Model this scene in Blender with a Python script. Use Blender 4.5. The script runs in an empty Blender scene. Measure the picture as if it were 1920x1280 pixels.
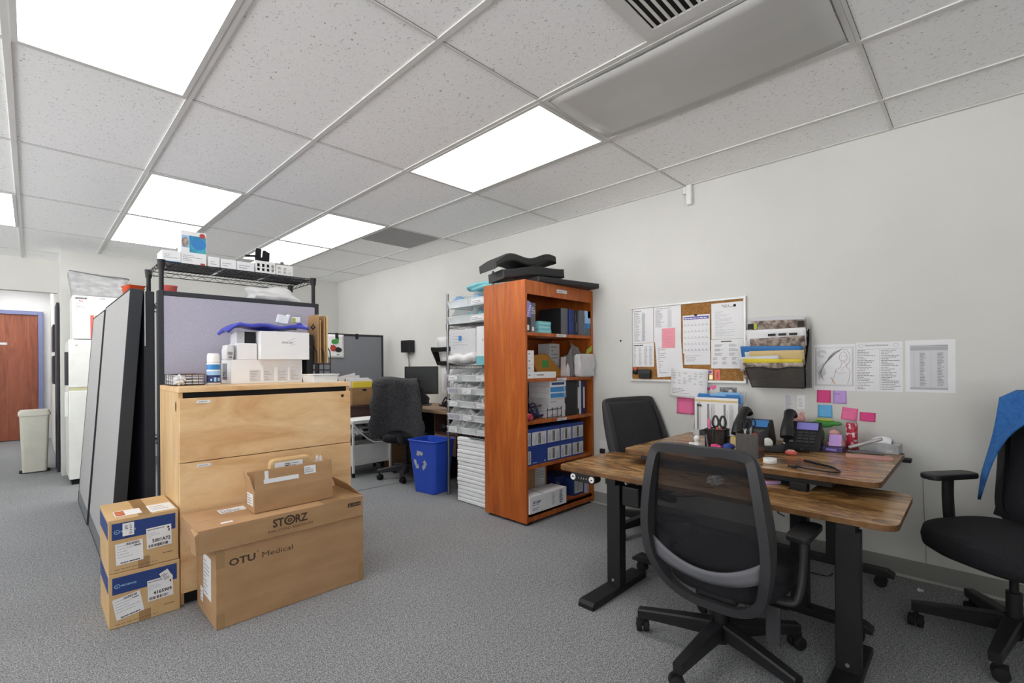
# An open-plan office store corner: moving boxes, bookcase, standing desks.
import bpy, bmesh, math, random
from mathutils import Vector, Matrix, Euler

C = bpy.context.scene.collection
PI = math.pi
def rad(d): return math.radians(d)
def lin(c):
    return tuple(((x / 12.92) if x <= 0.04045 else ((x + 0.055) / 1.055) ** 2.4) for x in c)
def hx(s, k=1.0):
    s = s.lstrip('#')
    return tuple(k * v for v in lin([int(s[i:i + 2], 16) / 255 for i in (0, 2, 4)])) + (1,)

# ---------------------------------------------------------------- materials
MATS = {}
def mat(name, col, rough=0.6, metal=0.0, col2=None, scale=8, stretch=(1, 1, 1), detail=3, lo=0.35, hi=0.65,
        bump=0.0, bscale=None, alpha=1.0, trans=0.0, emit=0.0, spec=0.4, coat=0.0):
    if name in MATS: return MATS[name]
    m = bpy.data.materials.new(name); m.use_nodes = True
    nt = m.node_tree; b = nt.nodes['Principled BSDF']
    col = hx(col) if isinstance(col, str) else col
    if col2 is None: col2 = tuple(min(1, c * 0.93) for c in col[:3]) + (1,)
    elif isinstance(col2, str): col2 = hx(col2)
    tc = nt.nodes.new('ShaderNodeTexCoord'); mp = nt.nodes.new('ShaderNodeMapping')
    mp.inputs['Scale'].default_value = stretch
    nz = nt.nodes.new('ShaderNodeTexNoise'); nz.inputs['Scale'].default_value = scale
    nz.inputs['Detail'].default_value = detail
    cr = nt.nodes.new('ShaderNodeValToRGB')
    cr.color_ramp.elements[0].position = lo; cr.color_ramp.elements[0].color = col
    cr.color_ramp.elements[1].position = hi; cr.color_ramp.elements[1].color = col2
    L = nt.links.new
    L(tc.outputs['Object'], mp.inputs[0]); L(mp.outputs[0], nz.inputs['Vector'])
    L(nz.outputs['Fac'], cr.inputs[0]); L(cr.outputs[0], b.inputs['Base Color'])
    b.inputs['Roughness'].default_value = rough; b.inputs['Metallic'].default_value = metal
    b.inputs['Specular IOR Level'].default_value = spec
    b.inputs['Alpha'].default_value = alpha; b.inputs['Transmission Weight'].default_value = trans
    b.inputs['Coat Weight'].default_value = coat
    if bump:
        n2 = nt.nodes.new('ShaderNodeTexNoise'); n2.inputs['Scale'].default_value = bscale or scale * 4
        n2.inputs['Detail'].default_value = 2
        bp = nt.nodes.new('ShaderNodeBump'); bp.inputs['Strength'].default_value = bump; bp.inputs['Distance'].default_value = 0.01
        L(mp.outputs[0], n2.inputs['Vector']); L(n2.outputs['Fac'], bp.inputs['Height']); L(bp.outputs[0], b.inputs['Normal'])
    if emit:
        b.inputs['Emission Color'].default_value = col; b.inputs['Emission Strength'].default_value = emit
    MATS[name] = m
    return m

def nodes_of(name):
    m = bpy.data.materials.new(name); m.use_nodes = True; MATS[name] = m
    return m, m.node_tree, m.node_tree.nodes['Principled BSDF'], m.node_tree.links.new

def ramp(nt, stops):
    cr = nt.nodes.new('ShaderNodeValToRGB'); el = cr.color_ramp.elements
    while len(el) < len(stops): el.new(0.5)
    for e, (p, c) in zip(el, stops): e.position = p; e.color = hx(c) if isinstance(c, str) else c
    return cr
def noise(nt, src, scale, stretch=(1, 1, 1), detail=4, rough=0.55, dist=0.0):
    mp = nt.nodes.new('ShaderNodeMapping'); mp.inputs['Scale'].default_value = stretch
    nz = nt.nodes.new('ShaderNodeTexNoise'); nz.inputs['Scale'].default_value = scale
    nz.inputs['Detail'].default_value = detail; nz.inputs['Roughness'].default_value = rough; nz.inputs['Distortion'].default_value = dist
    nt.links.new(src, mp.inputs[0]); nt.links.new(mp.outputs[0], nz.inputs['Vector'])
    return nz
def mixc(nt, fac, a, b, mode='MIX'):
    mx = nt.nodes.new('ShaderNodeMixRGB'); mx.blend_type = mode
    for s, v in ((0, fac), (1, a), (2, b)):
        if isinstance(v, (int, float)): mx.inputs[s].default_value = v
        elif isinstance(v, tuple): mx.inputs[s].default_value = v
        else: nt.links.new(v, mx.inputs[s])
    return mx

def carpet():
    m, nt, b, L = nodes_of('carpet_grey')
    tc = nt.nodes.new('ShaderNodeTexCoord'); P = tc.outputs['Object']
    n1 = noise(nt, P, 190, detail=2); n2 = noise(nt, P, 60, detail=3); n3 = noise(nt, P, 1.3, detail=3)
    r1 = ramp(nt, [(0.36, '#4d4e50'), (0.5, '#838486'), (0.63, '#c2c3c5')]); L(n1.outputs['Fac'], r1.inputs[0])
    r2 = ramp(nt, [(0.35, '#6b6c6e'), (0.65, '#a1a2a4')]); L(n2.outputs['Fac'], r2.inputs[0])
    mx = mixc(nt, 0.35, r1.outputs[0], r2.outputs[0])
    r3 = ramp(nt, [(0.3, (0.9, 0.9, 0.9, 1)), (0.7, (1, 1, 1, 1))]); L(n3.outputs['Fac'], r3.inputs[0])
    m2 = mixc(nt, 1.0, mx.outputs[0], r3.outputs[0], 'MULTIPLY'); L(m2.outputs[0], b.inputs['Base Color'])
    b.inputs['Roughness'].default_value = 0.95; b.inputs['Specular IOR Level'].default_value = 0.1
    bp = nt.nodes.new('ShaderNodeBump'); bp.inputs['Strength'].default_value = 0.5; bp.inputs['Distance'].default_value = 0.004
    L(n1.outputs['Fac'], bp.inputs['Height']); L(bp.outputs[0], b.inputs['Normal'])
    return m

def ceiling_mat():
    m, nt, b, L = nodes_of('mineral_fibre_tile')
    tc = nt.nodes.new('ShaderNodeTexCoord'); P = tc.outputs['Object']
    n1 = noise(nt, P, 120, (1.0, 0.6, 1), detail=2, dist=0.8); n2 = noise(nt, P, 45, detail=2)
    r1 = ramp(nt, [(0.28, '#b4b2b0'), (0.37, '#ffffff')]); L(n1.outputs['Fac'], r1.inputs[0])
    r2 = ramp(nt, [(0.3, '#fafaf9'), (0.7, '#ffffff')]); L(n2.outputs['Fac'], r2.inputs[0])
    mx = mixc(nt, 1.0, r1.outputs[0], r2.outputs[0], 'MULTIPLY')
    L(mx.outputs[0], b.inputs['Base Color'])
    b.inputs['Roughness'].default_value = 0.95; b.inputs['Specular IOR Level'].default_value = 0.1
    return m

def wood(name, stops, scale=3.0, stretch=(1, 1, 1), rough=0.4, fine=0.25, blotch=None, coat=0.0, dist=1.0):
    m, nt, b, L = nodes_of(name)
    tc = nt.nodes.new('ShaderNodeTexCoord'); P = tc.outputs['Object']
    n1 = noise(nt, P, scale, stretch, detail=6, rough=0.6, dist=dist)
    r1 = ramp(nt, stops); L(n1.outputs['Fac'], r1.inputs[0])
    n2 = noise(nt, P, scale * 9, stretch, detail=3, dist=0.3)
    r2 = ramp(nt, [(0.3, (1 - fine, 1 - fine, 1 - fine, 1)), (0.7, (1, 1, 1, 1))]); L(n2.outputs['Fac'], r2.inputs[0])
    mx = mixc(nt, 1.0, r1.outputs[0], r2.outputs[0], 'MULTIPLY'); out = mx
    if blotch:
        n3 = noise(nt, P, blotch[0], blotch[1], detail=3, dist=0.5)
        r3 = ramp(nt, [(blotch[2], blotch[4]), (blotch[3], (1, 1, 1, 1))]); L(n3.outputs['Fac'], r3.inputs[0])
        out = mixc(nt, 1.0, mx.outputs[0], r3.outputs[0], 'MULTIPLY')
    L(out.outputs[0], b.inputs['Base Color'])
    b.inputs['Roughness'].default_value = rough; b.inputs['Specular IOR Level'].default_value = 0.4
    b.inputs['Coat Weight'].default_value = coat; b.inputs['Coat Roughness'].default_value = 0.25
    return m

def glow(name, col, s):
    m = bpy.data.materials.new(name); m.use_nodes = True; nt = m.node_tree
    nt.nodes.clear()
    e = nt.nodes.new('ShaderNodeEmission'); o = nt.nodes.new('ShaderNodeOutputMaterial')
    tc = nt.nodes.new('ShaderNodeTexCoord'); nz = noise(nt, tc.outputs['Object'], 2.2, (1, 0.4, 1), detail=1)
    r = ramp(nt, [(0.3, tuple(c * 0.93 for c in col) + (1,)), (0.7, tuple(col) + (1,))])
    nt.links.new(nz.outputs['Fac'], r.inputs[0]); nt.links.new(r.outputs[0], e.inputs[0])
    e.inputs[1].default_value = s
    nt.links.new(e.outputs[0], o.inputs[0]); MATS[name] = m
    return m

M = dict(
    carpet=carpet(), ceil=ceiling_mat(),
    wall=mat('wall_paint', '#d5d4cf', 0.85, col2='#d1d0cb', scale=2, bump=0.03, bscale=150),
    wallw=mat('corridor_paint', '#e6e6e6', 0.85, scale=2),
    vinyl=mat('vinyl_floor', '#8d8f90', 0.35, col2='#7f8182', scale=3, coat=0.2),
    rubber=mat('cove_base_rubber', '#8f8e8a', 0.6, scale=3),
    toe=mat('cove_base_toe', '#b9b8b3', 0.6, scale=3),
    tee=mat('white_enamel_tee', '#dddcd9', 0.5, scale=3),
    troff=mat('fixture_enamel', '#d6d5d2', 0.5, scale=3),
    glow=glow('lit_diffuser', (1.0, 0.995, 0.98), 4.8),
    lens_off=mat('unlit_diffuser', '#c9c8c5', 0.25, col2='#bdbcb9', scale=1.6, stretch=(1, .5, 1)),
    greyp=mat('grey_ceiling_panel', '#a3a3a3', 0.7, scale=5),
    dark=mat('dark_void', '#1b1a1a', 0.9),
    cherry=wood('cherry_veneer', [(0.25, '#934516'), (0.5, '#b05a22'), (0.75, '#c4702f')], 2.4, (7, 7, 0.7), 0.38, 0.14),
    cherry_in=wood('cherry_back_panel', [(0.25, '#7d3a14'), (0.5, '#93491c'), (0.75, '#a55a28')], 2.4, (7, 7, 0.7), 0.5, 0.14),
    maple=wood('maple_laminate', [(0.32, '#d9aa79'), (0.5, '#eac492'), (0.68, '#f3d4a6')], 1.6, (1.3, 5, 4), 0.4, 0.07),
    maple_v=wood('maple_laminate_upright', [(0.25, '#c9a270'), (0.5, '#e2bd8a'), (0.75, '#f0d0a0')], 2.2, (7, 7, 0.8), 0.4, 0.12),
    rustic=wood('rustic_brown_laminate', [(0.34, '#6b4a2a'), (0.44, '#8f6739'), (0.53, '#b08754'), (0.66, '#c8a274')], 3.2, (3.0, 0.8, 2), 0.27, 0.22,
                blotch=(4.2, (1.3, 0.9, 1), 0.38, 0.55, (0.66, 0.58, 0.50, 1)), coat=0.2, dist=2.2),
    rustic_edge=wood('rustic_edge_band', [(0.3, '#56391f'), (0.7, '#8d653a')], 9, (1, 1, 1), 0.45, 0.2),
    doorw=wood('walnut_door_veneer', [(0.25, '#6e3a28'), (0.5, '#8f5039'), (0.75, '#a5634a')], 2.0, (6, 6, 0.6), 0.45, 0.15),
    brownd=mat('dark_walnut_laminate', '#3f2a26', 0.45, col2='#4d342e', scale=4, stretch=(1, 6, 6)),
    deskwood=mat('back_desk_laminate', '#9a7d62', 0.4, col2='#86694f', scale=4, stretch=(6, 1, 1)),
    card=mat('cardboard', '#b5906a', 0.85, col2='#aa855f', scale=5, stretch=(1, 1, 3)),
    cardl=mat('cardboard_light', '#cfae80', 0.85, col2='#c4a273', scale=5),
    cardd=mat('cardboard_inside', '#9b7a56', 0.9, col2='#8d6d4b', scale=5),
    tape=mat('packing_tape', '#ab8a62', 0.25, col2='#a08058', scale=6),
    navy=mat('navy_print', '#27407c', 0.6, scale=9),
    blueb=mat('royal_blue_carton', '#27418f', 0.5, scale=9),
    ink=mat('black_ink', '#2a2623', 0.7), inkg=mat('grey_ink', '#8d8d92', 0.8), inkb=mat('pale_ink', '#b4b4ba', 0.8), inkp=mat('violet_ink', '#6c62b0', 0.8),
    inkr=mat('red_ink', '#b5473c', 0.7), inkpink=mat('pink_ink', '#c98fa5', 0.7), inkbr=mat('brown_print', '#4a3a2c', 0.8),
    paper=mat('white_paper', '#e9e9ea', 0.9, col2='#e3e3e5', scale=4), paperg=mat('greyish_paper', '#d3d3d6', 0.9, scale=4),
    pink=mat('pink_note', '#f1a0ab', 0.9, scale=6), hot=mat('hot_pink_note', '#e0508e', 0.9, scale=6), rose=mat('rose_note', '#f078a6', 0.9, scale=6),
    lilac=mat('lilac_note', '#c5a2e2', 0.9, scale=6), sky=mat('sky_blue_note', '#6db6e6', 0.9, scale=6), yellow=mat('yellow_note', '#e6de62', 0.9, scale=6),
    coral=mat('coral_note', '#f58277', 0.9, scale=6), salmon=mat('salmon_pad', '#cf9c94', 0.7, col2='#c49089', scale=6), aqua=mat('aqua_paper', '#8fd6de', 0.8, scale=6),
    cork=mat('cork', '#a97a43', 0.95, col2='#8d6334', scale=60, bump=0.2), alu=mat('white_aluminium', '#d9d9d6', 0.4, metal=0.2),
    black=mat('black_plastic', '#1d1d1f', 0.45), blackm=mat('black_powdercoat', '#1a1a1b', 0.5, bump=0.04, bscale=300),
    blackr=mat('black_rubber', '#151515', 0.8), blackf=mat('black_fabric', '#1c1c1f', 0.95, col2='#242428', scale=160, bump=0.2),
    char=mat('charcoal_plastic', '#38383a', 0.45), greypl=mat('mid_grey_plastic', '#6d6d72', 0.5),
    mesh=mat('chair_mesh', '#1b1b1e', 0.85, col2='#26262a', scale=220, alpha=0.6), mesh2=mat('chair_mesh_dense', '#2c2c2f', 0.9, col2='#38383b', scale=220),
    lavender=mat('lavender_grey_fabric', '#b1aebc', 0.95, col2='#a7a4b2', scale=130, bump=0.15),
    slate=mat('slate_grey_fabric', '#84868c', 0.95, col2='#7b7d83', scale=130, bump=0.15),
    pgrey=mat('pale_grey_fabric', '#adacab', 0.95, col2='#a4a3a2', scale=130, bump=0.15),
    indigo=mat('indigo_grey_fabric', '#54556b', 0.95, col2='#4b4c61', scale=130),
    pframe=mat('partition_frame', '#2f3136', 0.6), kick=mat('partition_kickplate', '#6e7073', 0.6),
    chrome=mat('dull_chrome_wire', '#8f8f92', 0.3, metal=0.9), steel=mat('brushed_steel', '#b9babd', 0.35, metal=0.8, scale=20, stretch=(1, 9, 1)),
    whitep=mat('white_plastic', '#e8e8e6', 0.45), fridge=mat('fridge_enamel', '#e6e7e2', 0.35), ivory=mat('ivory_gasket', '#c9c59c', 0.6), putty=mat('putty_plastic', '#cfcdc0', 0.5),
    clear=mat('clear_plastic', '#e6edf0', 0.15, alpha=0.34), frost=mat('frosted_plastic', '#f6f9fa', 0.3, alpha=0.62), tint=mat('smoke_plastic', '#55524f', 0.2, alpha=0.74),
    poly=mat('poly_film', '#eef0f2', 0.12, alpha=0.42), polyw=mat('white_poly_bag', '#eeeeee', 0.3, alpha=0.9),
    bin=mat('recycling_blue', '#2f55c8', 0.4), blueplastic=mat('blue_poly_bag', '#4a50c0', 0.3, col2='#3c42a8', scale=14), sweater=mat('blue_knit', '#3d78bd', 0.95, col2='#3169ac', scale=60, bump=0.4),
    fleece=mat('charcoal_fleece', '#4c4c4e', 1.0, col2='#363638', scale=55, bump=0.7, bscale=120),
    felt=mat('grey_felt', '#b0b0b0', 1.0, col2='#9a9a9a', scale=16, stretch=(1, 1, 2)), orange=mat('orange_plastic', '#d0532b', 0.5), redp=mat('red_plastic', '#dd6a60', 0.5),
    teal=mat('teal_print', '#4fb0bb', 0.5, col2='#2b7fae', scale=14), blue2=mat('mid_blue_print', '#3a84c4', 0.5), skyb=mat('pale_blue_print', '#9cc3e8', 0.5), aquab=mat('aqua_carton', '#79c3cb', 0.6),
    lime=mat('lime_print', '#aebd3c', 0.6), binderblk=mat('black_binder', '#232326', 0.5), bindergry=mat('grey_binder', '#63646b', 0.5), binderblu=mat('navy_binder', '#232e62', 0.5),
    kraft=mat('kraft_folder', '#b08c62', 0.9, scale=6), manila=mat('manila_folder', '#d8c08c', 0.9, scale=6), envel=mat('ochre_envelope', '#b57f33', 0.8, scale=6), green=mat('green_plush', '#4f9a4f', 1.0, scale=40, bump=0.4),
    plush=mat('pink_plush', '#ecb4ae', 1.0, scale=40, bump=0.4), yolk=mat('yellow_folder', '#e2cb3c', 0.8), bluefold=mat('blue_folder', '#3d79b8', 0.7), palebluefold=mat('pale_blue_folder', '#8fc0ea', 0.7),
    redc=mat('red_can_print', '#b92741', 0.35, col2='#d8cfd2', scale=35, lo=0.55, hi=0.6), silver=mat('silver_print', '#b8babd', 0.35, col2='#96989c', scale=14), redv=mat('dark_red_plastic', '#6d2a2a', 0.3),
    screen=mat('dark_screen', '#2b2d2e', 0.4), lcd=mat('violet_lcd', '#8d86d6', 0.3), doorframe=mat('slate_blue_paint', '#7a80a6', 0.6), photo=mat('grey_photo', '#8d8d8f', 0.5, col2='#4a4a4c', scale=45),
    vinylpad=mat('black_vinyl_pad', '#262627', 0.5, bump=0.05), brass=mat('brass', '#c9b68a', 0.35, metal=0.8), foamw=mat('white_foam_sheet', '#eceef0', 0.8, col2='#e2e5e8', scale=10, stretch=(1, 1, 12)),
    tangerine=mat('tangerine_crayon', '#e2a04a', 0.8), maroon=mat('maroon_cover', '#8a3a30', 0.6), wmag=mat('magazine_print', '#b7a79a', 0.5, col2='#54463f', scale=30), purpleb=mat('purple_carton', '#5a4a80', 0.5),
    symbolw=mat('white_print', '#f4f4f4', 0.6), meshcup=mat('black_steel_mesh', '#151516', 0.6, alpha=0.55), greyfilm=mat('grey_poly', '#9a9698', 0.2, alpha=0.6),  # the grey poly is a darker, less clear film
)
# ---------------------------------------------------------------- mesh building
def frame_from(z, x=None):
    z = Vector(z).normalized()
    x = Vector(x) if x else (Vector((0, 0, 1)) if abs(z.z) < 0.95 else Vector((1, 0, 0)))
    x = (x - z * x.dot(z)).normalized(); y = z.cross(x)
    return x, y, z

_text_cache = {}
def text_mesh(s, bold=0.0):
    k = (s, bold)
    if k not in _text_cache:
        cu = bpy.data.curves.new('lettering', 'FONT'); cu.body = s; cu.size = 1.0; cu.offset = bold; cu.resolution_u = 2
        o = bpy.data.objects.new('lettering', cu); C.objects.link(o)
        dg = bpy.context.evaluated_depsgraph_get()
        me = bpy.data.meshes.new_from_object(o.evaluated_get(dg))
        vs = [tuple(v.co) for v in me.vertices]; fs = [tuple(p.vertices) for p in me.polygons]
        bpy.data.objects.remove(o); bpy.data.curves.remove(cu); bpy.data.meshes.remove(me)
        if vs:
            x0 = min(v[0] for v in vs); x1 = max(v[0] for v in vs); y0 = min(v[1] for v in vs); y1 = max(v[1] for v in vs)
        else: x0 = x1 = y0 = y1 = 0
        _text_cache[k] = (vs, fs, x0, x1, y0, y1)
    return _text_cache[k]

class MB:
    def __init__(s): s.v = []; s.f = []; s.m = []; s.s = []; s.T = Matrix()
    def add(s, vs, fs, mi=0, smooth=False, T=None):
        o = len(s.v); T = s.T @ T if T is not None else s.T
        s.v += [tuple(T @ Vector(p)) for p in vs]
        for f in fs: s.f.append(tuple(o + i for i in f)); s.m.append(mi); s.s.append(smooth)
        return s
    def bm(s, b, mi=0, smooth=False, T=None):
        b.verts.index_update()
        s.add([tuple(v.co) for v in b.verts], [tuple(v.index for v in f.verts) for f in b.faces], mi, smooth, T); b.free(); return s
    def box(s, x0, x1, y0, y1, z0, z1, mi=0, bev=0.0, T=None, seg=2):
        if bev:
            b = bmesh.new(); bmesh.ops.create_cube(b, size=1.0)
            for v in b.verts: v.co = Vector(((x0 + x1) / 2 + v.co.x * (x1 - x0), (y0 + y1) / 2 + v.co.y * (y1 - y0), (z0 + z1) / 2 + v.co.z * (z1 - z0)))
            bmesh.ops.bevel(b, geom=list(b.edges), offset=min(bev, 0.45 * min(abs(x1 - x0), abs(y1 - y0), abs(z1 - z0))), segments=seg, affect='EDGES', profile=0.5)
            return s.bm(b, mi, False, T)
        vs = [(x, y, z) for z in (z0, z1) for y in (y0, y1) for x in (x0, x1)]
        return s.add(vs, [(0, 2, 3, 1), (4, 5, 7, 6), (0, 1, 5, 4), (2, 6, 7, 3), (0, 4, 6, 2), (1, 3, 7, 5)], mi, False, T)
    def cbox(s, c, d, mi=0, bev=0.0, T=None):
        return s.box(c[0] - d[0] / 2, c[0] + d[0] / 2, c[1] - d[1] / 2, c[1] + d[1] / 2, c[2] - d[2] / 2, c[2] + d[2] / 2, mi, bev, T)
    def quad(s, a, b, c, d, mi=0): return s.add([a, b, c, d], [(0, 1, 2, 3)], mi)
    def tube(s, pts, r, seg=8, mi=0, closed=False, cap=True, ry=None, up=None):
        pts = [Vector(p) for p in pts]; n = len(pts); vs = []; fs = []
        rr = r if isinstance(r, (list, tuple)) else [r] * n
        px = None
        for i, p in enumerate(pts):
            a = pts[(i - 1) % n] if (closed or i > 0) else p; c = pts[(i + 1) % n] if (closed or i < n - 1) else p
            t = (c - a)
            if t.length < 1e-9: t = Vector((0, 0, 1))
            x, y, z = frame_from(t, up if up else px)
            px = x
            for k in range(seg):
                an = 2 * PI * k / seg
                q = p + x * math.cos(an) * rr[i] + y * math.sin(an) * (rr[i] if ry is None else ry)
                vs.append(tuple(q))
        for i in range(n if closed else n - 1):
            j = (i + 1) % n
            for k in range(seg):
                l = (k + 1) % seg
                fs.append((i * seg + k, i * seg + l, j * seg + l, j * seg + k))
        s.add(vs, fs, mi, seg > 4)
        if cap and not closed:
            o = (n - 1) * seg
            s.add(vs[:seg], [tuple(reversed(range(seg)))], mi); s.add(vs[o:], [tuple(range(seg))], mi)
        return s
    def cyl(s, a, b, r, r2=None, seg=20, mi=0): return s.tube([a, b], [r, r if r2 is None else r2], seg, mi)
    def lathe(s, prof, c=(0, 0, 0), seg=28, mi=0, T=None, smooth=True):
        vs = []; fs = []; n = len(prof)
        for r, z in prof:
            for k in range(seg):
                an = 2 * PI * k / seg; vs.append((c[0] + r * math.cos(an), c[1] + r * math.sin(an), c[2] + z))
        for i in range(n - 1):
            for k in range(seg):
                l = (k + 1) % seg; fs.append((i * seg + k, i * seg + l, (i + 1) * seg + l, (i + 1) * seg + k))
        s.add(vs, fs, mi, smooth, T)
        s.add(vs[:seg], [tuple(reversed(range(seg)))], mi, False, T); s.add(vs[-seg:], [tuple(range(seg))], mi, False, T)
        return s
    def prism(s, poly, lo, hi, axis='z', mi=0, T=None, bev=0.0):
        def P(u, v, w): return (u, v, w) if axis == 'z' else ((u, w, v) if axis == 'y' else (w, u, v))
        n = len(poly)
        if bev:
            b = bmesh.new(); lo_v = [b.verts.new(P(u, v, lo)) for u, v in poly]; hi_v = [b.verts.new(P(u, v, hi)) for u, v in poly]
            b.faces.new(lo_v); b.faces.new(hi_v)
            for i in range(n): b.faces.new((lo_v[i], lo_v[(i + 1) % n], hi_v[(i + 1) % n], hi_v[i]))
            bmesh.ops.recalc_face_normals(b, faces=b.faces)
            ed = [e for e in b.edges if (e.verts[0] in lo_v) == (e.verts[1] in lo_v)]
            bmesh.ops.bevel(b, geom=ed, offset=bev, segments=2, affect='EDGES', profile=0.5)
            return s.bm(b, mi, False, T)
        vs = [P(u, v, lo) for u, v in poly] + [P(u, v, hi) for u, v in poly]
        fs = [tuple(reversed(range(n))), tuple(range(n, 2 * n))] + [(i, (i + 1) % n, n + (i + 1) % n, n + i) for i in range(n)]
        return s.add(vs, fs, mi, False, T)
    def sheet(s, fn, nu, nv, th=0.002, mi=0, smooth=True):
        g = [[Vector(fn(i / nu, j / nv)) for j in range(nv + 1)] for i in range(nu + 1)]
        def nrm(i, j):
            a = g[min(i + 1, nu)][j] - g[max(i - 1, 0)][j]; b = g[i][min(j + 1, nv)] - g[i][max(j - 1, 0)]
            c = a.cross(b); return c.normalized() if c.length > 1e-12 else Vector((0, 0, 1))
        W = nv + 1; N = (nu + 1) * W
        top = []; bot = []
        for i in range(nu + 1):
            for j in range(W):
                k = nrm(i, j) * th / 2; top.append(tuple(g[i][j] + k)); bot.append(tuple(g[i][j] - k))
        fs = []
        for i in range(nu):
            for j in range(nv):
                a, b, c, d = i * W + j, (i + 1) * W + j, (i + 1) * W + j + 1, i * W + j + 1
                fs.append((a, b, c, d)); fs.append((N + a, N + d, N + c, N + b))
        def rim(a, b): fs.append((a, N + a, N + b, b))
        for i in range(nu): rim(i * W, (i + 1) * W); rim((i + 1) * W + nv, i * W + nv)
        for j in range(nv): rim(j + 1, j); rim(nu * W + j, nu * W + j + 1)
        return s.add(top + bot, fs, mi, smooth)
    def blob(s, c, r, n=2, mi=0, T=None, fn=None, smooth=True):
        b = bmesh.new(); bmesh.ops.create_icosphere(b, subdivisions=n, radius=1.0)
        for v in b.verts:
            p = v.co.copy()
            if fn: p = p * fn(p)
            v.co = Vector((c[0] + p.x * r[0], c[1] + p.y * r[1], c[2] + p.z * r[2]))
        return s.bm(b, mi, smooth, T)
    # marks lying on a surface: origin o (lower-left), unit u (along), unit v (up)
    def rect(s, o, u, v, a, b, w, h, mi=0, lift=0.0004):
        o = Vector(o); u = Vector(u); v = Vector(v); n = u.cross(v) * lift
        p = o + u * a + v * b + n
        return s.quad(tuple(p), tuple(p + u * w), tuple(p + u * w + v * h), tuple(p + v * h), mi)
    def write(s, txt, o, u, v, a, b, h, mi=0, lift=0.0005, width=None, bold=0.0, shear=0.0):
        vs, fs, x0, x1, y0, y1 = text_mesh(txt, bold)
        if not vs: return s
        o = Vector(o); u = Vector(u).normalized(); v = Vector(v).normalized(); n = u.cross(v) * lift
        k = h / 0.73; kx = k if width is None else width / max(1e-6, x1 - x0)
        return s.add([tuple(o + u * (a + (x - x0) * kx + shear * y * k) + v * (b + y * k) + n) for x, y, _ in vs], fs, mi)
    def lines(s, o, u, v, a, b, w, h, rows, mi=0, seed=0, fill=(0.4, 0.95), thick=0.4, lift=0.0004, words=True):
        rng = random.Random(seed); st = h / rows
        for i in range(rows):
            y = b + h - (i + 0.75) * st; x = 0.0; end = w * rng.uniform(*fill)
            if not words: s.rect(o, u, v, a, y, end, st * thick, mi, lift); continue
            while x < end:
                l = min(end - x, w * rng.uniform(0.04, 0.17)); s.rect(o, u, v, a + x, y, l, st * thick, mi, lift); x += l + w * 0.022
        return s
    def barcode(s, o, u, v, a, b, w, h, mi=0, seed=0, lift=0.0004):
        rng = random.Random(seed); x = 0.0; k = w / 60
        while x < w - 2 * k:
            l = k * rng.choice((1, 1, 2, 3)); s.rect(o, u, v, a + x, b, l, h, mi, lift); x += l + k * rng.choice((1, 1, 2))
        return s
    def build(s, name, mats, parent=None, loc=(0, 0, 0), rot=(0, 0, 0)):
        me = bpy.data.meshes.new(name); me.from_pydata(s.v, [], s.f)
        mats = mats if isinstance(mats, (list, tuple)) else [mats]
        for m in mats: me.materials.append(M[m] if isinstance(m, str) else m)
        for p, mi, sm in zip(me.polygons, s.m, s.s): p.material_index = mi; p.use_smooth = sm
        me.update()
        o = bpy.data.objects.new(name, me); C.objects.link(o)
        o.location = loc; o.rotation_euler = rot
        if parent: o.parent = parent
        return o

def tag(o, label, cat, group=None, kind=None):
    o['label'] = label; o['category'] = cat
    if group: o['group'] = group
    if kind: o['kind'] = kind
    return o
def thing(name, label, cat, loc=(0, 0, 0), rz=0.0, group=None, rot=None):
    o = bpy.data.objects.new(name, None); C.objects.link(o); o.empty_display_size = 0.1
    o.location = loc; o.rotation_euler = rot if rot else (0, 0, rz)
    return tag(o, label, cat, group)
def dup(root, loc, rz=None, label=None, rot=None):
    def cp(o, par):
        c = o.copy(); C.objects.link(c)
        if par: c.parent = par
        for ch in o.children: cp(ch, c)
        return c
    r = cp(root, None); r.location = loc
    if rz is not None: r.rotation_euler = (0, 0, rz)
    if rot: r.rotation_euler = rot
    if label: r['label'] = label
    return r
def struct(name, mb, mats, label=None):
    o = mb.build(name, mats); o['kind'] = 'structure'
    if label: o['label'] = label
    return o
X_, Y_, Z_ = (1, 0, 0), (0, 1, 0), (0, 0, 1)
MY, MX = (0, -1, 0), (-1, 0, 0)
# ---------------------------------------------------------------- the room
XW = 3.405; ZC = 2.521; GX0, GY0, TX, TY = -0.0615, 0.3489, 0.6096, 1.2192
YB = 7.32; YH = 8.2; YF = 11.45; XL = -4.6; YR = -3.2
b = MB(); b.box(XL, XW, YR, YF, -0.06, 0.0); struct('floor', b, 'carpet', 'grey loop pile carpet')
b = MB(); b.box(1.72, XW, 4.28, YB, 0.0, 0.004); struct('floor_vinyl', b, 'vinyl', 'smooth grey vinyl floor round the back desks')
b = MB(); b.box(XW, XW + 0.12, YR, YB + 0.12, -0.06, ZC + 0.1); struct('wall_right', b, 'wall')
b = MB(); b.box(0.235, XW + 0.12, YB, YB + 0.12, -0.06, ZC + 0.1); b.box(0.235, 0.36, YB + 0.12, YF, -0.06, ZC + 0.1); struct('wall_back', b, 'wall')
b = MB(); b.box(XL, 0.235, YH, YH + 0.12, 2.125, ZC + 0.1); struct('wall_header', b, 'wall')
b = MB(); b.box(XL, 0.235, YF, YF + 0.12, -0.06, ZC + 0.1); struct('wall_far', b, 'wallw')
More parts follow.
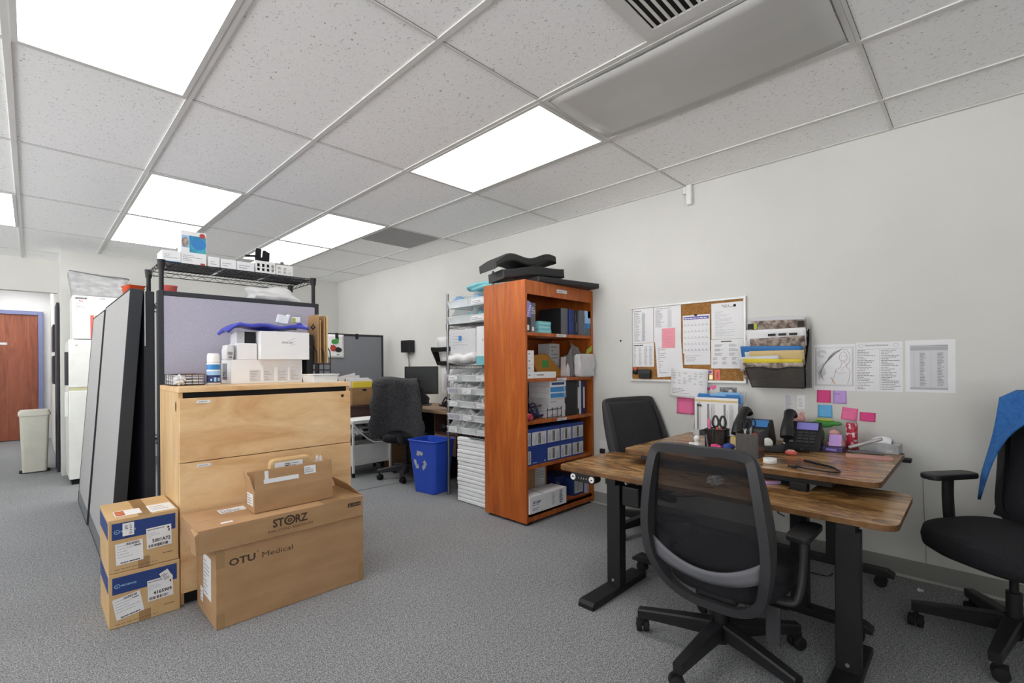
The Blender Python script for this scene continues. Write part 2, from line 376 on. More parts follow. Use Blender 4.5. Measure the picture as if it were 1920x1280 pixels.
# unseen walls behind and beside the camera, with windows added as fill light
WZ0, WZ1 = 0.35, 2.35
def added_window_wall(name, lo, hi, wins, along_y, n0):
    b = MB()
    def bx(a0, a1, z0, z1):
        if along_y: b.box(XL - 0.12, XL, a0, a1, z0, z1)
        else: b.box(a0, a1, YR - 0.12, YR, z0, z1)
    bx(lo, hi, -0.06, WZ0); bx(lo, hi, WZ1, ZC + 0.1); e = lo
    for w0, w1 in wins: bx(e, w0, WZ0, WZ1); e = w1
    bx(e, hi, WZ0, WZ1); struct(name, b, 'wall')
    for k, (w0, w1) in enumerate(wins):
        f = MB()
        def fx(a0, a1, z0, z1):
            if along_y: f.box(XL - 0.09, XL - 0.03, a0, a1, z0, z1)
            else: f.box(a0, a1, YR - 0.09, YR - 0.03, z0, z1)
        fx(w0, w0 + 0.05, WZ0, WZ1); fx(w1 - 0.05, w1, WZ0, WZ1); fx(w0 + 0.05, w1 - 0.05, WZ0, WZ0 + 0.05); fx(w0 + 0.05, w1 - 0.05, WZ1 - 0.05, WZ1)
        m = (w0 + w1) / 2; fx(m - 0.02, m + 0.02, WZ0 + 0.05, WZ1 - 0.05)
        struct('added_window_%d' % (n0 + k), f, 'tee')
        l = bpy.data.lights.new('added_window_portal', 'AREA'); l.shape = 'RECTANGLE'; l.size = w1 - w0; l.size_y = WZ1 - WZ0
        l.cycles.is_portal = True
        o = bpy.data.objects.new('added_window_portal', l); C.objects.link(o); zc = (WZ0 + WZ1) / 2
        if along_y: o.location = (XL - 0.13, m, zc); o.rotation_euler = (rad(90), 0, rad(-90))
        else: o.location = (m, YR - 0.13, zc); o.rotation_euler = (rad(90), 0, rad(180))
added_window_wall('wall_left', YR - 0.12, YF + 0.12, [(2.2, 4.4), (5.0, 6.3)], True, 1)
added_window_wall('wall_front', XL, XW + 0.12, [(-4.4, -2.9), (-2.6, -1.1)], False, 3)
b = MB()
b.box(XW - 0.006, XW, YR, YB, 0.0, 0.1, 0, 0.002); b.box(XW - 0.014, XW - 0.006, YR, YB, 0.0, 0.012, 1)
struct('baseboard_right', b, ['rubber', 'toe'])
b = MB(); b.box(0.36, XW - 0.006, YB - 0.006, YB, 0.004, 0.1); struct('baseboard_back', b, ['rubber'])

# fixtures by grid cell (column, row); the ceiling is cut out over the whole-cell fixtures
LIT = [(0, 1), (3, 1), (1, 3), (1, 4), (3, 3), (3, 4), (-1, 4)]
LIT_FILL = [(-3, 1), (-4, 3), (-6, 1), (-5, 4), (-6, -2), (-3, -2)]  # unseen fixtures added behind the camera as fill
OFF = [(3, 0), (3, 5)]
b = MB(); b.box(XL, XW, YR, YH, ZC, ZC + 0.05); b.box(XL, 0.235, YH + 0.12, YF, ZC - 0.02, ZC + 0.05)
struct('ceiling', b, 'ceil', 'suspended ceiling of speckled white tiles')
b = MB(); TW = 0.024; TH = 0.006
for i in range(-8, 7):
    x = GX0 + TX * i
    if XL + 0.05 < x < XW - 0.02: b.box(x - TW / 2, x + TW / 2, YR, YH, ZC - TH, ZC - 0.0002)
for j in range(-3, 7):
    y = GY0 + TY * j
    if YR + 0.05 < y < YH - 0.02:
        b.box(XL, XW, y - 0.007, y + 0.007, ZC - TH * 0.8, ZC - 0.0002); b.box(XL, XW, y - 0.0095, y - 0.007, ZC - 0.0012, ZC - 0.0004, 1)  # thin grey strip beside each cross tee paints in its shadow gap
b.box(XW - 0.022, XW, YR, YB, ZC - 0.004, ZC - 0.0001); b.box(0.235, XW, YB - 0.022, YB, ZC - 0.004, ZC - 0.0001)
struct('ceiling_grid', b, ['tee', 'greypl'])

def cell(i, j): return GX0 + TX * i, GX0 + TX * (i + 1), GY0 + TY * j, GY0 + TY * (j + 1)
def troffer(i, j, lit, label):
    x0, x1, y0, y1 = cell(i, j); cx, cy = (x0 + x1) / 2, (y0 + y1) / 2; hw, hl = TX / 2 - 0.012, TY / 2 - 0.008; e = 0.02
    t = thing('ceiling_light', label, 'ceiling light', (cx, cy, ZC), 0, 'troffer lights set in the ceiling grid')
    f = MB(); z0, z1 = -0.008, -0.0003
    f.box(-hw, -hw + e, -hl, hl, z0, z1); f.box(hw - e, hw, -hl, hl, z0, z1); f.box(-hw + e, hw - e, -hl, -hl + e, z0, z1); f.box(-hw + e, hw - e, hl - e, hl, z0, z1)
    f.build('frame', 'troff', t)
    d = MB()
    if lit: d.box(-hw + e, hw - e, -hl + e, hl - e, -0.006, -0.0008)
    else:
        def sag(u, v):
            s = math.sin(PI * min(1, max(0, u))) * 0.012 + 0.012 * math.sin(PI * v)
            return (-hw + e + 0.004 + u * 2 * (hw - e - 0.004), -hl + e + 0.004 + v * 2 * (hl - e - 0.004), -0.004 - s)
        d.sheet(sag, 10, 16, 0.002)
    d.build('diffuser', 'glow' if lit else 'lens_off', t)
LBL = {(0, 1): 'lit ceiling light over the camera end, largest and cut by the top edge', (3, 1): 'lit ceiling light touching the corner of the unlit one',
       (1, 3): 'lit ceiling light at the near end of the pair over the wire shelf', (1, 4): 'lit ceiling light at the far end of the pair over the wire shelf',
       (3, 3): 'lit ceiling light beside the plain grey ceiling panel', (3, 4): 'lit ceiling light behind the white basket on the wire shelf',
       (-1, 4): 'lit ceiling light in front of the corridor, cut by the picture edge'}
for c in LIT: troffer(c[0], c[1], True, LBL[c])
for c in LIT_FILL: troffer(c[0], c[1], True, 'unseen ceiling light added behind the camera to fill the room')
troffer(3, 0, False, 'unlit ceiling light with a sagging grey diffuser beside the air grille')
troffer(3, 5, False, 'unlit ceiling light close to the back wall, behind the lit ones')
# corridor light beyond the header
t = thing('ceiling_light', 'lit ceiling light in the corridor beyond the header', 'ceiling light', (-0.75, 9.8, ZC - 0.02), 0, 'troffer lights set in the ceiling grid')
f = MB(); f.box(-0.31, 0.31, -0.62, 0.62, -0.006, -0.0004); f.build('frame', 'troff', t)
d = MB(); d.box(-0.28, 0.28, -0.58, 0.58, -0.010, -0.0064); d.build('diffuser', 'glow', t)

for cx_, cy_, lab in ((-1.9, 10.2, 'far along the corridor beyond the doors'), (-0.12, 10.5, 'above the walnut door'), (-1.6, 8.95, 'just behind the header')):  # extra hidden lamps added to brighten the corridor's far wall
  t = thing('ceiling_light', 'added unseen ceiling light ' + lab, 'ceiling light', (cx_, cy_, ZC - 0.02), 0, 'troffer lights set in the ceiling grid')
  f = MB(); f.box(-0.31, 0.31, -0.62, 0.62, -0.006, -0.0004); f.build('frame', 'troff', t)
  d = MB(); d.box(-0.28, 0.28, -0.58, 0.58, -0.010, -0.0064); d.build('diffuser', 'glow', t)

# return air grille and the plain grey panel
x0, x1, y0, y1 = cell(2, 0); y1g = 0.965
t = thing('air_grille', 'white return air grille with dark slots set in the ceiling', 'air vent', ((x0 + x1) / 2, y1g - 0.3, ZC))
f = MB(); w = TX / 2 - 0.012; l = 0.3
f.box(-w, -w + 0.05, -l, l, -0.008, -0.0003); f.box(w - 0.05, w, -l, l, -0.008, -0.0003); f.box(-w + 0.05, w - 0.05, l - 0.05, l, -0.008, -0.0003); f.box(-w + 0.05, w - 0.05, -l, -l + 0.05, -0.008, -0.0003)
f.build('frame', 'tee', t)
f = MB(); f.box(-w + 0.05, w - 0.05, -l + 0.05, l - 0.05, -0.0012, -0.0004); f.build('duct_opening', 'dark', t)
f = MB(); n = 17
for k in range(n):
    y = -l + 0.05 + (k + 0.5) * (2 * l - 0.1) / n
    f.box(-w + 0.05, w - 0.05, y - 0.0045, y + 0.0045, -0.007, -0.0013)
f.build('grille', 'tee', t)
x0, x1, _, _ = cell(4, 3)
b = MB(); b.box(x0 + 0.014, x1 - 0.014, GY0 + 3 * TY + 0.01, GY0 + 3 * TY + 0.6, -0.005, -0.0003)
tag(b.build('ceiling_panel', 'greyp', None, (0, 0, ZC)), 'plain grey square panel set in the white ceiling', 'ceiling panel')

# corridor door and frame
t = MB()
d0, d1 = -0.82, 0.085
t.box(d0, d1, YF - 0.055, YF - 0.012, 0.012, 2.08)
door = struct('door_1', t, 'doorw', 'walnut veneer door at the end of the corridor'); door['category'] = 'door'
b = MB(); b.box(d1 + 0.004, d1 + 0.065, YF - 0.09, YF - 0.001, 0.0, 2.145, 0, 0.004); b.box(d0 - 0.065, d0 - 0.004, YF - 0.09, YF - 0.001, 0.0, 2.145, 0, 0.004); b.box(d0 - 0.004, d1 + 0.004, YF - 0.09, YF - 0.001, 2.084, 2.145)
struct('trim_1', b, 'doorframe')
p = MB(); p.box(d0 + 0.3, d0 + 0.555, YF - 0.0625, YF - 0.0555, 1.575, 1.615, 0, 0.002)
p.write('PRIVATE', (d0 + 0.3, YF - 0.0625, 1.575), X_, Z_, 0.03, 0.01, 0.02, 1, width=0.2)
p.build('door_plate', ['steel', 'paper'], door)
# small fittings on the right wall
t = thing('wall_sensor', 'small white sensor box high on the wall touching the ceiling', 'sensor', (XW - 0.001, 1.53, 2.37))
b = MB(); b.box(-0.035, 0, -0.02, 0.02, 0, 0.146, 0, 0.006); b.build('body', 'whitep', t)
b = MB(); b.box(-0.03, -0.002, 0.02, 0.045, 0.085, 0.14, 0, 0.004); b.build('bracket', 'whitep', t)
t = thing('wall_outlet', 'white double socket low on the wall beside the bookcase', 'outlet', (XW - 0.001, 2.31, 0.43))
b = MB(); b.box(-0.006, 0, -0.037, 0.037, 0, 0.115, 0, 0.003); b.build('plate', 'whitep', t)
b = MB(); b.box(-0.035, -0.006, -0.02, 0.02, 0.012, 0.05, 0, 0.004); b.build('plug', 'black', t)
b = MB(); b.blob((0, 0, 0), (0.005, 0.008, 0.008), 2); tag(b.build('wall_screw', 'dark', None, (XW - 0.002, 2.135, 1.393)), 'dark screw left in the bare wall above the bulletin board', 'screw')
b = MB(); b.sheet(lambda u, v: (u * 0.035, v * 0.025, 0.006 + 0.004 * math.sin(9 * u + 7 * v)), 5, 4, 0.001); tag(b.build('paper_scrap', 'paper', None, (3.22, 0.215, 0)), 'tiny white scrap lying on the carpet near the wall', 'paper scrap')
b = MB(); b.tube(([(-0.001, 0.226, 0.60), (-0.001, 0.222, 0.4), (-0.001, 0.215, 0.2), (-0.001, 0.214, 0.1)]), 0.0014, 5)
tag(b.build('wall_wire', 'inkg', None, (XW - 0.0008, 0, 0)), 'thin grey wire running down the bare wall to the skirting by the armchair', 'wire')
# ---------------------------------------------------------------- standing desks
def rrect(x0, x1, y0, y1, r, n=5):
    p = []
    for cx, cy, a in ((x1 - r, y1 - r, 0), (x0 + r, y1 - r, 90), (x0 + r, y0 + r, 180), (x1 - r, y0 + r, 270)):
        for k in range(n + 1):
            t = rad(a + 90 * k / n); p.append((cx + r * math.cos(t), cy + r * math.sin(t)))
    return p
def top_slab(x0, x1, y0, y1, z0, z1, r):
    b = MB(); p = rrect(x0, x1, y0, y1, r); n = len(p)
    b.prism(p, z0, z1 - 0.0008, 'z', 1); b.prism(p, z1 - 0.0008, z1, 'z', 0)
    return b
def cable(name, pts, r, m, parent): b = MB(); b.tube(pts, r, 6); return b.build(name, m, parent)
def curve_pts(P, n=10):
    P = [Vector(p) for p in P]; out = []
    for i in range(len(P) - 1):
        p0 = P[max(i - 1, 0)]; p1 = P[i]; p2 = P[i + 1]; p3 = P[min(i + 2, len(P) - 1)]
        for k in range(n):
            t = k / n; out.append(0.5 * ((2 * p1) + (p2 - p0) * t + (2 * p0 - 5 * p1 + 4 * p2 - p3) * t * t + (3 * p1 - p0 - 3 * p2 + p3) * t ** 3))
    out.append(P[-1]); return [tuple(q) for q in out]

# low desk: top 0.60 x 1.60, fixed feet running towards the wall
ZA = 0.622
dA = thing('standing_desk', 'lower rustic brown standing desk with flat black feet and a button panel', 'desk', (2.108, 0.208, 0))
NX0 = 0.315; b = MB(); P_ = rrect(0, 0.58, 0, 1.547, 0.06); P_ = P_[:6] + P_[6:12] + P_[12:18] + P_[18:]
k_ = 18                                                   # a cable slot in the back edge, where the other desk's post comes up
P_ = P_ + [(0.58, 0.346), (NX0, 0.346), (NX0, 0.43), (0.58, 0.43)]
b.prism(P_, ZA - 0.022, ZA - 0.0008, 'z', 1); b.prism(P_, ZA - 0.0008, ZA, 'z', 0)
b.box(0.004, 0.576, 0.59, 0.5915, ZA + 0.0001, ZA + 0.0004, 1)
b.build('desktop', ['rustic', 'rustic_edge'], dA)
for y in (0.155, 1.19):
    l = MB(); l.box(0.035, 0.095, y - 0.04, y + 0.04, 0.03, ZA - 0.055, 0, 0.004); l.box(0.025, 0.105, y - 0.05, y + 0.05, ZA - 0.2, ZA - 0.055, 0, 0.003) if False else None
    leg = l.build('leg', 'blackm', dA)
    f = MB(); f.prism([(-0.215, 0.0), (0.30, 0.0), (0.30, 0.02), (0.288, 0.034), (-0.2, 0.034), (-0.215, 0.02)], y - 0.045, y + 0.045, 'y', 0, bev=0.003); f.build('foot', 'blackm', dA)
    s = MB(); s.cyl((0.034, y, 0.06), (0.028, y, 0.06), 0.007, seg=10); s.build('screw', 'steel', leg)
    k = MB(); k.box(0.01, 0.565 if y > 1 else 0.25, y - 0.03, y + 0.03, ZA - 0.055, ZA - 0.023); k.build('crossbar', 'blackm', dA)
m = MB(); m.box(0.04, 0.11, 1.04, 1.14, ZA - 0.16, ZA - 0.057, 0, 0.008); m.build('motor_box', 'black', dA)
m = MB(); m.box(0.12, 0.17, 0.1, 1.25, ZA - 0.055, ZA - 0.025); m.build('rail', 'blackm', dA)
c = MB(); P = [(u, v) for u, v in rrect(-0.085, 0.085, -0.024, 0.024, 0.023)]
c.prism([(y + 1.36, z + ZA - 0.045) for y, z in P], -0.006, 0.05, 'x', 0, bev=0.003)
pan = c.build('control_panel', 'black', dA)
o = (-0.0064, 1.36, ZA - 0.045)
k = MB()
for s_ in (-1, 1): k.prism([(1.36 + s_ * 0.062 + 0.017 * math.cos(t * PI / 8), ZA - 0.045 + 0.017 * math.sin(t * PI / 8)) for t in range(16)], -0.0085, -0.0062, 'x')
k.build('button', 'whitep', pan)
k = MB()
for s_ in (-1, 1):
    k.rect(o, MY, Z_, s_ * 0.062 - 0.0075, -0.002, 0.015, 0.003, 0, 0.0025); k.prism([(1.36 + s_ * 0.062 - 0.006, ZA - 0.044), (1.36 + s_ * 0.062 + 0.006, ZA - 0.044), (1.36 + s_ * 0.062, ZA - 0.044 + s_ * 0.009)], -0.009, -0.0086, 'x')
for q in range(4): k.write(str(q + 1), o, MY, Z_, -0.025 + q * 0.016, -0.005, 0.01, 1, 0.0005)
k.build('symbol', ['ink', 'paper'], pan)
cable('cable', curve_pts([(0.09, 1.12, ZA - 0.14), (0.16, 0.98, ZA - 0.25), (0.27, 0.85, ZA - 0.38), (0.35, 0.7, ZA - 0.43)]), 0.004, 'blackr', dA)
cable('cable', curve_pts([(0.1, 1.1, ZA - 0.09), (0.3, 0.95, ZA - 0.13), (0.45, 0.7, ZA - 0.1), (0.5, 0.45, ZA - 0.06)]), 0.004, 'blackr', dA)

cable('cable', curve_pts([(0.50, 0.50, ZA - 0.024), (0.50, 0.50, ZA - 0.1), (0.52, 0.53, ZA - 0.17), (0.49, 0.49, ZA - 0.18)]), 0.003, 'blackr', dA)
# higher desk against the wall: two posts on long castored feet
ZB = 0.702; BX, BY = 2.43, 0.295
dB = thing('standing_desk', 'higher rustic brown standing desk by the wall, on black castored feet', 'desk', (BX, BY, 0))
BW, BD = 0.93, 1.225
b = top_slab(0, BW, 0, BD, ZB - 0.024, ZB, 0.05); b.build('desktop', ['rustic', 'rustic_edge'], dB)
for x in (0.035, 0.74):
    l = MB(); l.box(x - 0.03, x + 0.03, 0.268, 0.338, 0.09, ZB - 0.0465, 0, 0.004)
    l.build('leg', 'blackm', dB)
    f = MB(); f.prism([(0.03, 0.062), (BD - 0.06, 0.062), (BD - 0.06, 0.078), (BD - 0.09, 0.096), (0.06, 0.096), (0.03, 0.078)], x - 0.032, x + 0.032, 'x', 0, bev=0.003); f.build('foot', 'blackm', dB)
    for y in (0.09, BD - 0.11):
        w_ = MB(); w_.cyl((x - 0.018, y, 0.029), (x + 0.018, y, 0.029), 0.029, seg=18); w_.box(x - 0.022, x + 0.022, y - 0.012, y + 0.02, 0.03, 0.064); w_.build('caster', 'blackr', dB)
    k = MB(); k.box(x - 0.028, x + 0.028, 0.17, BD - 0.12, ZB - 0.046, ZB - 0.025); k.build('crossbar', 'blackm', dB)
k = MB(); k.box(0.07, 0.71, 0.28, 0.32, ZB - 0.046, ZB - 0.025); k.build('rail', 'blackm', dB)
k = MB(); k.box(0.86, 0.92, -0.03, 0.06, ZB - 0.045, ZB - 0.025, 0, 0.004); k.build('hook', 'black', dB)
for i, P in enumerate(([(0.74, 0.36, ZB - 0.06), (0.73, 0.38, ZB - 0.2), (0.75, 0.37, ZB - 0.33)],
                       [(0.66, 0.2, ZB - 0.06), (0.67, 0.19, ZB - 0.2), (0.655, 0.19, ZB - 0.27)], [(0.76, 0.5, 0.1), (0.7, 0.6, 0.008), (0.66, 0.45, 0.008), (0.66, 0.33, 0.008), (0.69, 0.3, 0.02)])):
    cable('cable', curve_pts(P), 0.003, 'blackr', dB)
# ---------------------------------------------------------------- office chairs (local: sitter faces +y, hub at the origin)
def caster(parent, x, y, ang):
    T = Matrix.Translation((x, y, 0)) @ Matrix.Rotation(ang, 4, 'Z')
    c = MB(); c.T = T
    for s_ in (-1, 1): c.lathe([(0.010, -0.011), (0.026, -0.011), (0.0275, -0.006), (0.0275, 0.006), (0.026, 0.011), (0.010, 0.011)], (0, 0, 0), 20, 0, Matrix.Translation((s_ * 0.016, 0.012, 0.0285)) @ Matrix.Rotation(PI / 2, 4, 'Y'))
    c.cyl((-0.03, 0.012, 0.0285), (0.03, 0.012, 0.0285), 0.006, seg=8)
    c.box(-0.004, 0.004, -0.006, 0.035, 0.03, 0.062); c.cyl((0, 0, 0.045), (0, 0, 0.088), 0.009, seg=10)
    return c.build('caster', 'blackr', parent)
def star(t, a0, rad_, m='black', cang=0.6):
    h = MB(); h.lathe([(0.03, 0.065), (0.043, 0.075), (0.045, 0.12), (0.032, 0.135)], seg=24); h.build('hub', m, t)
    for k in range(5):
        a = a0 + k * 2 * PI / 5
        l = MB(); l.T = Matrix.Rotation(a, 4, 'Z')
        n = 8; vs = []
        for i in range(n + 1):
            s_ = i / n; x = 0.03 + s_ * (rad_ - 0.012); w = 0.031 - 0.010 * s_; zt = 0.140 - 0.034 * s_ ** 1.2; h_ = 0.062 - 0.024 * s_
            vs += [(x, -w, zt - 0.006), (x, -w * 0.75, zt), (x, w * 0.75, zt), (x, w, zt - 0.006), (x, w * 0.85, zt - h_), (x, -w * 0.85, zt - h_)]
        fs = [(i * 6 + q, i * 6 + (q + 1) % 6, (i + 1) * 6 + (q + 1) % 6, (i + 1) * 6 + q) for i in range(n) for q in range(6)] + [tuple(reversed(range(6))), tuple(range(n * 6, n * 6 + 6))]
        l.add(vs, [tuple(reversed(f)) for f in fs])
        leg = l.build('leg', m, t)
        caster(leg, math.cos(a) * rad_, math.sin(a) * rad_, cang + k * 1.7)
def column_(t, seat_z):
    g = MB(); g.cyl((0, 0, 0.05), (0, 0, 0.24), 0.026); g.cyl((0, 0, 0.235), (0, 0, seat_z - 0.07), 0.015); g.build('gas_lift', 'black', t)
    p = MB(); p.box(-0.085, 0.085, -0.06, 0.13, seat_z - 0.105, seat_z - 0.062, 0, 0.015); p.build('tilt_mechanism', 'black', t)
    k = MB(); k.tube([(0.05, 0.03, seat_z - 0.09), (0.2, 0.05, seat_z - 0.095), (0.24, 0.05, seat_z - 0.09)], 0.006, 8); k.build('lever', 'black', t)
def seat_(t, z, w=0.245, y0=-0.22, y1=0.26, th=0.075, m='blackf'):
    s_ = MB()
    def pr(u):   # superellipse outline
        return u
    n, mm = 40, 6; vs = []; fs = []
    prof = [(0.86, -th), (0.98, -th * 0.75), (1.0, -th * 0.4), (0.97, -0.006), (0.85, 0.004), (0.5, 0.006)]
    cy = (y0 + y1) / 2; hy = (y1 - y0) / 2
    for r, zz in prof:
        for k in range(n):
            a = 2 * PI * k / n; c_, s2 = math.cos(a), math.sin(a)
            e = 0.55
            x = w * r * math.copysign(abs(c_) ** e, c_); y = cy + hy * r * math.copysign(abs(s2) ** e, s2)
            dip = -0.02 * max(0, (y - cy) / hy) ** 2 + 0.006 * (x / w) ** 2
            vs.append((x, y, z + zz + dip))
    for i in range(len(prof) - 1):
        for k in range(n): l = (k + 1) % n; fs.append((i * n + k, i * n + l, (i + 1) * n + l, (i + 1) * n + k))
    s_.add(vs, fs, 0, True); s_.add(vs[:n], [tuple(reversed(range(n)))], 0); s_.add(vs[-n:], [tuple(range(n))], 0, True)
    return s_.build('seat', m, t)
def loft_frame(b, pts, nrm, w_in, depth, mi=0, closed=True):
    """a rim of rectangular section along a closed path; nrm(i) is the local 'depth' direction"""
    n = len(pts); vs = []; fs = []
    for i in range(n):
        p = Vector(pts[i]); t = (Vector(pts[(i + 1) % n]) - Vector(pts[i - 1])).normalized(); d = Vector(nrm(i)).normalized(); o = d.cross(t).normalized()
        for a, c_ in ((-0.5, -0.5), (0.5, -0.5), (0.62, 0), (0.5, 0.5), (-0.5, 0.5)): vs.append(tuple(p + o * w_in * a + d * depth(i) * c_))
    k = 5
    for i in range(n):
        j = (i + 1) % n
        for q in range(k): fs.append((i * k + q, j * k + q, j * k + (q + 1) % k, i * k + (q + 1) % k))
    b.add(vs, fs, mi, False)
def task_back(t, z0, z1, y_low, lean, halfw, bar=True, meshm='mesh', depth=0.06, square=False):
    """mesh back in a deep rim; outline in (x, h) with h in 0..1, lean carries it backwards"""
    H = z1 - z0
    half = [(0.03, 0.0), (0.10, 0.015), (0.165, 0.07), (0.205, 0.16), (0.232, 0.3), (0.243, 0.45), (0.238, 0.6), (0.222, 0.78), (0.208, 0.90), (0.197, 0.965), (0.175, 0.995), (0.09, 1.005)]
    if square: half = [(0.03, 0.0), (0.12, 0.02), (0.19, 0.08), (0.225, 0.18), (0.24, 0.3), (0.245, 0.45), (0.243, 0.6), (0.236, 0.78), (0.229, 0.90), (0.224, 0.965), (0.21, 0.992), (0.1, 1.0)]
    def yy(h): return y_low - lean * (0.35 * min(1, h / 0.35) ** 0.6 + 0.65 * max(0, h - 0.2) / 0.8) + 0.06 * max(0, 0.25 - h) / 0.25
    k = halfw / 0.243
    out = [(x * k, yy(h), z0 + H * h) for x, h in half] + [(0, yy(1.0), z0 + H * 1.0)] + [(-x * k, yy(h), z0 + H * h) for x, h in reversed(half)] + [(0, yy(0) , z0)]
    out = curve_pts(out + [out[0]], 3)[:-1]
    f = MB()
    def dep(i):
        h = (out[i][2] - z0) / H
        return 0.022 + depth * math.sin(PI * min(1, max(0, 1 - h)) ** 0.8)
    loft_frame(f, out, lambda i: (0, 1, 0.15), 0.034, dep); f.build('back_frame', 'char', t)
    m = MB(); hs = [0.24, 0.3, 0.38, 0.46, 0.54, 0.62, 0.7, 0.78, 0.86, 0.93, 0.985]
    def wid(h):
        for (xa, ha), (xb, hb) in zip(half, half[1:]):
            if ha <= h <= hb: return (xa + (xb - xa) * (h - ha) / (hb - ha)) * k
        return 0.17 * k
    def fn(u, v):
        i = u * (len(hs) - 1); a = int(min(i, len(hs) - 2)); h = hs[a] + (hs[a + 1] - hs[a]) * (i - a)
        x = (v * 2 - 1) * wid(h); hh = h + (0.10 * (x / (0.2 * k)) ** 2 * (1 - u) ** 2)
        return (x, yy(hh) + 0.012 + 0.02 * (1 - (2 * v - 1) ** 2), z0 + H * hh)
    m.sheet(fn, 16, 14, 0.003); m.build('backrest', meshm, t)
    if bar:
        g = MB()
        def fb(u, v):
            x = (u * 2 - 1) * 0.222 * k; h = 0.235 + 0.115 * (2 * u - 1) ** 2 - (v - 0.5) * (0.085 + 0.03 * (2 * u - 1) ** 2)
            return (x, yy(h) - 0.004 - 0.014 * (1 - (2 * u - 1) ** 2), z0 + H * h)
        g.sheet(fb, 20, 3, 0.008); g.build('lumbar_bar', 'greypl', t)
    s_ = MB(); s_.tube(curve_pts([(0, yy(0) + 0.0, z0 + 0.0), (0, yy(0) + 0.09, z0 - 0.03), (0, 0.0, z0 - 0.035)], 6), 0.035, 8, ry=0.016, up=(1, 0, 0)); s_.build('back_bracket', 'black', t)

# 1. the task chair standing with its back to the camera, pushed under the low desk
t = thing('office_chair', 'black mesh office chair seen from behind, pushed up to the lower desk', 'chair', (1.985, 0.775, 0), rad(-90))
star(t, rad(107 + 90 - 3), 0.325); column_(t, 0.34)
seat_(t, 0.375, 0.235, -0.09, 0.38, 0.115)
task_back(t, 0.222, 0.866, -0.125, 0.07, 0.234)
for s_ in (1,):
    a = MB(); a.tube(curve_pts([(0.14, 0.02, 0.29), (0.24, 0.03, 0.285), (0.275, 0.05, 0.31), (0.285, 0.08, 0.42), (0.285, 0.09, 0.535)], 6), 0.028, 8, ry=0.014, up=(0, 1, 0)); arm = a.build('armrest', 'char', t)
    p = MB(); p.prism([(x + 0.285, y + 0.10) for x, y in rrect(-0.042, 0.042, -0.12, 0.12, 0.03)], 0.535, 0.558, 'z', 0, bev=0.006); p.build('arm_pad', 'black', arm)
    k = MB(); k.box(0.19, 0.24, -0.06, -0.045, 0.15, 0.29, 0, 0.004); k.build('adjuster_strap', 'char', t)

# 2. the task chair behind the high desk
t = thing('office_chair', 'black mesh office chair behind the higher desk, below the bulletin board', 'chair', (3.08, 1.69, 0), rad(180 - 12))
star(t, rad(165 + 180 + 12), 0.30); column_(t, 0.43); seat_(t, 0.44, 0.23, -0.18, 0.22, 0.06)
task_back(t, 0.30, 0.935, 0.05, 0.26, 0.265, False, 'mesh2', 0.05, True)

# 3. the chair by the wall, with a knit top hung over its back
t = thing('office_chair', 'black office chair with one armrest showing and a blue knit top over its back', 'chair', (2.85, -0.10, 0), rad(53))
star(t, rad(97 - 53), 0.315); column_(t, 0.44)
seat_(t, 0.475, 0.26, -0.24, 0.25, 0.10)
for sx in (-1, 1):
    a = MB(); a.tube(curve_pts([(sx * 0.12, 0.0, 0.36), (sx * 0.24, -0.02, 0.365), (sx * 0.275, -0.03, 0.42), (sx * 0.27, -0.01, 0.55), (sx * 0.262, 0.0, 0.655)], 6), 0.03, 8, ry=0.016, up=(0, 1, 0)); arm = a.build('armrest', 'black', t)
    p = MB(); p.prism([(x + sx * 0.255, y) for x, y in rrect(-0.045, 0.045, -0.13, 0.13, 0.035)], 0.655, 0.682, 'z', 0, bev=0.008); p.build('arm_pad', 'black', arm)
f = MB()
def bk(h): return -0.20 - 0.07 * h - 0.05 * math.sin(PI * h)
half = [(0.05, 0.0), (0.16, 0.03), (0.205, 0.12), (0.225, 0.3), (0.235, 0.55), (0.23, 0.8), (0.21, 0.94), (0.15, 0.99)]
o = [(x, bk(h), 0.47 + 0.56 * h) for x, h in half] + [(-x, bk(h), 0.47 + 0.56 * h) for x, h in reversed(half)]
o = curve_pts(o + [o[0]], 3)[:-1]
loft_frame(f, o, lambda i: (0, 1, 0.1), 0.03, lambda i: 0.04); f.build('back_frame', 'black', t)
m = MB(); m.sheet(lambda u, v: ((v * 2 - 1) * 0.225, bk(u * 0.94 + 0.03) + 0.03 * (1 - (2 * v - 1) ** 2) - 0.01, 0.48 + 0.53 * u), 12, 12, 0.02); m.build('backrest', 'blackf', t)
m = MB(); m.tube(curve_pts([(0, -0.22, 0.49), (0, -0.2, 0.4), (0, -0.05, 0.355)], 5), 0.035, 8, ry=0.014, up=(1, 0, 0)); m.build('back_bracket', 'black', t)
k = MB(); k.cyl((0.12, 0.10, 0.33), (0.12, 0.10, 0.40), 0.035, seg=18); k.build('tension_knob', 'black', t)
T3 = t
# the knit top: draped over the back of chair 3
sw = MB()
def drape(u, v):
    s_ = u * 2 - 1; x = (v * 2 - 1) * (0.175 + 0.085 * min(1, abs(s_) * 1.3) ** 0.7)
    zt = 1.072 + 0.008 * math.sin(9 * v + 2); L = 0.50 + 0.02 * math.sin(14 * v)
    if s_ < 0: d = -s_; y = bk(1 - d * 0.8) + 0.075 + 0.012 * math.sin(11 * v + 5 * d) * d; z = zt - d * L * (0.22 + 0.78 * (abs(2 * v - 1) ** 1.9))
    else: d = s_; y = bk(1 - d * 0.8) - 0.07 - 0.014 * math.sin(13 * v + 3 * d) * d; z = zt - d * (0.5 + 0.03 * math.sin(12 * v))
    y2 = y if abs(s_) > 0.03 else (bk(1.0) + (0.075 if s_ < 0 else -0.07) * abs(s_) / 0.03)
    return (x, y2, z)
sw.sheet(drape, 32, 30, 0.012)
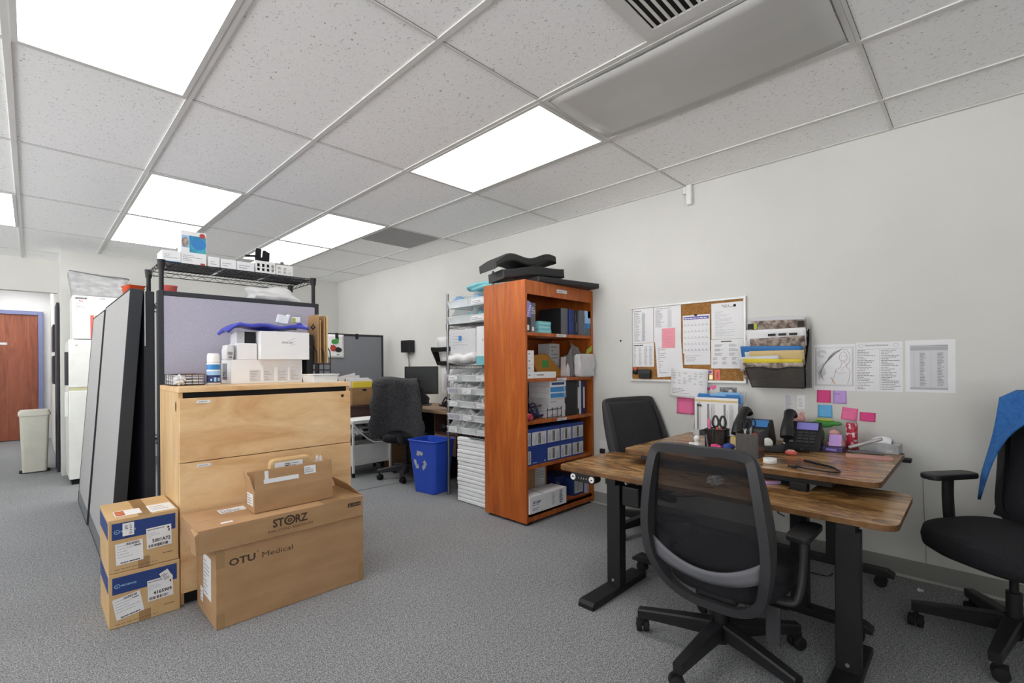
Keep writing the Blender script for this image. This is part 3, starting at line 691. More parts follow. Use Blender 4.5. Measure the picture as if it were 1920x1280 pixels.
tag(sw.build('knit_top', 'sweater', None, (2.85, -0.10, 0), (0, 0, rad(53))), 'blue knit top draped over the back of the armchair by the wall', 'sweater')
# ---------------------------------------------------------------- bookcase, end on to the wall
KX0, KX1, KY0, KY1, KH = 2.545, 3.40, 2.41, 2.87, 1.835
t = thing('bookcase', 'tall cherry wood bookcase standing end-on to the wall', 'bookcase', (KX0, KY0, 0))
W, D = KX1 - KX0, KY1 - KY0; P = 0.022
b = MB(); b.box(0, P, 0, D, 0.02, KH, 0, 0.0015); b.build('side_panel', 'cherry', t)
b = MB(); b.box(W - P, W, 0, D, 0.02, KH, 0, 0.0015); b.build('side_panel', 'cherry', t)
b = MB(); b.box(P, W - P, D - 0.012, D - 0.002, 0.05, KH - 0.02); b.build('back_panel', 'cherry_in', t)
b = MB(); b.box(P, W - P, 0.004, D - 0.012, KH - 0.025, KH - 0.001); b.box(P, W - P, 0.004, 0.024, KH - 0.105, KH - 0.025); b.build('top', 'cherry', t)
b = MB(); b.box(P, W - P, 0.006, 0.024, 0.022, 0.085); b.build('plinth', 'cherry', t)
SH = [0.085, 0.44, 0.775, 1.095, 1.445]     # upper faces of the shelves
for z in SH:
    b = MB(); b.box(P, W - P, 0.006, D - 0.012, z - 0.025, z, 0, 0.001); s = b.build('shelf', 'cherry', t)
    if z > 0.5:
        l = MB(); l.box(0.37, 0.49, 0.0045, 0.006, z - 0.024, z - 0.002); l.lines((0.37, 0.0045, z - 0.024), X_, Z_, 0.01, 0.004, 0.1, 0.014, 1, 1, 3, (0.6, 0.9), 0.4); l.build('shelf_label', ['paperg', 'inkg'], s)
l = MB(); l.box(0.37, 0.5, 0.002, 0.0038, KH - 0.062, KH - 0.035); l.lines((0.37, 0.002, KH - 0.062), X_, Z_, 0.01, 0.004, 0.1, 0.014, 1, 1, 3, (0.6, 0.9), 0.4); l.build('shelf_label', ['paperg', 'inkg'], t)
for x, y in ((0.03, 0.04), (W - 0.03, 0.04), (0.03, D - 0.04), (W - 0.03, D - 0.04)):
    b = MB(); b.cyl((x, y, 0), (x, y, 0.0215), 0.014, seg=12); b.build('glide', 'black', t)

def carton(name, label, cat, x0, x1, y0, y1, z0, z1, m, deco=None, mats=(), group=None, bev=0.0015, rz=0.0):
    """a closed box; deco(mb, w, d, h) adds print on its faces"""
    w, d, h = x1 - x0, y1 - y0, z1 - z0
    b = MB(); b.box(0, w, 0, d, 0, h, 0, bev)
    if deco: deco(b, w, d, h)
    o = b.build(name, [m] + list(mats), None, (x0, y0, z0), (0, 0, rz))
    return tag(o, label, cat, group)

# shelf 4 (top): kit box, case, aqua cartons, binders-like product boxes
z = SH[4] + 0.0006
def deco(b, w, d, h):
    o = (0, 0, 0); b.rect(o, X_, Z_, 0, h * 0.5, w * 0.5, h * 0.5, 1); b.rect(o, X_, Z_, 0, 0, w * 0.5, h * 0.5, 2)
    for i in range(7): b.rect(o, X_, Z_, 0.004 + i * 0.006, h * (0.52 + 0.06 * i), 0.02, 0.005, 3, 0.0008)
    b.write('LIFE', o, X_, Z_, w * 0.56, h * 0.78, 0.014, 3, 0.0008); b.write('TRUE', o, X_, Z_, w * 0.56, h * 0.7, 0.014, 3, 0.0008); b.write('PACK', o, X_, Z_, w * 0.56, h * 0.62, 0.014, 3, 0.0008)
    b.rect(o, X_, Z_, w * 0.62, h * 0.05, 0.022, 0.03, 3, 0.0008); b.rect(o, X_, Z_, 0.004, h * 0.06, 0.03, 0.04, 3, 0.0008)
carton('product_box', 'slate and violet printed product box at the shaded end of the top shelf', 'box', 2.575, 2.68, 2.43, 2.56, z, z + 0.225, 'bindergry', deco, ['lcd', 'binderblk', 'paper'])
t = thing('carry_case', 'pale grey rounded carry case behind the printed product box', 'case', (2.715, 2.66, z))
b = MB(); b.prism([(x, zz + 0.135) for x, zz in rrect(-0.07, 0.1, -0.135, 0.135, 0.04)], -0.07, 0.07, 'y', 0, bev=0.01); b.build('body', 'paperg', t)
b = MB(); b.box(-0.005, 0.02, -0.076, -0.07, 0.2, 0.225, 0, 0.002); b.build('latch', 'black', t)
b = MB(); b.box(0.0, 0.06, -0.078, -0.07, 0.0, 0.1, 0, 0.002); b.build('dark_panel', 'binderblk', t)
for k, (zz, dx, lab) in enumerate(((0, 0.0, 'aqua carton at the foot of the little stack of three'), (0.03, -0.006, 'aqua carton in the middle of the little stack of three'), (0.061, -0.004, 'aqua carton on top of the little stack of three'))):
    carton('aqua_carton', lab + ' on the bookcase top shelf', 'carton', 2.715 + dx, 2.86 + dx, 2.425, 2.55, z + zz, z + zz + 0.0295, 'aquab', lambda b, w, d, h: b.rect((0, 0, 0), X_, Z_, 0.01, h * 0.45, w * 0.8, 0.003, 1), ['paper'], 'aqua cartons on the top shelf')
def vbox(name, label, x0, x1, y0, h, m, stripes, mats):
    def deco(b, w, d, hh):
        for a, w_, z_, h_, mi in stripes: b.rect((0, 0, 0), X_, Z_, a * w, z_ * hh, w_ * w, h_ * hh, mi)
        b.rect((0, 0, 0), X_, Z_, w * 0.42, hh * 0.13, 0.016, 0.075, len(mats) , 0.0008)
        b.lines((0, 0, 0), Z_, MX, hh * 0.55, -w * 0.52, hh * 0.32, 0.012, 1, len(mats), 2, (0.9, 0.95), 0.5, 0.0008)
    carton(name, label, 'box', x0, x1, y0, y0 + 0.24, z, z + h, m, deco, list(mats) + ['paper'])
vbox('product_box', 'black sided product box with a grey front beside the aqua cartons', 2.995, 3.088, 2.44, 0.215, 'binderblk', [(0.06, 0.94, 0, 1, 1)], ['bindergry'])
vbox('product_box', 'navy product box between the black sided one and a slim black one', 3.092, 3.162, 2.43, 0.21, 'binderblu', [(0.0, 0.25, 0, 1, 1)], ['blueb'])
vbox('product_box', 'slim black product box wedged against the navy one', 3.166, 3.208, 2.43, 0.205, 'binderblk', [], ['bindergry'])
vbox('product_box', 'grey product box with a blue and lime corner print, next to the wall', 3.213, 3.372, 2.415, 0.21, 'bindergry', [(0.45, 0.55, 0.5, 0.5, 1), (0.75, 0.25, 0.72, 0.28, 2), (0.6, 0.4, 0.3, 0.2, 3)], ['skyb', 'lime', 'blue2'])

# shelf 3: small white cartons in a tower, flat box, padded envelope, wrapped supplies
z = SH[3] + 0.0006
for k in range(4):
    pos = ('lowest', 'second from the bottom', 'third from the bottom', 'topmost')[k]
    carton('white_carton', pos + ' of the four small white cartons in a tower', 'carton', 2.575, 2.655, 2.425, 2.55, z + k * 0.0532, z + k * 0.0532 + 0.0525, 'paper', lambda b, w, d, h: b.rect((0, 0, 0), X_, Z_, 0.018, h * 0.42, 0.02, 0.009, 1), ['inkg'], 'small white cartons in a tower')
carton('white_carton', 'flat white carton lying beside the tower of small cartons', 'carton', 2.662, 2.92, 2.43, 2.56, z, z + 0.048, 'paper', lambda b, w, d, h: (b.lines((0, 0, 0), X_, Z_, 0.03, 0.015, 0.1, 0.02, 1, 1, 4, (0.8, 0.9), 0.6), b.rect((0, 0, 0), X_, Z_, w * 0.5, 0, 0.001, h, 1)), ['inkg'])
t = thing('padded_envelope', 'ochre padded envelope leaning over the flat white carton', 'envelope', (2.80, 2.60, z))
b = MB(); b.prism([(0.0, 0.165), (0.03, 0.18), (0.19, 0.198), (0.43, 0.01), (0.415, 0.0), (0.12, 0.0), (0.06, 0.06)], -0.012, 0.012, 'y', 0, bev=0.004); b.build('body', 'envel', t)
b = MB(); b.rect((0.13, -0.0125, 0.08), X_, Z_, 0, 0, 0.08, 0.06, 0); b.build('green_label', 'green', t)
def deco(b, w, d, h): b.lines((0, 0, 0), X_, Z_, 0.01, 0.02, w - 0.02, h - 0.03, 8, 1, 5, (0.3, 0.9), 0.3); b.rect((0, 0, 0), X_, Z_, 0, h * 0.3, w, 0.004, 2)
carton('white_carton', 'tall white carton with printed lines standing behind the padded envelope', 'carton', 3.11, 3.235, 2.65, 2.79, z, z + 0.285, 'paperg', deco, ['inkg', 'inkr'])
def crumple(name, label, cat, c, r, m, seed, amp=0.22, fold=7, mats=None):
    rng = random.Random(seed); ph = [rng.uniform(0, 6) for _ in range(6)]
    b = MB(); b.blob((0, 0, r[2]), r, 4, 0, None, lambda p: 1 + amp * (0.5 * math.sin(fold * p.x + ph[0] + 3 * p.z) + 0.4 * math.sin(fold * 1.4 * p.y + ph[1] + 2 * p.x) + 0.4 * math.sin(fold * 1.1 * p.z + ph[2] + 4 * p.y)))
    zmin = min(v[2] for v in b.v); b.v = [(v[0], v[1], v[2] - zmin) for v in b.v]
    for i, f in enumerate(b.f): b.s[i] = (i % 3 != 0)
    return tag(b.build(name, m, None, c), label, cat)
t = thing('film_bag', 'clear film bag of flat packets standing upright, wrinkled at its top', 'bag', (3.235, 2.535, z))
for k in range(3):
    b = MB(); b.box(-0.075 + k * 0.045, -0.045 + k * 0.045, -0.035, 0.045, 0, 0.17 + 0.01 * k, 0, 0.004); b.build('packet', ('paper', 'aqua', 'paper')[k], t)
b = MB(); b.sheet(lambda u, v: (-0.085 + 0.17 * u + 0.012 * math.sin(8 * v + 4 * u), -0.045 + 0.025 * math.sin(9 * u + 5 * v), 0.003 + (0.275 + 0.03 * math.sin(7 * u)) * v), 14, 14, 0.001); b.build('film', 'greyfilm', t)
t = thing('wrapped_kit', 'clear wrapped kit with red bands at the wall end of the third shelf', 'packet', (3.272, 2.42, z))
b = MB(); b.prism([(x, zz + 0.095) for x, zz in rrect(-0.1, 0.1, -0.095, 0.095, 0.03)], -0.035, 0.025, 'y', 0, bev=0.010); b.build('body', 'paperg', t)
b = MB(); b.box(-0.085, 0.085, -0.0375, -0.0355, 0.13, 0.17); b.box(-0.085, 0.05, -0.0375, -0.0355, 0.025, 0.045); b.build('band', 'inkr', t)
b = MB(); b.sheet(lambda u, v: (-0.103 + 0.206 * u, -0.047 + 0.006 * math.sin(12 * u + 9 * v), 0.002 + 0.19 * v), 10, 10, 0.001); b.build('film', 'poly', t)
b = MB(); b.T = Matrix.Translation((0.03, -0.025, 0.194)) @ Matrix.Rotation(rad(-25), 4, 'Y') @ Matrix.Rotation(rad(25), 4, 'X'); b.box(-0.03, 0.06, -0.001, 0.001, 0, 0.055); b.build('sticky_tab', 'lime', t)

# shelf 2: blue and white boxes, binders, cables in a basket
z = SH[2] + 0.0006
Bx = [(0, 0.052, 'lowest white', 'paperg', 0.0), (0.0525, 0.052, 'second white', 'paperg', 0.004), (0.105, 0.05, 'third white', 'paperg', -0.004)]
for zz, h, nm, m, dx in Bx:
    carton('white_carton', nm + ' carton from the shelf up, under the blue and white boxes', 'carton', 2.845 + dx, 3.045 + dx, 2.44, 2.66, z + zz, z + zz + h, m, lambda b, w, d, h: b.lines((0, 0, 0), X_, Z_, 0.02, h * 0.3, 0.1, 0.014, 1, 1, 8, (0.6, 0.9), 0.5), ['inkg'], 'white cartons under the blue boxes')
def deco(b, w, d, h): b.rect((0, 0, 0), X_, Z_, 0.003, 0.004, w - 0.006, h - 0.008, 1); b.write('2098', (0, 0, 0), Z_, MX, 0.01, -w + 0.012, 0.02, 2, 0.0009, width=h * 0.6)
carton('blue_carton', 'mid blue carton, the lower of two on the pile of white cartons', 'carton', 2.847, 3.047, 2.43, 2.66, z + 0.156, z + 0.2, 'paper', deco, ['blue2', 'paper'], 'blue cartons on the third pile')
carton('blue_carton', 'mid blue carton, the upper of two on the pile of white cartons', 'carton', 2.845, 3.045, 2.43, 2.66, z + 0.201, z + 0.25, 'paper', deco, ['blue2', 'paper'], 'blue cartons on the third pile')
carton('white_carton', 'white carton with a navy title strip on top of the blue cartons', 'carton', 2.845, 3.045, 2.43, 2.66, z + 0.251, z + 0.292, 'paper', lambda b, w, d, h: b.rect((0, 0, 0), X_, Z_, 0.02, h * 0.25, w - 0.04, h * 0.5, 1), ['navy'])
t = thing('cable_tangle', 'tangle of navy and black cables piled at the front of the shelf', 'cables', (2.74, 2.51, z))
rng = random.Random(4)
for k in range(9):
    P = [(rng.uniform(-0.085, 0.085), rng.uniform(-0.05, 0.06), rng.uniform(0.008, 0.02 + 0.013 * k)) for _ in range(6)]
    b = MB(); b.tube(curve_pts(P, 6), 0.004, 6); b.build('cable', ('binderblu', 'black', 'binderblu')[k % 3], t)
t = thing('wire_tray', 'small black wire tray tipped on its side in front of the white cartons', 'tray', (2.90, 2.415, z))
b = MB()
for zz in (0.012, 0.07): b.tube([(-0.11, 0.004, zz), (0.06, 0.004, zz), (0.075, 0.004, zz + 0.02)], 0.003, 6)
for x in (-0.1, -0.04, 0.02, 0.07): b.tube([(x, 0.004, 0.004), (x + 0.01, 0.012, 0.085)], 0.0025, 6)
b.build('frame', 'black', t)
crumple('supply_pouch', 'crumpled red and aqua printed pouch at the front corner of the shelf', 'pouch', (2.612, 2.44, z), (0.03, 0.024, 0.026), 'pouchm' if False else 'redc', 3)
for k, (x0, x1, m, h, lab) in enumerate(((3.056, 3.212, 'binderblk', 0.285, 'wide black binder standing beside the blue cartons'), (3.214, 3.25, 'char', 0.28, 'dark grey binder with a spine tab, between black and white ones'), (3.252, 3.278, 'paperg', 0.285, 'thin white binder standing between two dark ones'), (3.28, 3.34, 'binderblu', 0.28, 'navy binder standing last in the row of binders'))):
    t = thing('ring_binder', lab, 'binder', (x0, 2.45, z), 0, 'binders on the middle shelf', (0, 0, 0))
    b = MB(); b.box(0, x1 - x0, 0, 0.28, 0, h, 0, 0.003); b.build('cover', m, t)
    if k in (1, 3): b = MB(); b.box((x1 - x0) * 0.45, (x1 - x0) * 0.75, -0.0015, -0.0002, 0.05, 0.23); b.build('spine_tab', 'paper', t)

# shelf 1: two rows of royal blue cartons with white labels
z = SH[1] + 0.0006; n = 0
for r in range(2):
    for c in range(5):
        E_ = (2.572, 2.622, 2.80, 2.962, 3.115, 3.275); x0 = E_[c]; x1 = E_[c + 1] - 0.003
        row = 'lower' if r == 0 else 'upper'; w_ = x1 - x0
        plain = (r == 0 and c == 1)
        def deco(b, w, d, h):
            o = (0, 0, 0)
            if plain: b.lines(o, X_, Z_, 0.01, 0.012, 0.05, 0.008, 1, 1, 2, (0.9, 0.95), 0.6, 0.0006); b.rect(o, X_, Z_, w - 0.03, 0.014, 0.012, 0.01, 1); return
            b.rect(o, X_, Z_, 0.006, 0.012, w - 0.012, h * 0.72, 1)
            b.lines(o, Z_, MX, 0.018, -w * 0.32, h * 0.62, w * 0.22, 5, 2, 20 + c + r * 7, (0.5, 0.95), 0.4, 0.0008)
            b.barcode(o, X_, Z_, w * 0.40, 0.02, w * 0.2, h * 0.6, 3, 30 + c, 0.0008); b.lines(o, Z_, MX, 0.018, -w * 0.9, h * 0.62, w * 0.24, 4, 2, 40 + c + r, (0.4, 0.95), 0.4, 0.0008)
        lab = 'royal blue carton without a label, second from the open end of the lower row' if plain else 'royal blue carton with a white barcode label, %s row, %s' % (row, ('half hidden by the side panel', 'second from the side panel', 'in the middle', 'second from the wall end', 'at the wall end')[c])
        carton('blue_carton', lab, 'carton', x0, x1, 2.425, 2.7, z + r * 0.137, z + r * 0.137 + 0.136, 'blueb', deco, ['paperg', 'inkg', 'ink'], 'royal blue cartons in two rows')

# shelf 0: white printed box in front of a brown one, dark blue cartons
z = SH[0] + 0.0006
def deco(b, w, d, h):
    o = (0, 0, 0); b.write('Job Layer', o, X_, Z_, 0.03, h * 0.55, 0.026, 1, width=0.09, bold=0.02); b.lines(o, X_, Z_, 0.03, h * 0.42, 0.09, 0.012, 1, 2, 5); b.lines(o, X_, Z_, 0.03, 0.02, 0.12, 0.022, 2, 1, 9, (0.4, 0.8))
    b.lines(o, X_, Z_, w * 0.58, 0.02, 0.05, h * 0.7, 8, 2, 6); b.lines(o, X_, Z_, w * 0.8, 0.015, 0.055, h * 0.8, 7, 1, 7, (0.5, 0.95), 0.55)
    b.rect((0, 0, h), X_, Y_, w * 0.34, 0, 0.012, d, 2)
carton('white_box', 'long white printed box at the front of the bottom shelf', 'box', 2.572, 3.005, 2.40, 2.56, z, z + 0.13, 'paper', deco, ['inkb' if False else 'navy', 'inkg'])
def deco(b, w, d, h):
    b.rect((0, 0, 0), X_, Z_, 0.0, 0.1, 0.05, 0.15, 1); b.rect((0, 0, 0), X_, Z_, w - 0.14, 0.08, 0.12, 0.19, 1); b.lines((0, 0, 0), X_, Z_, w - 0.135, 0.09, 0.11, 0.17, 9, 2, 4, (0.3, 0.95), 0.35, 0.0008); b.lines((0, 0, 0), X_, Z_, 0.005, 0.11, 0.04, 0.12, 6, 2, 4, (0.3, 0.95), 0.35, 0.0008)
carton('brown_carton', 'brown labelled carton standing behind the long white printed box', 'carton', 2.575, 2.99, 2.6, 2.8, z, z + 0.285, 'card', deco, ['paperg', 'inkg'])
def deco(b, w, d, h): b.rect((0, 0, 0), X_, Z_, 0.012, 0.02, w - 0.03, h * 0.7, 1); b.barcode((0, 0, 0), X_, Z_, 0.02, 0.03, w - 0.05, h * 0.55, 2, 3, 0.0008)
carton('navy_carton', 'dark blue carton with a barcode label lying on the bottom shelf', 'carton', 3.19, 3.335, 2.47, 2.78, z, z + 0.15, 'navy', deco, ['paperg', 'inkg'])
carton('navy_carton', 'dark blue carton turned sideways behind the barcoded one', 'carton', 3.06, 3.18, 2.56, 2.8, z, z + 0.165, 'binderblu', lambda b, w, d, h: b.lines((0, 0, 0), X_, Z_, 0.01, 0.1, 0.06, 0.03, 2, 1, 4), ['skyb'])
carton('lilac_carton', 'pale violet carton standing at the wall end of the bottom shelf', 'carton', 3.342, 3.372, 2.44, 2.6, z, z + 0.20, 'lilacg' if False else 'lavender', lambda b, w, d, h: b.rect((0, 0, 0), X_, Z_, 0.01, 0.04, w - 0.02, 0.09, 1), ['paperg'])

# black pads lying on top of the bookcase
z = KH + 0.0006
b = MB(); 
def pad(b, L, Wd, th, wave, tilt=0.0):
    n = 20
    top = [(-L / 2 + L * i / n, th + wave(i / n)) for i in range(n + 1)]; bot = [(x, zz - th) for x, zz in top]
    b.prism(top + list(reversed(bot)), -Wd / 2, Wd / 2, 'y', 0, bev=0.012)
b = MB(); pad(b, 0.64, 0.34, 0.042, lambda u: 0.0); b.T = Matrix()
tag(b.build('flat_pad', 'vinylpad', None, (3.045, 2.515, z), (0, 0, rad(-11))), 'long flat black pad lying along the bookcase top and over its wall end', 'pad')
b = MB(); pad(b, 0.56, 0.28, 0.07, lambda u: 0.02 * math.sin(PI * u) ** 2)
tag(b.build('foam_cushion', 'vinylpad', None, (2.81, 2.64, z + 0.047), (0, rad(-5), rad(-18))), 'thick black foam cushion lying under the curved one on the bookcase', 'cushion')
b = MB(); pad(b, 0.58, 0.27, 0.058, lambda u: 0.03 * math.sin(PI * 1.0 * u) + 0.025 * math.sin(3.0 * PI * u - 0.6))
tag(b.build('curved_cushion', 'vinylpad', None, (2.745, 2.67, z + 0.138), (0, rad(-7), rad(-14))), 'curved black cushion lying topmost on the bookcase', 'cushion')
# ---------------------------------------------------------------- wire shelving units
def wire_shelf(parent, x0, x1, y0, y1, z, m, name='shelf', n=14, long_x=True):
    """one wire deck: two-rail truss all round, cross wires on top"""
    b = MB(); r = 0.003
    for zz in (z, z - 0.028):
        b.tube([(x0, y0, zz), (x1, y0, zz), (x1, y1, zz), (x0, y1, zz)], r, 6, closed=True)
    def zig(a, c, k):
        P = []
        for i in range(2 * k + 1):
            f = i / (2 * k); P.append((a[0] + (c[0] - a[0]) * f, a[1] + (c[1] - a[1]) * f, z if i % 2 == 0 else z - 0.028))
        b.tube(P, 0.002, 5)
    zig((x0, y0), (x1, y0), int((x1 - x0) / 0.07)); zig((x0, y1), (x1, y1), int((x1 - x0) / 0.07)); zig((x0, y0), (x0, y1), int((y1 - y0) / 0.07)); zig((x1, y0), (x1, y1), int((y1 - y0) / 0.07))
    b.build(name + '_rim' if False else name, m, parent)
    b = MB(); k = int((x1 - x0) / 0.025)
    for i in range(1, k): x = x0 + (x1 - x0) * i / k; b.tube([(x, y0, z + 0.001), (x, y1, z + 0.001)], 0.0015, 4)
    for f in (0.33, 0.66): y = y0 + (y1 - y0) * f; b.tube([(x0, y, z - 0.004), (x1, y, z - 0.004)], 0.003, 5)
    b.build('wire_mesh', m, parent)
def post(parent, x, y, z1, m, r=0.0125):
    b = MB(); b.cyl((x, y, 0.006), (x, y, z1), r, seg=14)
    for k in range(int(z1 / 0.025)): b.tube([(x, y, 0.03 + k * 0.025), (x, y, 0.033 + k * 0.025)], r * 1.05, 10, cap=False)
    b.cyl((x, y, 0), (x, y, 0.02), r * 1.3, seg=12); b.build('post', m, parent)
def sleeve(parent, x, y, z, m, r=0.02):
    b = MB(); b.cyl((x, y, z - 0.045), (x, y, z + 0.008), r * 0.82, r, seg=14); b.build('sleeve', m, parent)

# chrome rack of plastic bins behind the bookcase
SX0, SX1, SY0, SY1 = 2.70, 3.15, 2.93, 3.55
t = thing('bin_rack', 'dull chrome wire rack of plastic bins behind the bookcase', 'shelving unit', (0, 0, 0))
for x in (SX0, SX1):
    for y in (SY0, SY1): post(t, x, y, 1.985 if (x, y) == (SX0, SY0) else 1.86, 'chrome')
RZ = [0.585, 1.195, 1.57]
for z in RZ:
    wire_shelf(t, SX0, SX1, SY0, SY1, z, 'chrome')
    for x in (SX0, SX1):
        for y in (SY0, SY1): sleeve(t, x, y, z, 'chrome')

# open fronted bins facing the room (local: front towards -x)
def hopper(w=0.19, d=0.28, h=0.115):
    """hollow stacking bin, low lip at the front"""
    b = MB(); e = 0.003
    b.box(0, d, -w / 2, w / 2, 0, e)
    pr = [(0.02, 0), (d, 0), (d, h), (0.09, h), (0.035, h * 0.45), (0.0, h * 0.45)]
    for s_ in (-1, 1):
        y = s_ * (w / 2 - e / 2); b.prism(pr, y - e / 2, y + e / 2, 'y')
    b.box(d - e, d, -w / 2 + e, w / 2 - e, e, h)
    b.add([(0.02, -w / 2 + e, e), (0.02, w / 2 - e, e), (0.0, w / 2 - e, h * 0.45), (0.0, -w / 2 + e, h * 0.45), (0.023, -w / 2 + e, e), (0.023, w / 2 - e, e), (0.003, w / 2 - e, h * 0.45), (0.003, -w / 2 + e, h * 0.45)],
          [(0, 3, 2, 1), (4, 5, 6, 7), (3, 7, 6, 2)])
    b.tube([(0.0, -w / 2, h * 0.45), (0.0, w / 2, h * 0.45)], 0.004, 6)
    return b
rng = random.Random(11)
def fill(parent, w, d, h, m, seed):
    r = random.Random(seed)
    for k in range(3):
        b = MB(); y = -w / 2 + 0.044 + k * (w - 0.088) / 2; hh = h * r.uniform(0.45, 0.85)
        b.T = Matrix.Translation((0.05 + r.uniform(0, 0.02), y, 0.006)) @ Matrix.Rotation(r.uniform(-0.06, 0.06), 4, 'Z')
        b.sheet(lambda u, v: (0.16 * u, -0.026 + 0.052 * v, 0.004 + hh * (0.5 + 0.5 * math.sin(PI * v)) * (0.6 + 0.4 * math.sin(5 * u + 4 * v + k + seed))), 8, 6, 0.003)
        b.build('contents', m if k != 1 else 'polyw', parent)
def bin_(x, y, z, label, m='frost', cm='paperg', w=0.19, d=0.28, h=0.115, seed=0, card=None, group='clear bins on the chrome rack'):
    t = thing('storage_bin', label, 'bin', (x, y, z), 0, group)
    hopper(w, d, h).build('body', m, t); fill(t, w, d, h, cm, seed)
    if card:
        b = MB(); b.box(-0.0015, -0.0002, -w * 0.3, w * 0.3, h * 0.08, h * 0.4); b.lines((-0.0015, w * 0.3, h * 0.08), MY, Z_, 0.01, 0.005, w * 0.5, h * 0.2, 2, 1, seed); b.build('label_card', [card, 'inkg'], t)
    return t
ROWN = ('bottom', 'second', 'third', 'fourth', 'top')
COLN = ('by the free post', 'in the middle', 'by the bookcase')
for r in range(5):
    for c in range(3):
        y = SY1 - 0.116 - c * 0.1925
        bin_(SX0 - 0.035 + 0.004 * ((r + c) % 3), y, RZ[0] + 0.004 + r * 0.117, 'clear open fronted bin of small parts, %s row of five, %s' % (ROWN[r], COLN[c]), seed=r * 3 + c, card='paper' if (r + c) % 2 == 0 else ('lavender' if c == 0 else None), cm=('paper', 'polyw', 'paperg')[(r * 2 + c) % 3])
for r in range(2):
    for c in range(2):
        y = SY1 - 0.165 - c * 0.288
        bin_(SX0 - 0.02, y, RZ[2] + 0.004 + r * 0.145, 'bluish clear bin with tubing, %s of two, upper deck %s' % (('lower', 'upper')[r], ('by the free post', 'by the bookcase')[c]), 'frost', ('aqua', 'skyb')[r], 0.285, 0.32, 0.142, 50 + r * 2 + c, 'paper' if c else None)
crumple('tubing_bag', 'bag of aqua tubing heaped on the uppermost bins', 'bag', (2.84, 3.2, RZ[2] + 0.2955), (0.10, 0.2, 0.035), 'aqua', 8, 0.2)
# middle deck: white carton on end, sheets in bags
z = RZ[1] + 0.003
carton('tall_carton', 'tall narrow white carton standing on the middle deck of the rack', 'carton', 2.69, 2.84, 2.956, 3.13, z + 0.0795, z + 0.335, 'paper', lambda b, w, d, h: (b.rect((0, d, 0), MY, Z_, d * 0.45, h * 0.5, 0.01, 0.02, 1), b.rect((0, d, 0), MY, Z_, d * 0.6, 0, 0.002, h, 1)), ['inkg'])
carton('aqua_carton', 'aqua and white carton lying under the tall narrow carton', 'carton', 2.685, 2.85, 2.956, 3.13, z + 0.004, z + 0.079, 'aquab', None)
t = thing('sheet_pack', 'stacked packs of white sheets with a blue square mark on the middle deck', 'packs', (2.70, 3.33, z))
b = MB(); b.box(0, 0.3, -0.17, 0.19, 0.09, 0.325, 0, 0.015); b.rect((0, 0.19, 0.09), MY, Z_, 0.13, 0.13, 0.045, 0.045, 1, 0.001); b.lines((0, 0.19, 0.09), MY, Z_, 0.05, 0.06, 0.26, 0.13, 5, 2, 3, (0.2, 0.9), 0.12, 0.001); b.build('pack', ['paperg', 'blue2', 'inkg'], t)
b = MB(); b.sheet(lambda u, v: (-0.02 + 0.33 * u, -0.175 + 0.37 * v, 0.066 + 0.02 * math.sin(3 * v + 2) * math.sin(PI * u) + 0.01 * math.sin(12 * v)), 8, 16, 0.07); b.build('film_bag', 'polyw', t)
carton('red_carton', 'flat red carton lying on the uppermost small bins', 'carton', 2.74, 2.95, 2.98, 3.26, RZ[0] + 0.590, RZ[0] + 0.60, 'inkr', None) if False else None
# big pack of white foam sheets at the foot of the rack
t = thing('foam_sheets', 'tall pack of white foam sheets at the foot of the chrome rack', 'foam sheets', (2.625, 3.12, 0))
b = MB()
rng = random.Random(5)
for k in range(16):
    z0 = 0.004 + k * 0.0352; b.T = Matrix.Rotation(rad(rng.uniform(-0.7, 0.7)), 4, 'Z')
    b.box(0.004 * rng.random(), 0.052, -0.23, 0.21, z0, z0 + 0.0345, 0, 0.008)
b.build('sheets', 'foamw', t)
b = MB(); b.T = Matrix.Translation((0.0, -0.05, 0.567)) @ Matrix.Rotation(rad(12), 4, 'Y'); b.box(-0.015, 0.045, -0.16, 0.1, 0.006, 0.012)
b.build('grey_sheet', 'slate', t)
# black wire rack behind the partition
GX0_, GX1_, GY0_, GY1_ = 0.548, 1.452, 3.525, 3.965
t = thing('wire_rack', 'black wire rack standing behind the lavender partition', 'shelving unit', (0, 0, 0))
for x in (GX0_, GX1_):
    for y in (GY0_, GY1_): post(t, x, y, 1.845, 'blackm', 0.0125)
KZ = [0.15, 0.75, 1.60, 1.84]
for z in KZ:
    wire_shelf(t, GX0_, GX1_, GY0_, GY1_, z, 'blackm')
    for x in (GX0_, GX1_):
        for y in (GY0_, GY1_): sleeve(t, x, y, z, 'blackm', 0.021)
l = MB()
for k in range(3): l.box(GX0_ + 0.06 + k * 0.29, GX0_ + 0.33 + k * 0.29, GY0_ + 0.06, GY1_ - 0.08, 1.8425, 1.8445)
l.build('shelf_liner', 'greypl', t)
z = 1.8452
def deco(b, w, d, h): b.lines((0, 0, 0), X_, Z_, 0.01, h * 0.35, w - 0.02, h * 0.4, 3, 1, 3, (0.3, 0.9), 0.3); b.rect((0, 0, 0), X_, Z_, 0.0, 0.0, w, 0.008, 2)
carton('glove_box', 'white printed carton at the end of the wire rack top', 'carton', 0.558, 0.652, 3.56, 3.72, z, z + 0.072, 'paper', deco, ['inkg', 'blue2'])
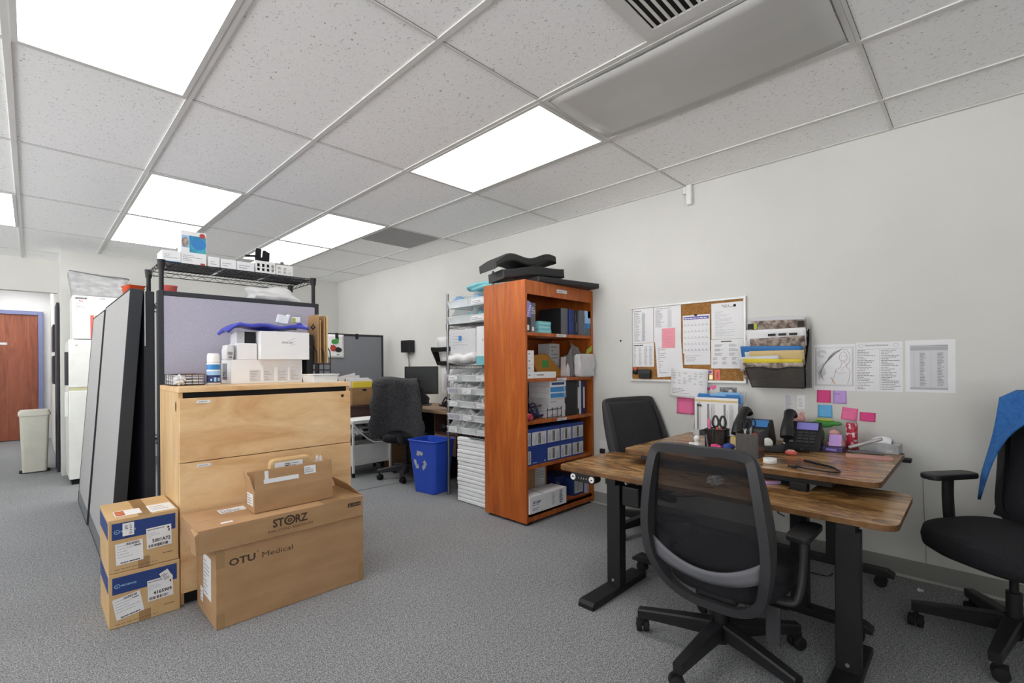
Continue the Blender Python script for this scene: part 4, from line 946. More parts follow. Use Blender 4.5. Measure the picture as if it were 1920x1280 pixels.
def deco(b, w, d, h):
    o = (0, 0, 0)
    b.rect(o, X_, Z_, w * 0.33, h * 0.37, w * 0.65, h * 0.5, 1); b.rect(o, X_, Z_, 0.004, h * 0.5, w * 0.3, h * 0.36, 2)
    cx, cz = w * 0.7, h * 0.64
    b.add([(cx + 0.04 * math.cos(a * PI / 8), -0.001, cz + 0.038 * math.sin(a * PI / 8)) for a in range(16)], [tuple(range(16))], 3)
    b.add([(w * 0.84 + 0.016 * math.cos(a * PI / 8), -0.0012, h * 0.9 + 0.016 * math.sin(a * PI / 8)) for a in range(16)], [tuple(range(16))], 4)
    b.add([(w * 0.16 + 0.018 * math.cos(a * PI / 8), -0.0012, h * 0.66 + 0.032 * math.sin(a * PI / 8)) for a in range(16)], [tuple(range(16))], 6)
    b.lines(o, X_, Z_, 0.01, h * 0.1, w * 0.8, h * 0.2, 4, 5, 8, (0.4, 0.95), 0.3); b.rect(o, X_, Z_, w * 0.76, 0.005, 0.025, 0.012, 4)
carton('mask_box', 'tall white box with a teal picture and a red dot', 'box', 0.655, 0.79, 3.57, 3.67, z, z + 0.212, 'paper', deco, ['teal', 'skyb', 'blue2', 'inkr', 'inkg', 'wmag'])
for k, (x0, x1, h) in enumerate(((0.80, 0.862, 0.068), (0.868, 0.958, 0.064), (0.964, 1.068, 0.062))):
    carton('small_carton', ('small white carton beside the tall picture box', 'small white carton in the middle of the three low ones', 'small white carton beside the white basket')[k] + ' on the rack', 'carton', x0, x1, 3.56, 3.68, z, z + h, 'paper', lambda b, w, d, hh: b.lines((0, 0, 0), X_, Z_, 0.01, 0.015, w - 0.02, 0.03, 2, 1, 4 + k, (0.4, 0.9), 0.3), ['inkg'], 'low white cartons on the rack top')
def basket(label, x0, x1, y0, y1, z, h):
    t = thing('white_basket', label, 'basket', ((x0 + x1) / 2, (y0 + y1) / 2, z), 0, 'white plastic baskets on the rack top')
    w, d = (x1 - x0) / 2, (y1 - y0) / 2; b = MB(); e = 0.003
    b.box(-w, w, -d, d, 0, e)
    def wall(o, u, L):
        o = Vector(o); u = Vector(u); nrm = u.cross(Vector(Z_))
        def slab(a, c, zz0, zz1):
            p = o + u * a; q = o + u * c
            vs = [p, q, q + nrm * e, p + nrm * e]; vs = [tuple(v + Vector((0, 0, zz0))) for v in vs] + [tuple(v + Vector((0, 0, zz1))) for v in vs]
            b.add(vs, [(0, 1, 2, 3), (7, 6, 5, 4), (0, 4, 5, 1), (1, 5, 6, 2), (2, 6, 7, 3), (3, 7, 4, 0)])
        for zz0, zz1 in ((0, h * 0.2), (h * 0.42, h * 0.52), (h * 0.78, h)): slab(0, L, zz0, zz1)
        n = max(3, int(L / 0.03))
        for i in range(n + 1):
            a = L * i / n; slab(max(0, a - 0.007), min(L, a + 0.007), h * 0.2, h * 0.42); slab(max(0, a - 0.007), min(L, a + 0.007), h * 0.52, h * 0.78)
    wall((-w, -d, 0), X_, 2 * w); wall((w, d, 0), MX, 2 * w); wall((w, -d, 0), Y_, 2 * d); wall((-w, d, 0), MY, 2 * d)
    b.build('lattice', 'whitep', t); return t
basket('white slotted basket full of black straps on the wire rack', 1.078, 1.20, 3.56, 3.70, z, 0.085)
basket('white slotted basket with a grey bottle, at the far end of the rack', 1.212, 1.32, 3.56, 3.70, z, 0.075)
t = thing('strap_bundle', 'bundle of black webbing straps standing up in the basket', 'straps', (1.14, 3.63, z + 0.006))
rng = random.Random(2)
for k in range(7):
    x = -0.035 + 0.011 * k; hh = rng.uniform(0.11, 0.175)
    b = MB(); b.tube(curve_pts([(x, -0.02, 0.0), (x - 0.01, -0.03, hh * 0.6), (x + 0.004, -0.01, hh), (x + 0.012, 0.02, hh * 0.8), (x + 0.006, 0.03, 0.02)], 6), 0.012, 6, ry=0.004, up=(1, 0, 0)); b.build('strap', 'blackf', t)
b = MB(); b.tube(curve_pts([(-0.042, -0.03, 0.03), (-0.05, -0.035, 0.108), (-0.065, -0.04, 0.112), (-0.12, -0.045, 0.104)], 6), 0.01, 6, ry=0.004); b.build('strap', 'blackf', t)
t = thing('pump_bottle', 'small grey bottle standing in the end basket', 'bottle', (1.272, 3.63, z + 0.004))
b = MB(); b.lathe([(0.016, 0), (0.018, 0.004), (0.018, 0.07), (0.012, 0.08)]); b.build('body', 'paperg', t)
b = MB(); b.lathe([(0.013, 0.0805), (0.013, 0.105), (0.01, 0.108)]); b.build('cap', 'greypl', t)
# lower deck of the black rack, just above the partition
crumple('plastic_bag', 'crumpled white plastic bag on the deck above the partition edge', 'bag', (1.2, 3.64, KZ[2] + 0.0035), (0.17, 0.085, 0.075), 'polyw', 5, 0.25, 6)
for k in range(3):
    t = thing('orange_tray', ('lowest orange tray of the three nested ones', 'middle orange tray of the three nested ones', 'uppermost orange tray of the three nested ones')[k] + ' on the rack', 'tray', (0.475, 4.02, 1.6665 + k * 0.019), rad(4 * k), 'nested orange trays')
    b = MB(); b.T = Matrix()
    o_, i_ = rrect(-0.05, 0.05, -0.08, 0.08, 0.015), rrect(-0.04, 0.04, -0.068, 0.068, 0.012); n = len(o_)
    lo = [(x * 0.8, y * 0.85, 0) for x, y in i_]; hi = [(x, y, 0.032) for x, y in o_]; hi2 = [(x * 0.95, y * 0.95, 0.032) for x, y in o_]; lo2 = [(x * 0.76, y * 0.82, 0.004) for x, y in i_]
    vs = lo + hi + hi2 + lo2; fs = [tuple(reversed(range(n)))] + [(i, (i + 1) % n, n + (i + 1) % n, n + i) for i in range(n)] + [(n + i, n + (i + 1) % n, 2 * n + (i + 1) % n, 2 * n + i) for i in range(n)] + [(2 * n + i, 2 * n + (i + 1) % n, 3 * n + (i + 1) % n, 3 * n + i) for i in range(n)] + [tuple(range(3 * n, 4 * n))]
    b.add(vs, fs); b.build('body', 'orange', t)
b = MB(); b.lathe([(0.03, 0), (0.034, 0.003), (0.04, 0.11), (0.043, 0.112), (0.043, 0.118), (0.037, 0.118), (0.032, 0.01)], seg=28)
tag(b.build('red_tub', 'redp', None, (0.62, 3.72, KZ[2] + 0.003)), 'red plastic tub on the deck beside the orange trays', 'tub')
# ---------------------------------------------------------------- lateral file and what stands on it
CX0, CX1, CY0, CY1, CH = 0.515, 1.418, 2.88, 3.38, 1.10
t = thing('filing_cabinet', 'wide maple three drawer filing cabinet with boxes stacked on top', 'cabinet', (CX0, CY0, 0))
W, D = CX1 - CX0, CY1 - CY0
b = MB(); b.box(0, 0.02, 0.02, D, 0.0, CH - 0.0275, 0, 0.001); b.box(W - 0.02, W, 0.02, D, 0.0, CH - 0.0275, 0, 0.001); b.box(0.02, W - 0.02, D - 0.015, D, 0.05, CH - 0.0275); b.build('body', 'maple_v', t)
b = MB(); b.box(0, W, 0, D, CH - 0.027, CH, 0, 0.002); b.build('top', 'maple', t)
b = MB(); b.box(0.02, W - 0.02, 0.03, 0.05, 0.0, 0.06); b.build('toe_kick', 'dark', t)
b = MB(); b.box(0.02, W - 0.02, 0.022, 0.04, CH - 0.06, CH - 0.028); b.build('finger_slot', 'dark', t)
b = MB(); b.prism([(0.07 + 0.012 * math.cos(k * PI / 8), CH - 0.10 + 0.026 * math.sin(k * PI / 8)) for k in range(16)], -0.0008, -0.0001, 'x'); b.T = Matrix(); b.build('side_slot', 'dark', t)
dz = (CH - 0.055 - 0.062) / 3
for k in range(3):
    z0 = 0.062 + dz * k
    b = MB(); b.box(0.002, W - 0.002, 0.0, 0.019, z0 + 0.002, z0 + dz - 0.002, 0, 0.0015); dr = b.build('drawer', 'maple', t)
    b = MB(); b.prism([(x + 0.105, y + z0 + dz - 0.022) for x, y in rrect(-0.032, 0.032, -0.0075, 0.0075, 0.007)], -0.0025, -0.0003, 'y'); b.lines((0.08, -0.0025, z0 + dz - 0.027), X_, Z_, 0.003, 0.002, 0.045, 0.007, 1, 1, 3, (0.8, 0.9), 0.5); b.build('label_holder', ['paper', 'inkg'], dr)
    if k == 2: b = MB(); b.cyl((W - 0.055, -0.004, z0 + dz - 0.03), (W - 0.055, -0.0002, z0 + dz - 0.03), 0.009, seg=16); b.build('lock', 'dark', dr)
b = MB(); b.tube(curve_pts([(0.0, 0.36, 0), (0.0, 0.37, 0.0)], 2), 0.001, 4)
z = CH + 0.0006
# wire tray of papers
t = thing('wire_tray', 'black wire tray holding a sheaf of papers beside the spray can', 'tray', (0.603, 3.215, z))
b = MB(); w, d, h = 0.075, 0.1, 0.06
for zz in (0.003, h): b.tube([(-w, -d, zz), (w, -d, zz), (w, d, zz), (-w, d, zz)], 0.0022, 6, closed=True)
for k in range(6):
    x = -w + 2 * w * k / 5; b.tube([(x, -d, 0.003), (x, -d, h)], 0.0016, 5); b.tube([(x, d, 0.003), (x, d, h)], 0.0016, 5); b.tube([(x, -d, 0.003), (x, d, 0.003)], 0.0016, 5)
for k in range(5):
    y = -d + 2 * d * k / 4; b.tube([(-w, y, 0.003), (-w, y, h)], 0.0016, 5); b.tube([(w, y, 0.003), (w, y, h)], 0.0016, 5)
b.build('frame', 'brownd', t)
t2 = thing('paper_sheaf', 'sheaf of curling papers lying in the wire tray', 'papers', (0.603, 3.215, z + 0.0055))
for k in range(4):
    b = MB(); b.sheet(lambda u, v: (-0.07 + 0.138 * u, -0.095 + 0.19 * v, 0.004 + k * 0.016 + 0.008 * math.sin(3 * u + k) * v), 6, 6, 0.009); b.build('sheet', ('paperg', 'paper', 'paperg', 'paper')[k], t2)
crumple('receipt_wad', 'crumpled wad of receipts spilling out at the edge of the wire tray', 'paper wad', (0.555, 3.083, z), (0.024, 0.02, 0.025), 'paperg', 6, 0.3, 9)
# spray can
t = thing('spray_can', 'white and blue spray can standing in front of the white cartons', 'spray can', (0.722, 3.125, z))
b = MB(); b.lathe([(0.029, 0), (0.033, 0.003), (0.033, 0.118), (0.030, 0.124), (0.026, 0.126)], seg=32)
for zz, h, mi in ((0.012, 0.042, 2), (0.066, 0.012, 3), (0.085, 0.03, 1), (0.054, 0.012, 3)): b.lathe([(0.0333, zz), (0.0333, zz + h)], seg=32, mi=mi)
o = (0, -0.034, 0)
b.rect((-0.006, -0.0345, 0.018), X_, Z_, 0, 0, 0.012, 0.024, 3); b.rect((-0.022, -0.0315, 0.022), Vector((1, -0.3, 0)).normalized(), Z_, 0, 0, 0.008, 0.012, 3); b.rect((0.012, -0.0332, 0.02), Vector((1, 0.35, 0)).normalized(), Z_, 0, 0, 0.012, 0.02, 3)
b.write('air-dry', (-0.026, -0.0345, 0.119), X_, Z_, 0.002, 0, 0.006, 2, width=0.04) if False else None
b.build('body', ['whitep', 'blue2', 'binderblu', 'skyb'], t)
b = MB(); b.lathe([(0.031, 0.1265), (0.031, 0.16), (0.027, 0.176), (0.024, 0.178)], seg=32); b.build('cap', 'whitep', t)
# cartons
def deco(b, w, d, h):
    o = (0, 0, 0)
    for k, x in enumerate((0.24, 0.43, 0.63, 0.81)): b.rect(o, X_, Z_, w * x, h * 0.08, w * (0.15 if k < 3 else 0.17), h * (0.5 + 0.1 * (k > 0)), 1); b.lines(o, X_, Z_, w * x + 0.004, h * 0.12, w * 0.13, h * 0.42, 6, 2, k, (0.4, 0.95), 0.3, 0.0008)
    b.rect((0, d, 0), MY, Z_, d * 0.1, h * 0.15, d * 0.5, h * 0.7, 3, 0.0008); b.lines((0, d, 0), MY, Z_, d * 0.12, h * 0.2, d * 0.4, h * 0.3, 3, 4, 5, (0.4, 0.95), 0.4, 0.0012)
carton('white_carton', 'wide white carton with grey text panels standing on the filing cabinet', 'carton', 0.812, 1.215, 3.13, 3.33, z, z + 0.142, 'paper', deco, ['paperg', 'inkg', 'inkg', 'ink'])
carton('white_carton', 'white carton lid standing to one side on the wide carton', 'carton', 0.846, 0.95, 3.13, 3.30, z + 0.1428, z + 0.24, 'paper', None)
def deco(b, w, d, h):
    b.lines((0, 0, 0), X_, Z_, w * 0.42, h * 0.55, w * 0.25, 0.02, 1, 1, 3, (0.9, 0.95), 0.6)
    b.lines((0, 0, 0), Vector((0.9, 0, 0.35)).normalized(), Vector((-0.35, 0, 0.9)).normalized(), w * 0.66, h * 0.08, w * 0.22, h * 0.28, 3, 2, 5, (0.6, 0.95), 0.12)
carton('white_box', 'large pale white box with faint handwriting, standing over the wide carton', 'box', 0.955, 1.242, 3.055, 3.125, z + 0.128, z + 0.318, 'paper', deco, ['inkb', 'inkg']) if False else None
carton('white_box', 'large pale white box with faint handwriting, top of the stack on the cabinet', 'box', 0.957, 1.243, 3.085, 3.30, z + 0.1428, z + 0.314, 'paper', deco, ['inkb', 'inkg'])
t = thing('tape_holder', 'grey and white holder standing on edge beside the upper carton', 'holder', (0.818, 3.19, z + 0.1428))
b = MB(); b.prism([(-0.026, 0.0), (0.008, 0.0), (0.012, 0.03), (0.012, 0.06), (0.004, 0.085), (-0.022, 0.085), (-0.028, 0.05)], -0.05, 0.05, 'y', 0, bev=0.003); b.build('body', 'paperg', t)
b = MB(); b.box(-0.02, 0.004, -0.0525, -0.0505, 0.028, 0.045); b.box(-0.016, 0.002, -0.0525, -0.0505, 0.008, 0.02); b.build('print', 'inkg', t)
carton('black_box', 'small black box tucked under the blue bag', 'box', 0.895, 0.95, 3.16, 3.29, z + 0.2408, z + 0.3105, 'binderblk', None)
carton('grey_box', 'small grey box next to the black one under the blue bag', 'box', 0.85, 0.892, 3.16, 3.29, z + 0.2408, z + 0.3105, 'paperg', None)
# blue bag thrown over the top
t = thing('blue_bag', 'flat blue plastic bag with a cord lock lying over the topmost boxes', 'bag', (0, 0, 0))
b = MB()
def bag(u, v):
    x = 0.785 + 0.455 * u; y = 3.09 + 0.21 * v
    z_ = z + 0.3455 + 0.012 * math.sin(5 * u + 3 * v) * (1 - abs(2 * v - 1)) + 0.006 * math.sin(17 * u + 4 * v) + 0.028 * max(0, u - 0.72) / 0.28 * math.sin(PI * v)
    drop = max(0, 0.14 - u) / 0.14; z_ -= 0.045 * drop ** 1.3
    return (x, y - 0.01 * math.sin(7 * u), max(z_, z + 0.272))
b.sheet(bag, 36, 14, 0.018); b.build('body', 'blueplastic', t)
b = MB(); b.tube([(1.262, 3.1, z + 0.35), (1.275, 3.095, z + 0.372), (1.285, 3.10, z + 0.355), (1.27, 3.1, z + 0.338)], 0.006, 6, closed=True); b.build('cord_lock', 'black', t)
# bits on top of the bag
t = thing('clear_pouch', 'clear plastic pouch of white parts standing on the blue bag', 'pouch', (1.11, 3.19, z + 0.372))
b = MB(); b.T = Matrix.Rotation(rad(12), 4, 'Y'); b.box(-0.03, 0.035, -0.02, 0.02, 0.001, 0.055, 0, 0.004); b.build('film', 'frost', t)
b = MB(); b.T = Matrix.Rotation(rad(20), 4, 'Y'); b.box(0.015, 0.028, -0.022, 0.022, 0.008, 0.07, 0, 0.002); b.build('white_part', 'paper', t)
carton('small_packet', 'tiny white packet with a yellow end standing on the blue bag', 'packet', 1.175, 1.225, 3.18, 3.2, z + 0.385, z + 0.42, 'paper', lambda b, w, d, h: b.rect((0, 0, 0), X_, Z_, 0, 0, w * 0.4, h * 0.8, 1), ['lime'])
# magazine file with kraft folders
t = thing('file_sorter', 'black upright file sorter behind the white boxes', 'file sorter', (1.30, 3.11, z))
b = MB()
for x in (0.0, 0.045, 0.09):
    b.tube(curve_pts([(x, 0.0, 0.004), (x, 0.0, 0.17), (x, 0.02, 0.21), (x, 0.09, 0.25), (x, 0.16, 0.25), (x, 0.18, 0.22), (x, 0.18, 0.004)], 5), 0.004, 6)
for zz in (0.01, 0.075, 0.115): b.tube([(0.0, 0.0, zz), (0.09, 0.0, zz), (0.09, 0.18, zz), (0.0, 0.18, zz)], 0.0035, 6, closed=True)
b.build('frame', 'black', t)
for k, (x, h, m) in enumerate(((0.012, 0.44, 'kraft'), (0.027, 0.405, 'kraft'), (0.056, 0.435, 'kraft'), (0.072, 0.428, 'manila'))):
    b = MB(); b.T = Matrix(); b.box(x, x + 0.009, 0.012, 0.17, 0.12, h, 0, 0.001)
    tag(b.build('kraft_folder', m, None, (1.30, 3.11, z)), ('kraft folder at the carton side of the black sorter', 'short kraft folder second in the black sorter', 'tall kraft folder third in the black sorter', 'manila folder last in the black sorter')[k], 'folder', 'folders in the black sorter')
carton('black_box', 'black box with an orange mark standing between the white box and the folders', 'box', 1.25, 1.29, 3.14, 3.29, z, z + 0.305, 'binderblk', lambda b, w, d, h: b.rect((0, 0, 0), X_, Z_, 0.004, h * 0.72, 0.014, 0.014, 1), ['orange'])
crumple('film_scrap', 'clear crumpled film sticking up between folders and partition', 'film', (1.33, 3.33, z + 0.29), (0.035, 0.02, 0.03), 'greyfilm', 9, 0.3) if False else None
# clear tub
t = thing('plastic_tub', 'translucent plastic tub standing at the free end of the cabinet', 'tub', (1.27, 2.985, z))
b = MB(); w, d, h, e = 0.085, 0.085, 0.048, 0.003
b.prism(rrect(-w * 0.92, w * 0.92, -d * 0.92, d * 0.92, 0.012), 0, e, 'z')
o_ = rrect(-w, w, -d, d, 0.014); i_ = rrect(-w * 0.92, w * 0.92, -d * 0.92, d * 0.92, 0.012); n = len(o_)
b.add([(x, y, e) for x, y in i_] + [(x, y, h) for x, y in o_] + [(x * 0.97, y * 0.97, h) for x, y in o_] + [(x * 0.97, y * 0.97, e) for x, y in i_],
      [(k, (k + 1) % n, n + (k + 1) % n, n + k) for k in range(n)] + [(n + k, n + (k + 1) % n, 2 * n + (k + 1) % n, 2 * n + k) for k in range(n)] + [(2 * n + k, 2 * n + (k + 1) % n, 3 * n + (k + 1) % n, 3 * n + k) for k in range(n)])
b.build('body', 'frost', t)
b = MB(); b.tube([(x * 1.03, y * 1.03, h) for x, y in o_], 0.0035, 6, closed=True); b.build('rim', 'whitep', t)
# ---------------------------------------------------------------- partitions
def panel(name, label, L, H, th, loc, rot, face, back_face=None, seam=False, kick=0.0, radius=0.0, f=0.028):
    """a free standing screen in the local xz plane, thickness along y"""
    t = thing(name, label, 'partition', loc, 0, None, rot)
    b = MB(); P = [(0, 0.0), (L, 0.0), (L, H - radius)] + ([(L - radius + radius * math.sin(a * PI / 12), H - radius + radius * math.cos(a * PI / 12)) for a in range(6, -1, -1)] if radius else [(L, H)]) + [(0, H)]
    b.box(0, f, -th / 2, th / 2, 0, H, 0, 0.003); b.box(L - f, L, -th / 2, th / 2, 0, H, 0, 0.003); b.box(f, L - f, -th / 2, th / 2, H - f, H, 0, 0.003); b.box(f, L - f, -th / 2, th / 2, 0, f, 0, 0.003)
    b.build('frame', 'pframe', t)
    b = MB(); b.box(f + 0.0005, L - f - 0.0005, -th / 2 + 0.003, 0, f + kick, H - f - 0.0005, 0, 0.002); b.build('fabric_face', face, t)
    b = MB(); b.box(f + 0.0005, L - f - 0.0005, 0.0005, th / 2 - 0.003, f + kick, H - f - 0.0005, 0, 0.002); b.build('fabric_face', back_face or face, t)
    if kick: b = MB(); b.box(f + 0.0005, L - f - 0.0005, -th / 2 + 0.004, th / 2 - 0.004, f, f + kick - 0.001); b.build('kickplate', 'kick', t)
    return t
panel('partition_screen', 'lavender grey partition screen in a black frame behind the filing cabinet', 0.935, 1.65, 0.05, (0.515, 3.45, 0), (0, 0, 0), 'lavender')
# the -x face of these is the local +y side after the turn, so the pale cloth goes there
def side_screen(label, y0, L, xb, xt, H, th, west, east, kick=0.0):
    a = math.asin((xt - xb) / H)
    t = panel('partition_screen', label, L, H, th, (xb, y0, 0.0), None, east, west, kick=kick, f=0.007)
    t.rotation_mode = 'QUATERNION'
    t.rotation_quaternion = (Matrix.Rotation(a, 4, 'Y') @ Matrix(((0, -1, 0, 0), (1, 0, 0, 0), (0, 0, 1, 0), (0, 0, 0, 1)))).to_quaternion()
    t.location.z = th / 2 * math.sin(a) + 0.001
    return t
side_screen('pale grey partition screen leaning over, nearest of the leaning ones to the cardboard boxes', 3.56, 1.30, 0.327, 0.437, 1.665, 0.062, 'pgrey', 'indigo', 0.09)
side_screen('pale grey partition screen leaning behind the first one, its end beyond it', 4.875, 0.95, 0.318, 0.43, 1.65, 0.06, 'pgrey', 'indigo', 0.09)
side_screen('dark edged partition screen standing upright between the leaning one and the rack', 3.60, 1.2, 0.4995, 0.4995, 1.66, 0.052, 'indigo', 'indigo')
b = MB(); b.box(-0.002, 0.002, -0.0015, 0.0082, 0, 0.33)
tag(b.build('white_strap', 'whitep', None, (0.478, 3.592, 1.33)), 'thin white strap hanging down the dark edged screen', 'strap')
# ---------------------------------------------------------------- cardboard boxes on the floor
def closed_carton(t, w, d, h, m, name='body', tape=True):
    b = MB(); b.box(0, w, 0, d, 0, h, 0, 0.002)
    b.rect((0, 0, h), X_, Y_, 0, d / 2 - 0.0008, w, 0.0016, 1, 0.0003)
    return b
def stack_box(label, x, y, z, w, d, h, number, top):
    t = thing('shipping_box', label, 'box', (x, y, z), 0, 'stacked boxes with a navy band')
    b = MB(); b.box(0, w, 0, d, 0, h, 0, 0.002); b.build('body', 'cardl', t)
    p = MB(); o = (0, 0, 0); L = (0, d, 0)
    p.rect(o, X_, Z_, 0.012, h * 0.62, w - 0.024, h * 0.31, 0); p.rect(L, MY, Z_, 0.0, h * 0.62, d - 0.02, h * 0.31, 0)
    p.build('navy_band', 'navy', t)
    p = MB(); zz = h * 0.735
    for k in range(20):
        a0, a1 = 2 * PI * k / 20, 2 * PI * (k + 1) / 20; r0, r1 = 0.0075, 0.0095; c = (0.03, -0.0012, zz + 0.008)
        p.add([(c[0] + r * math.cos(a) * 1.15, c[1], c[2] + r * math.sin(a)) for r, a in ((r0, a0), (r1, a0), (r1, a1), (r0, a1))], [(0, 1, 2, 3)])
    p.write('m', o, X_, Z_, 0.026, zz + 0.0055, 0.006, 0, 0.0012, bold=0.03); p.write('MEDSERVICE', o, X_, Z_, 0.044, zz + 0.004, 0.0085, 0, 0.0012, width=0.055, bold=0.02)
    p.write('m', L, MY, Z_, d * 0.15, zz, 0.012, 0, 0.0012)
    p.build('band_lettering', 'skyb', t)
    p = MB(); p.rect(o, X_, Z_, w * 0.40, 0, w * 0.17, h * 0.2, 0, 0.0006); p.build('tape', 'tape', t)
    p = MB(); p.rect((0, 0, h), X_, Y_, w * 0.42, 0, 0.05, d, 0, 0.0006); p.build('tape', 'tape', t)
    p = MB(); p.lines(o, X_, Z_, w * 0.08, h * 0.05, w * 0.62, 0.006, 1, 0, 3, (0.95, 0.99), 0.3, 0.0008); p.build('print', 'inkbr', t)
    p = MB(); p.lines(o, X_, Z_, w * 0.76, h * 0.17, w * 0.16, 0.006, 1, 0, 4, (0.9, 0.99), 0.5, 0.0008); p.build('print', 'inkbr', t)
    # address label, leaning
    c, s_ = math.cos(rad(5 if top else -9)), math.sin(rad(5 if top else -9)); u, v = Vector((c, 0, s_ * 0 + (0.02 if top else 0.14))).normalized(), None
    u = Vector((c, 0, 0.03 if top else 0.16)).normalized(); v = Vector((0, 0, 1)) - u * u.z; v.normalize()
    oo = Vector((w * 0.10, 0, h * 0.14)) if top else Vector((w * 0.10, 0, h * 0.135))
    q = MB(); q.rect(oo, u, v, 0, 0, w * 0.38, h * 0.40, 0, 0.0016); q.lines(oo, u, v, 0.006, 0.03, w * 0.34, h * 0.26, 5, 2, 7 + top, (0.4, 0.97), 0.14, 0.002); q.barcode(oo, u, v, w * 0.15, h * 0.34, w * 0.19, h * 0.045, 1, 3 + top, 0.002); q.lines(oo, u, v, w * 0.26, h * 0.295, w * 0.1, 0.007, 1, 1, 5, (0.9, 0.97), 0.6, 0.002); q.lines(oo, u, v, w * 0.06, h * 0.012, w * 0.28, 0.008, 1, 1, 6, (0.9, 0.97), 0.6, 0.002)
    q.build('address_label', ['paper', 'ink', 'inkg'], t)
    q = MB(); oo = Vector((w * 0.53, 0, h * 0.32)); u = Vector((1, 0, 0.03)).normalized(); v = Vector((-0.03, 0, 1)).normalized()
    q.rect(oo, u, v, 0, 0, w * 0.37, h * 0.40, 0, 0.0018); q.lines(oo, u, v, 0.004, h * 0.345, w * 0.26, 0.009, 1, 2, 2, (0.9, 0.97), 0.6, 0.0022); q.lines(oo, u, v, 0.004, h * 0.21, w * 0.22, h * 0.11, 4, 2, 12, (0.3, 0.9), 0.18, 0.0022)
    q.write(number, oo, u, v, w * 0.08, h * 0.11, 0.016, 1, 0.0022, width=w * 0.27, bold=0.03); q.barcode(oo, u, v, 0.006, h * 0.02, w * 0.29, h * 0.055, 1, 9 + top, 0.0022)
    q.rect(oo, u, v, w * 0.31, h * 0.33, 0.008, 0.009, 1, 0.0022) if top else None; q.rect(oo, u, v, w * 0.325, h * 0.27, 0.005, 0.012, 1, 0.0022)
    q.build('number_label', ['paper', 'ink', 'inkg'], t)
    q = MB()
    if top:
        oo = Vector((w * 0.19, 0, h * 0.67)); q.rect(oo, X_, Z_, 0, 0, w * 0.16, h * 0.24, 0, 0.0022); q.lines(oo, X_, Z_, w * 0.035, h * 0.12, w * 0.05, h * 0.08, 3, 1, 3, (0.6, 0.97), 0.5, 0.0026); q.lines(oo, X_, Z_, w * 0.1, h * 0.02, w * 0.035, h * 0.2, 6, 1, 4, (0.4, 0.97), 0.4, 0.0026); q.rect(oo, X_, Z_, w * 0.09, h * 0.035, w * 0.045, 0.002, 1, 0.0026)
    else:
        u = Vector((0.82, 0, 0.4)).normalized(); v = Vector((-0.4, 0, 0.82)).normalized(); oo = Vector((w * 0.77, 0, h * 0.62)); q.rect(oo, u, v, 0, 0, w * 0.14, h * 0.2, 0, 0.0026); q.lines(oo, u, v, 0.004, 0.006, w * 0.1, h * 0.14, 5, 1, 3, (0.5, 0.97), 0.4, 0.003)
    q.build('small_label', ['paper', 'ink'], t)
    if top:
        q = MB(); oo = Vector((0.03, 0.03, h)); q.rect(oo, X_, Y_, 0, 0.02, 0.1, 0.11, 0, 0.001); q.rect(oo, X_, Y_, 0.004, 0.03, 0.034, 0.09, 1, 0.0014); q.rect(oo, X_, Y_, 0.006, 0.05, 0.03, 0.012, 3, 0.0018); q.rect(oo, X_, Y_, 0.006, 0.08, 0.03, 0.012, 3, 0.0018)
        q.rect((w * 0.6, 0.02, h), X_, Y_, 0, 0, w * 0.37, d * 0.42, 0, 0.001); q.lines((w * 0.6, 0.02, h), X_, Y_, 0.01, 0.03, w * 0.3, 0.1, 3, 2, 3, (0.6, 0.97), 0.25, 0.0014)
        q.build('top_label', ['paper', 'inkr', 'inkg', 'tangerine'], t)
    return t
stack_box('shipping box with a navy band, the lower of two by the filing cabinet', 0.243, 2.862, 0.001, 0.268, 0.37, 0.249, '4165909', False)
stack_box('shipping box with a navy band, the upper of two, labels on its top', 0.243, 2.866, 0.2525, 0.264, 0.365, 0.246, '5001A72', True)

# big medical carton
t = thing('cardboard_box', 'big brown carton lettered OTU Medical standing on the carpet', 'box', (0.582, 2.50, 0.001))
w, d, h = 0.718, 0.355, 0.362
b = MB(); b.box(0, w, 0, d, 0, h, 0, 0.002)
for z0 in (0.0,): b.rect((0, 0, 0), X_, Z_, 0, 0.0, 0.035, 0.07, 1, 0.0005); b.rect((0, 0, 0), X_, Z_, 0, h - 0.085, 0.035, 0.085, 1, 0.0005); b.rect((0, 0, 0), X_, Z_, w - 0.03, 0.0, 0.03, 0.1, 1, 0.0005)
b.build('body', ['card', 'tape'], t)
p = MB(); o = (0.052, 0, 0.277)
p.write('OTU', o, X_, Z_, 0, 0, 0.033, 0, 0.0008, width=0.112, bold=0.028); p.build('lettering', 'inkbr', t); p = MB(); p.write('Medical', o, X_, Z_, 0.142, 0.001, 0.026, 0, 0.0008, width=0.142, bold=0.0)
for k in range(16):
    a0, a1 = 2 * PI * k / 16, 2 * PI * (k + 1) / 16; p.add([(0.052 + 0.122 + r * math.cos(a), -0.0008, 0.277 + 0.036 + r * math.sin(a)) for r, a in ((0.0038, a0), (0.005, a0), (0.005, a1), (0.0038, a1))], [(0, 1, 2, 3)])
p.write('R', o, X_, Z_, 0.120, 0.0338, 0.0045, 0, 0.0008)
p.build('lettering', 'inkbr', t)
p = MB(); L = (0, d, 0); p.rect(L, MY, Z_, 0.13, 0.10, 0.14, 0.2, 0, 0.0006); p.lines(L, MY, Z_, 0.14, 0.11, 0.11, 0.17, 9, 1, 4, (0.3, 0.95), 0.3, 0.001); p.rect(L, MY, Z_, 0.07, 0.05, 0.05, 0.07, 0, 0.0006); p.lines(L, MY, Z_, 0.075, 0.055, 0.04, 0.05, 3, 1, 5, (0.3, 0.95), 0.4, 0.001)
p.build('side_label', ['paper', 'inkg'], t)

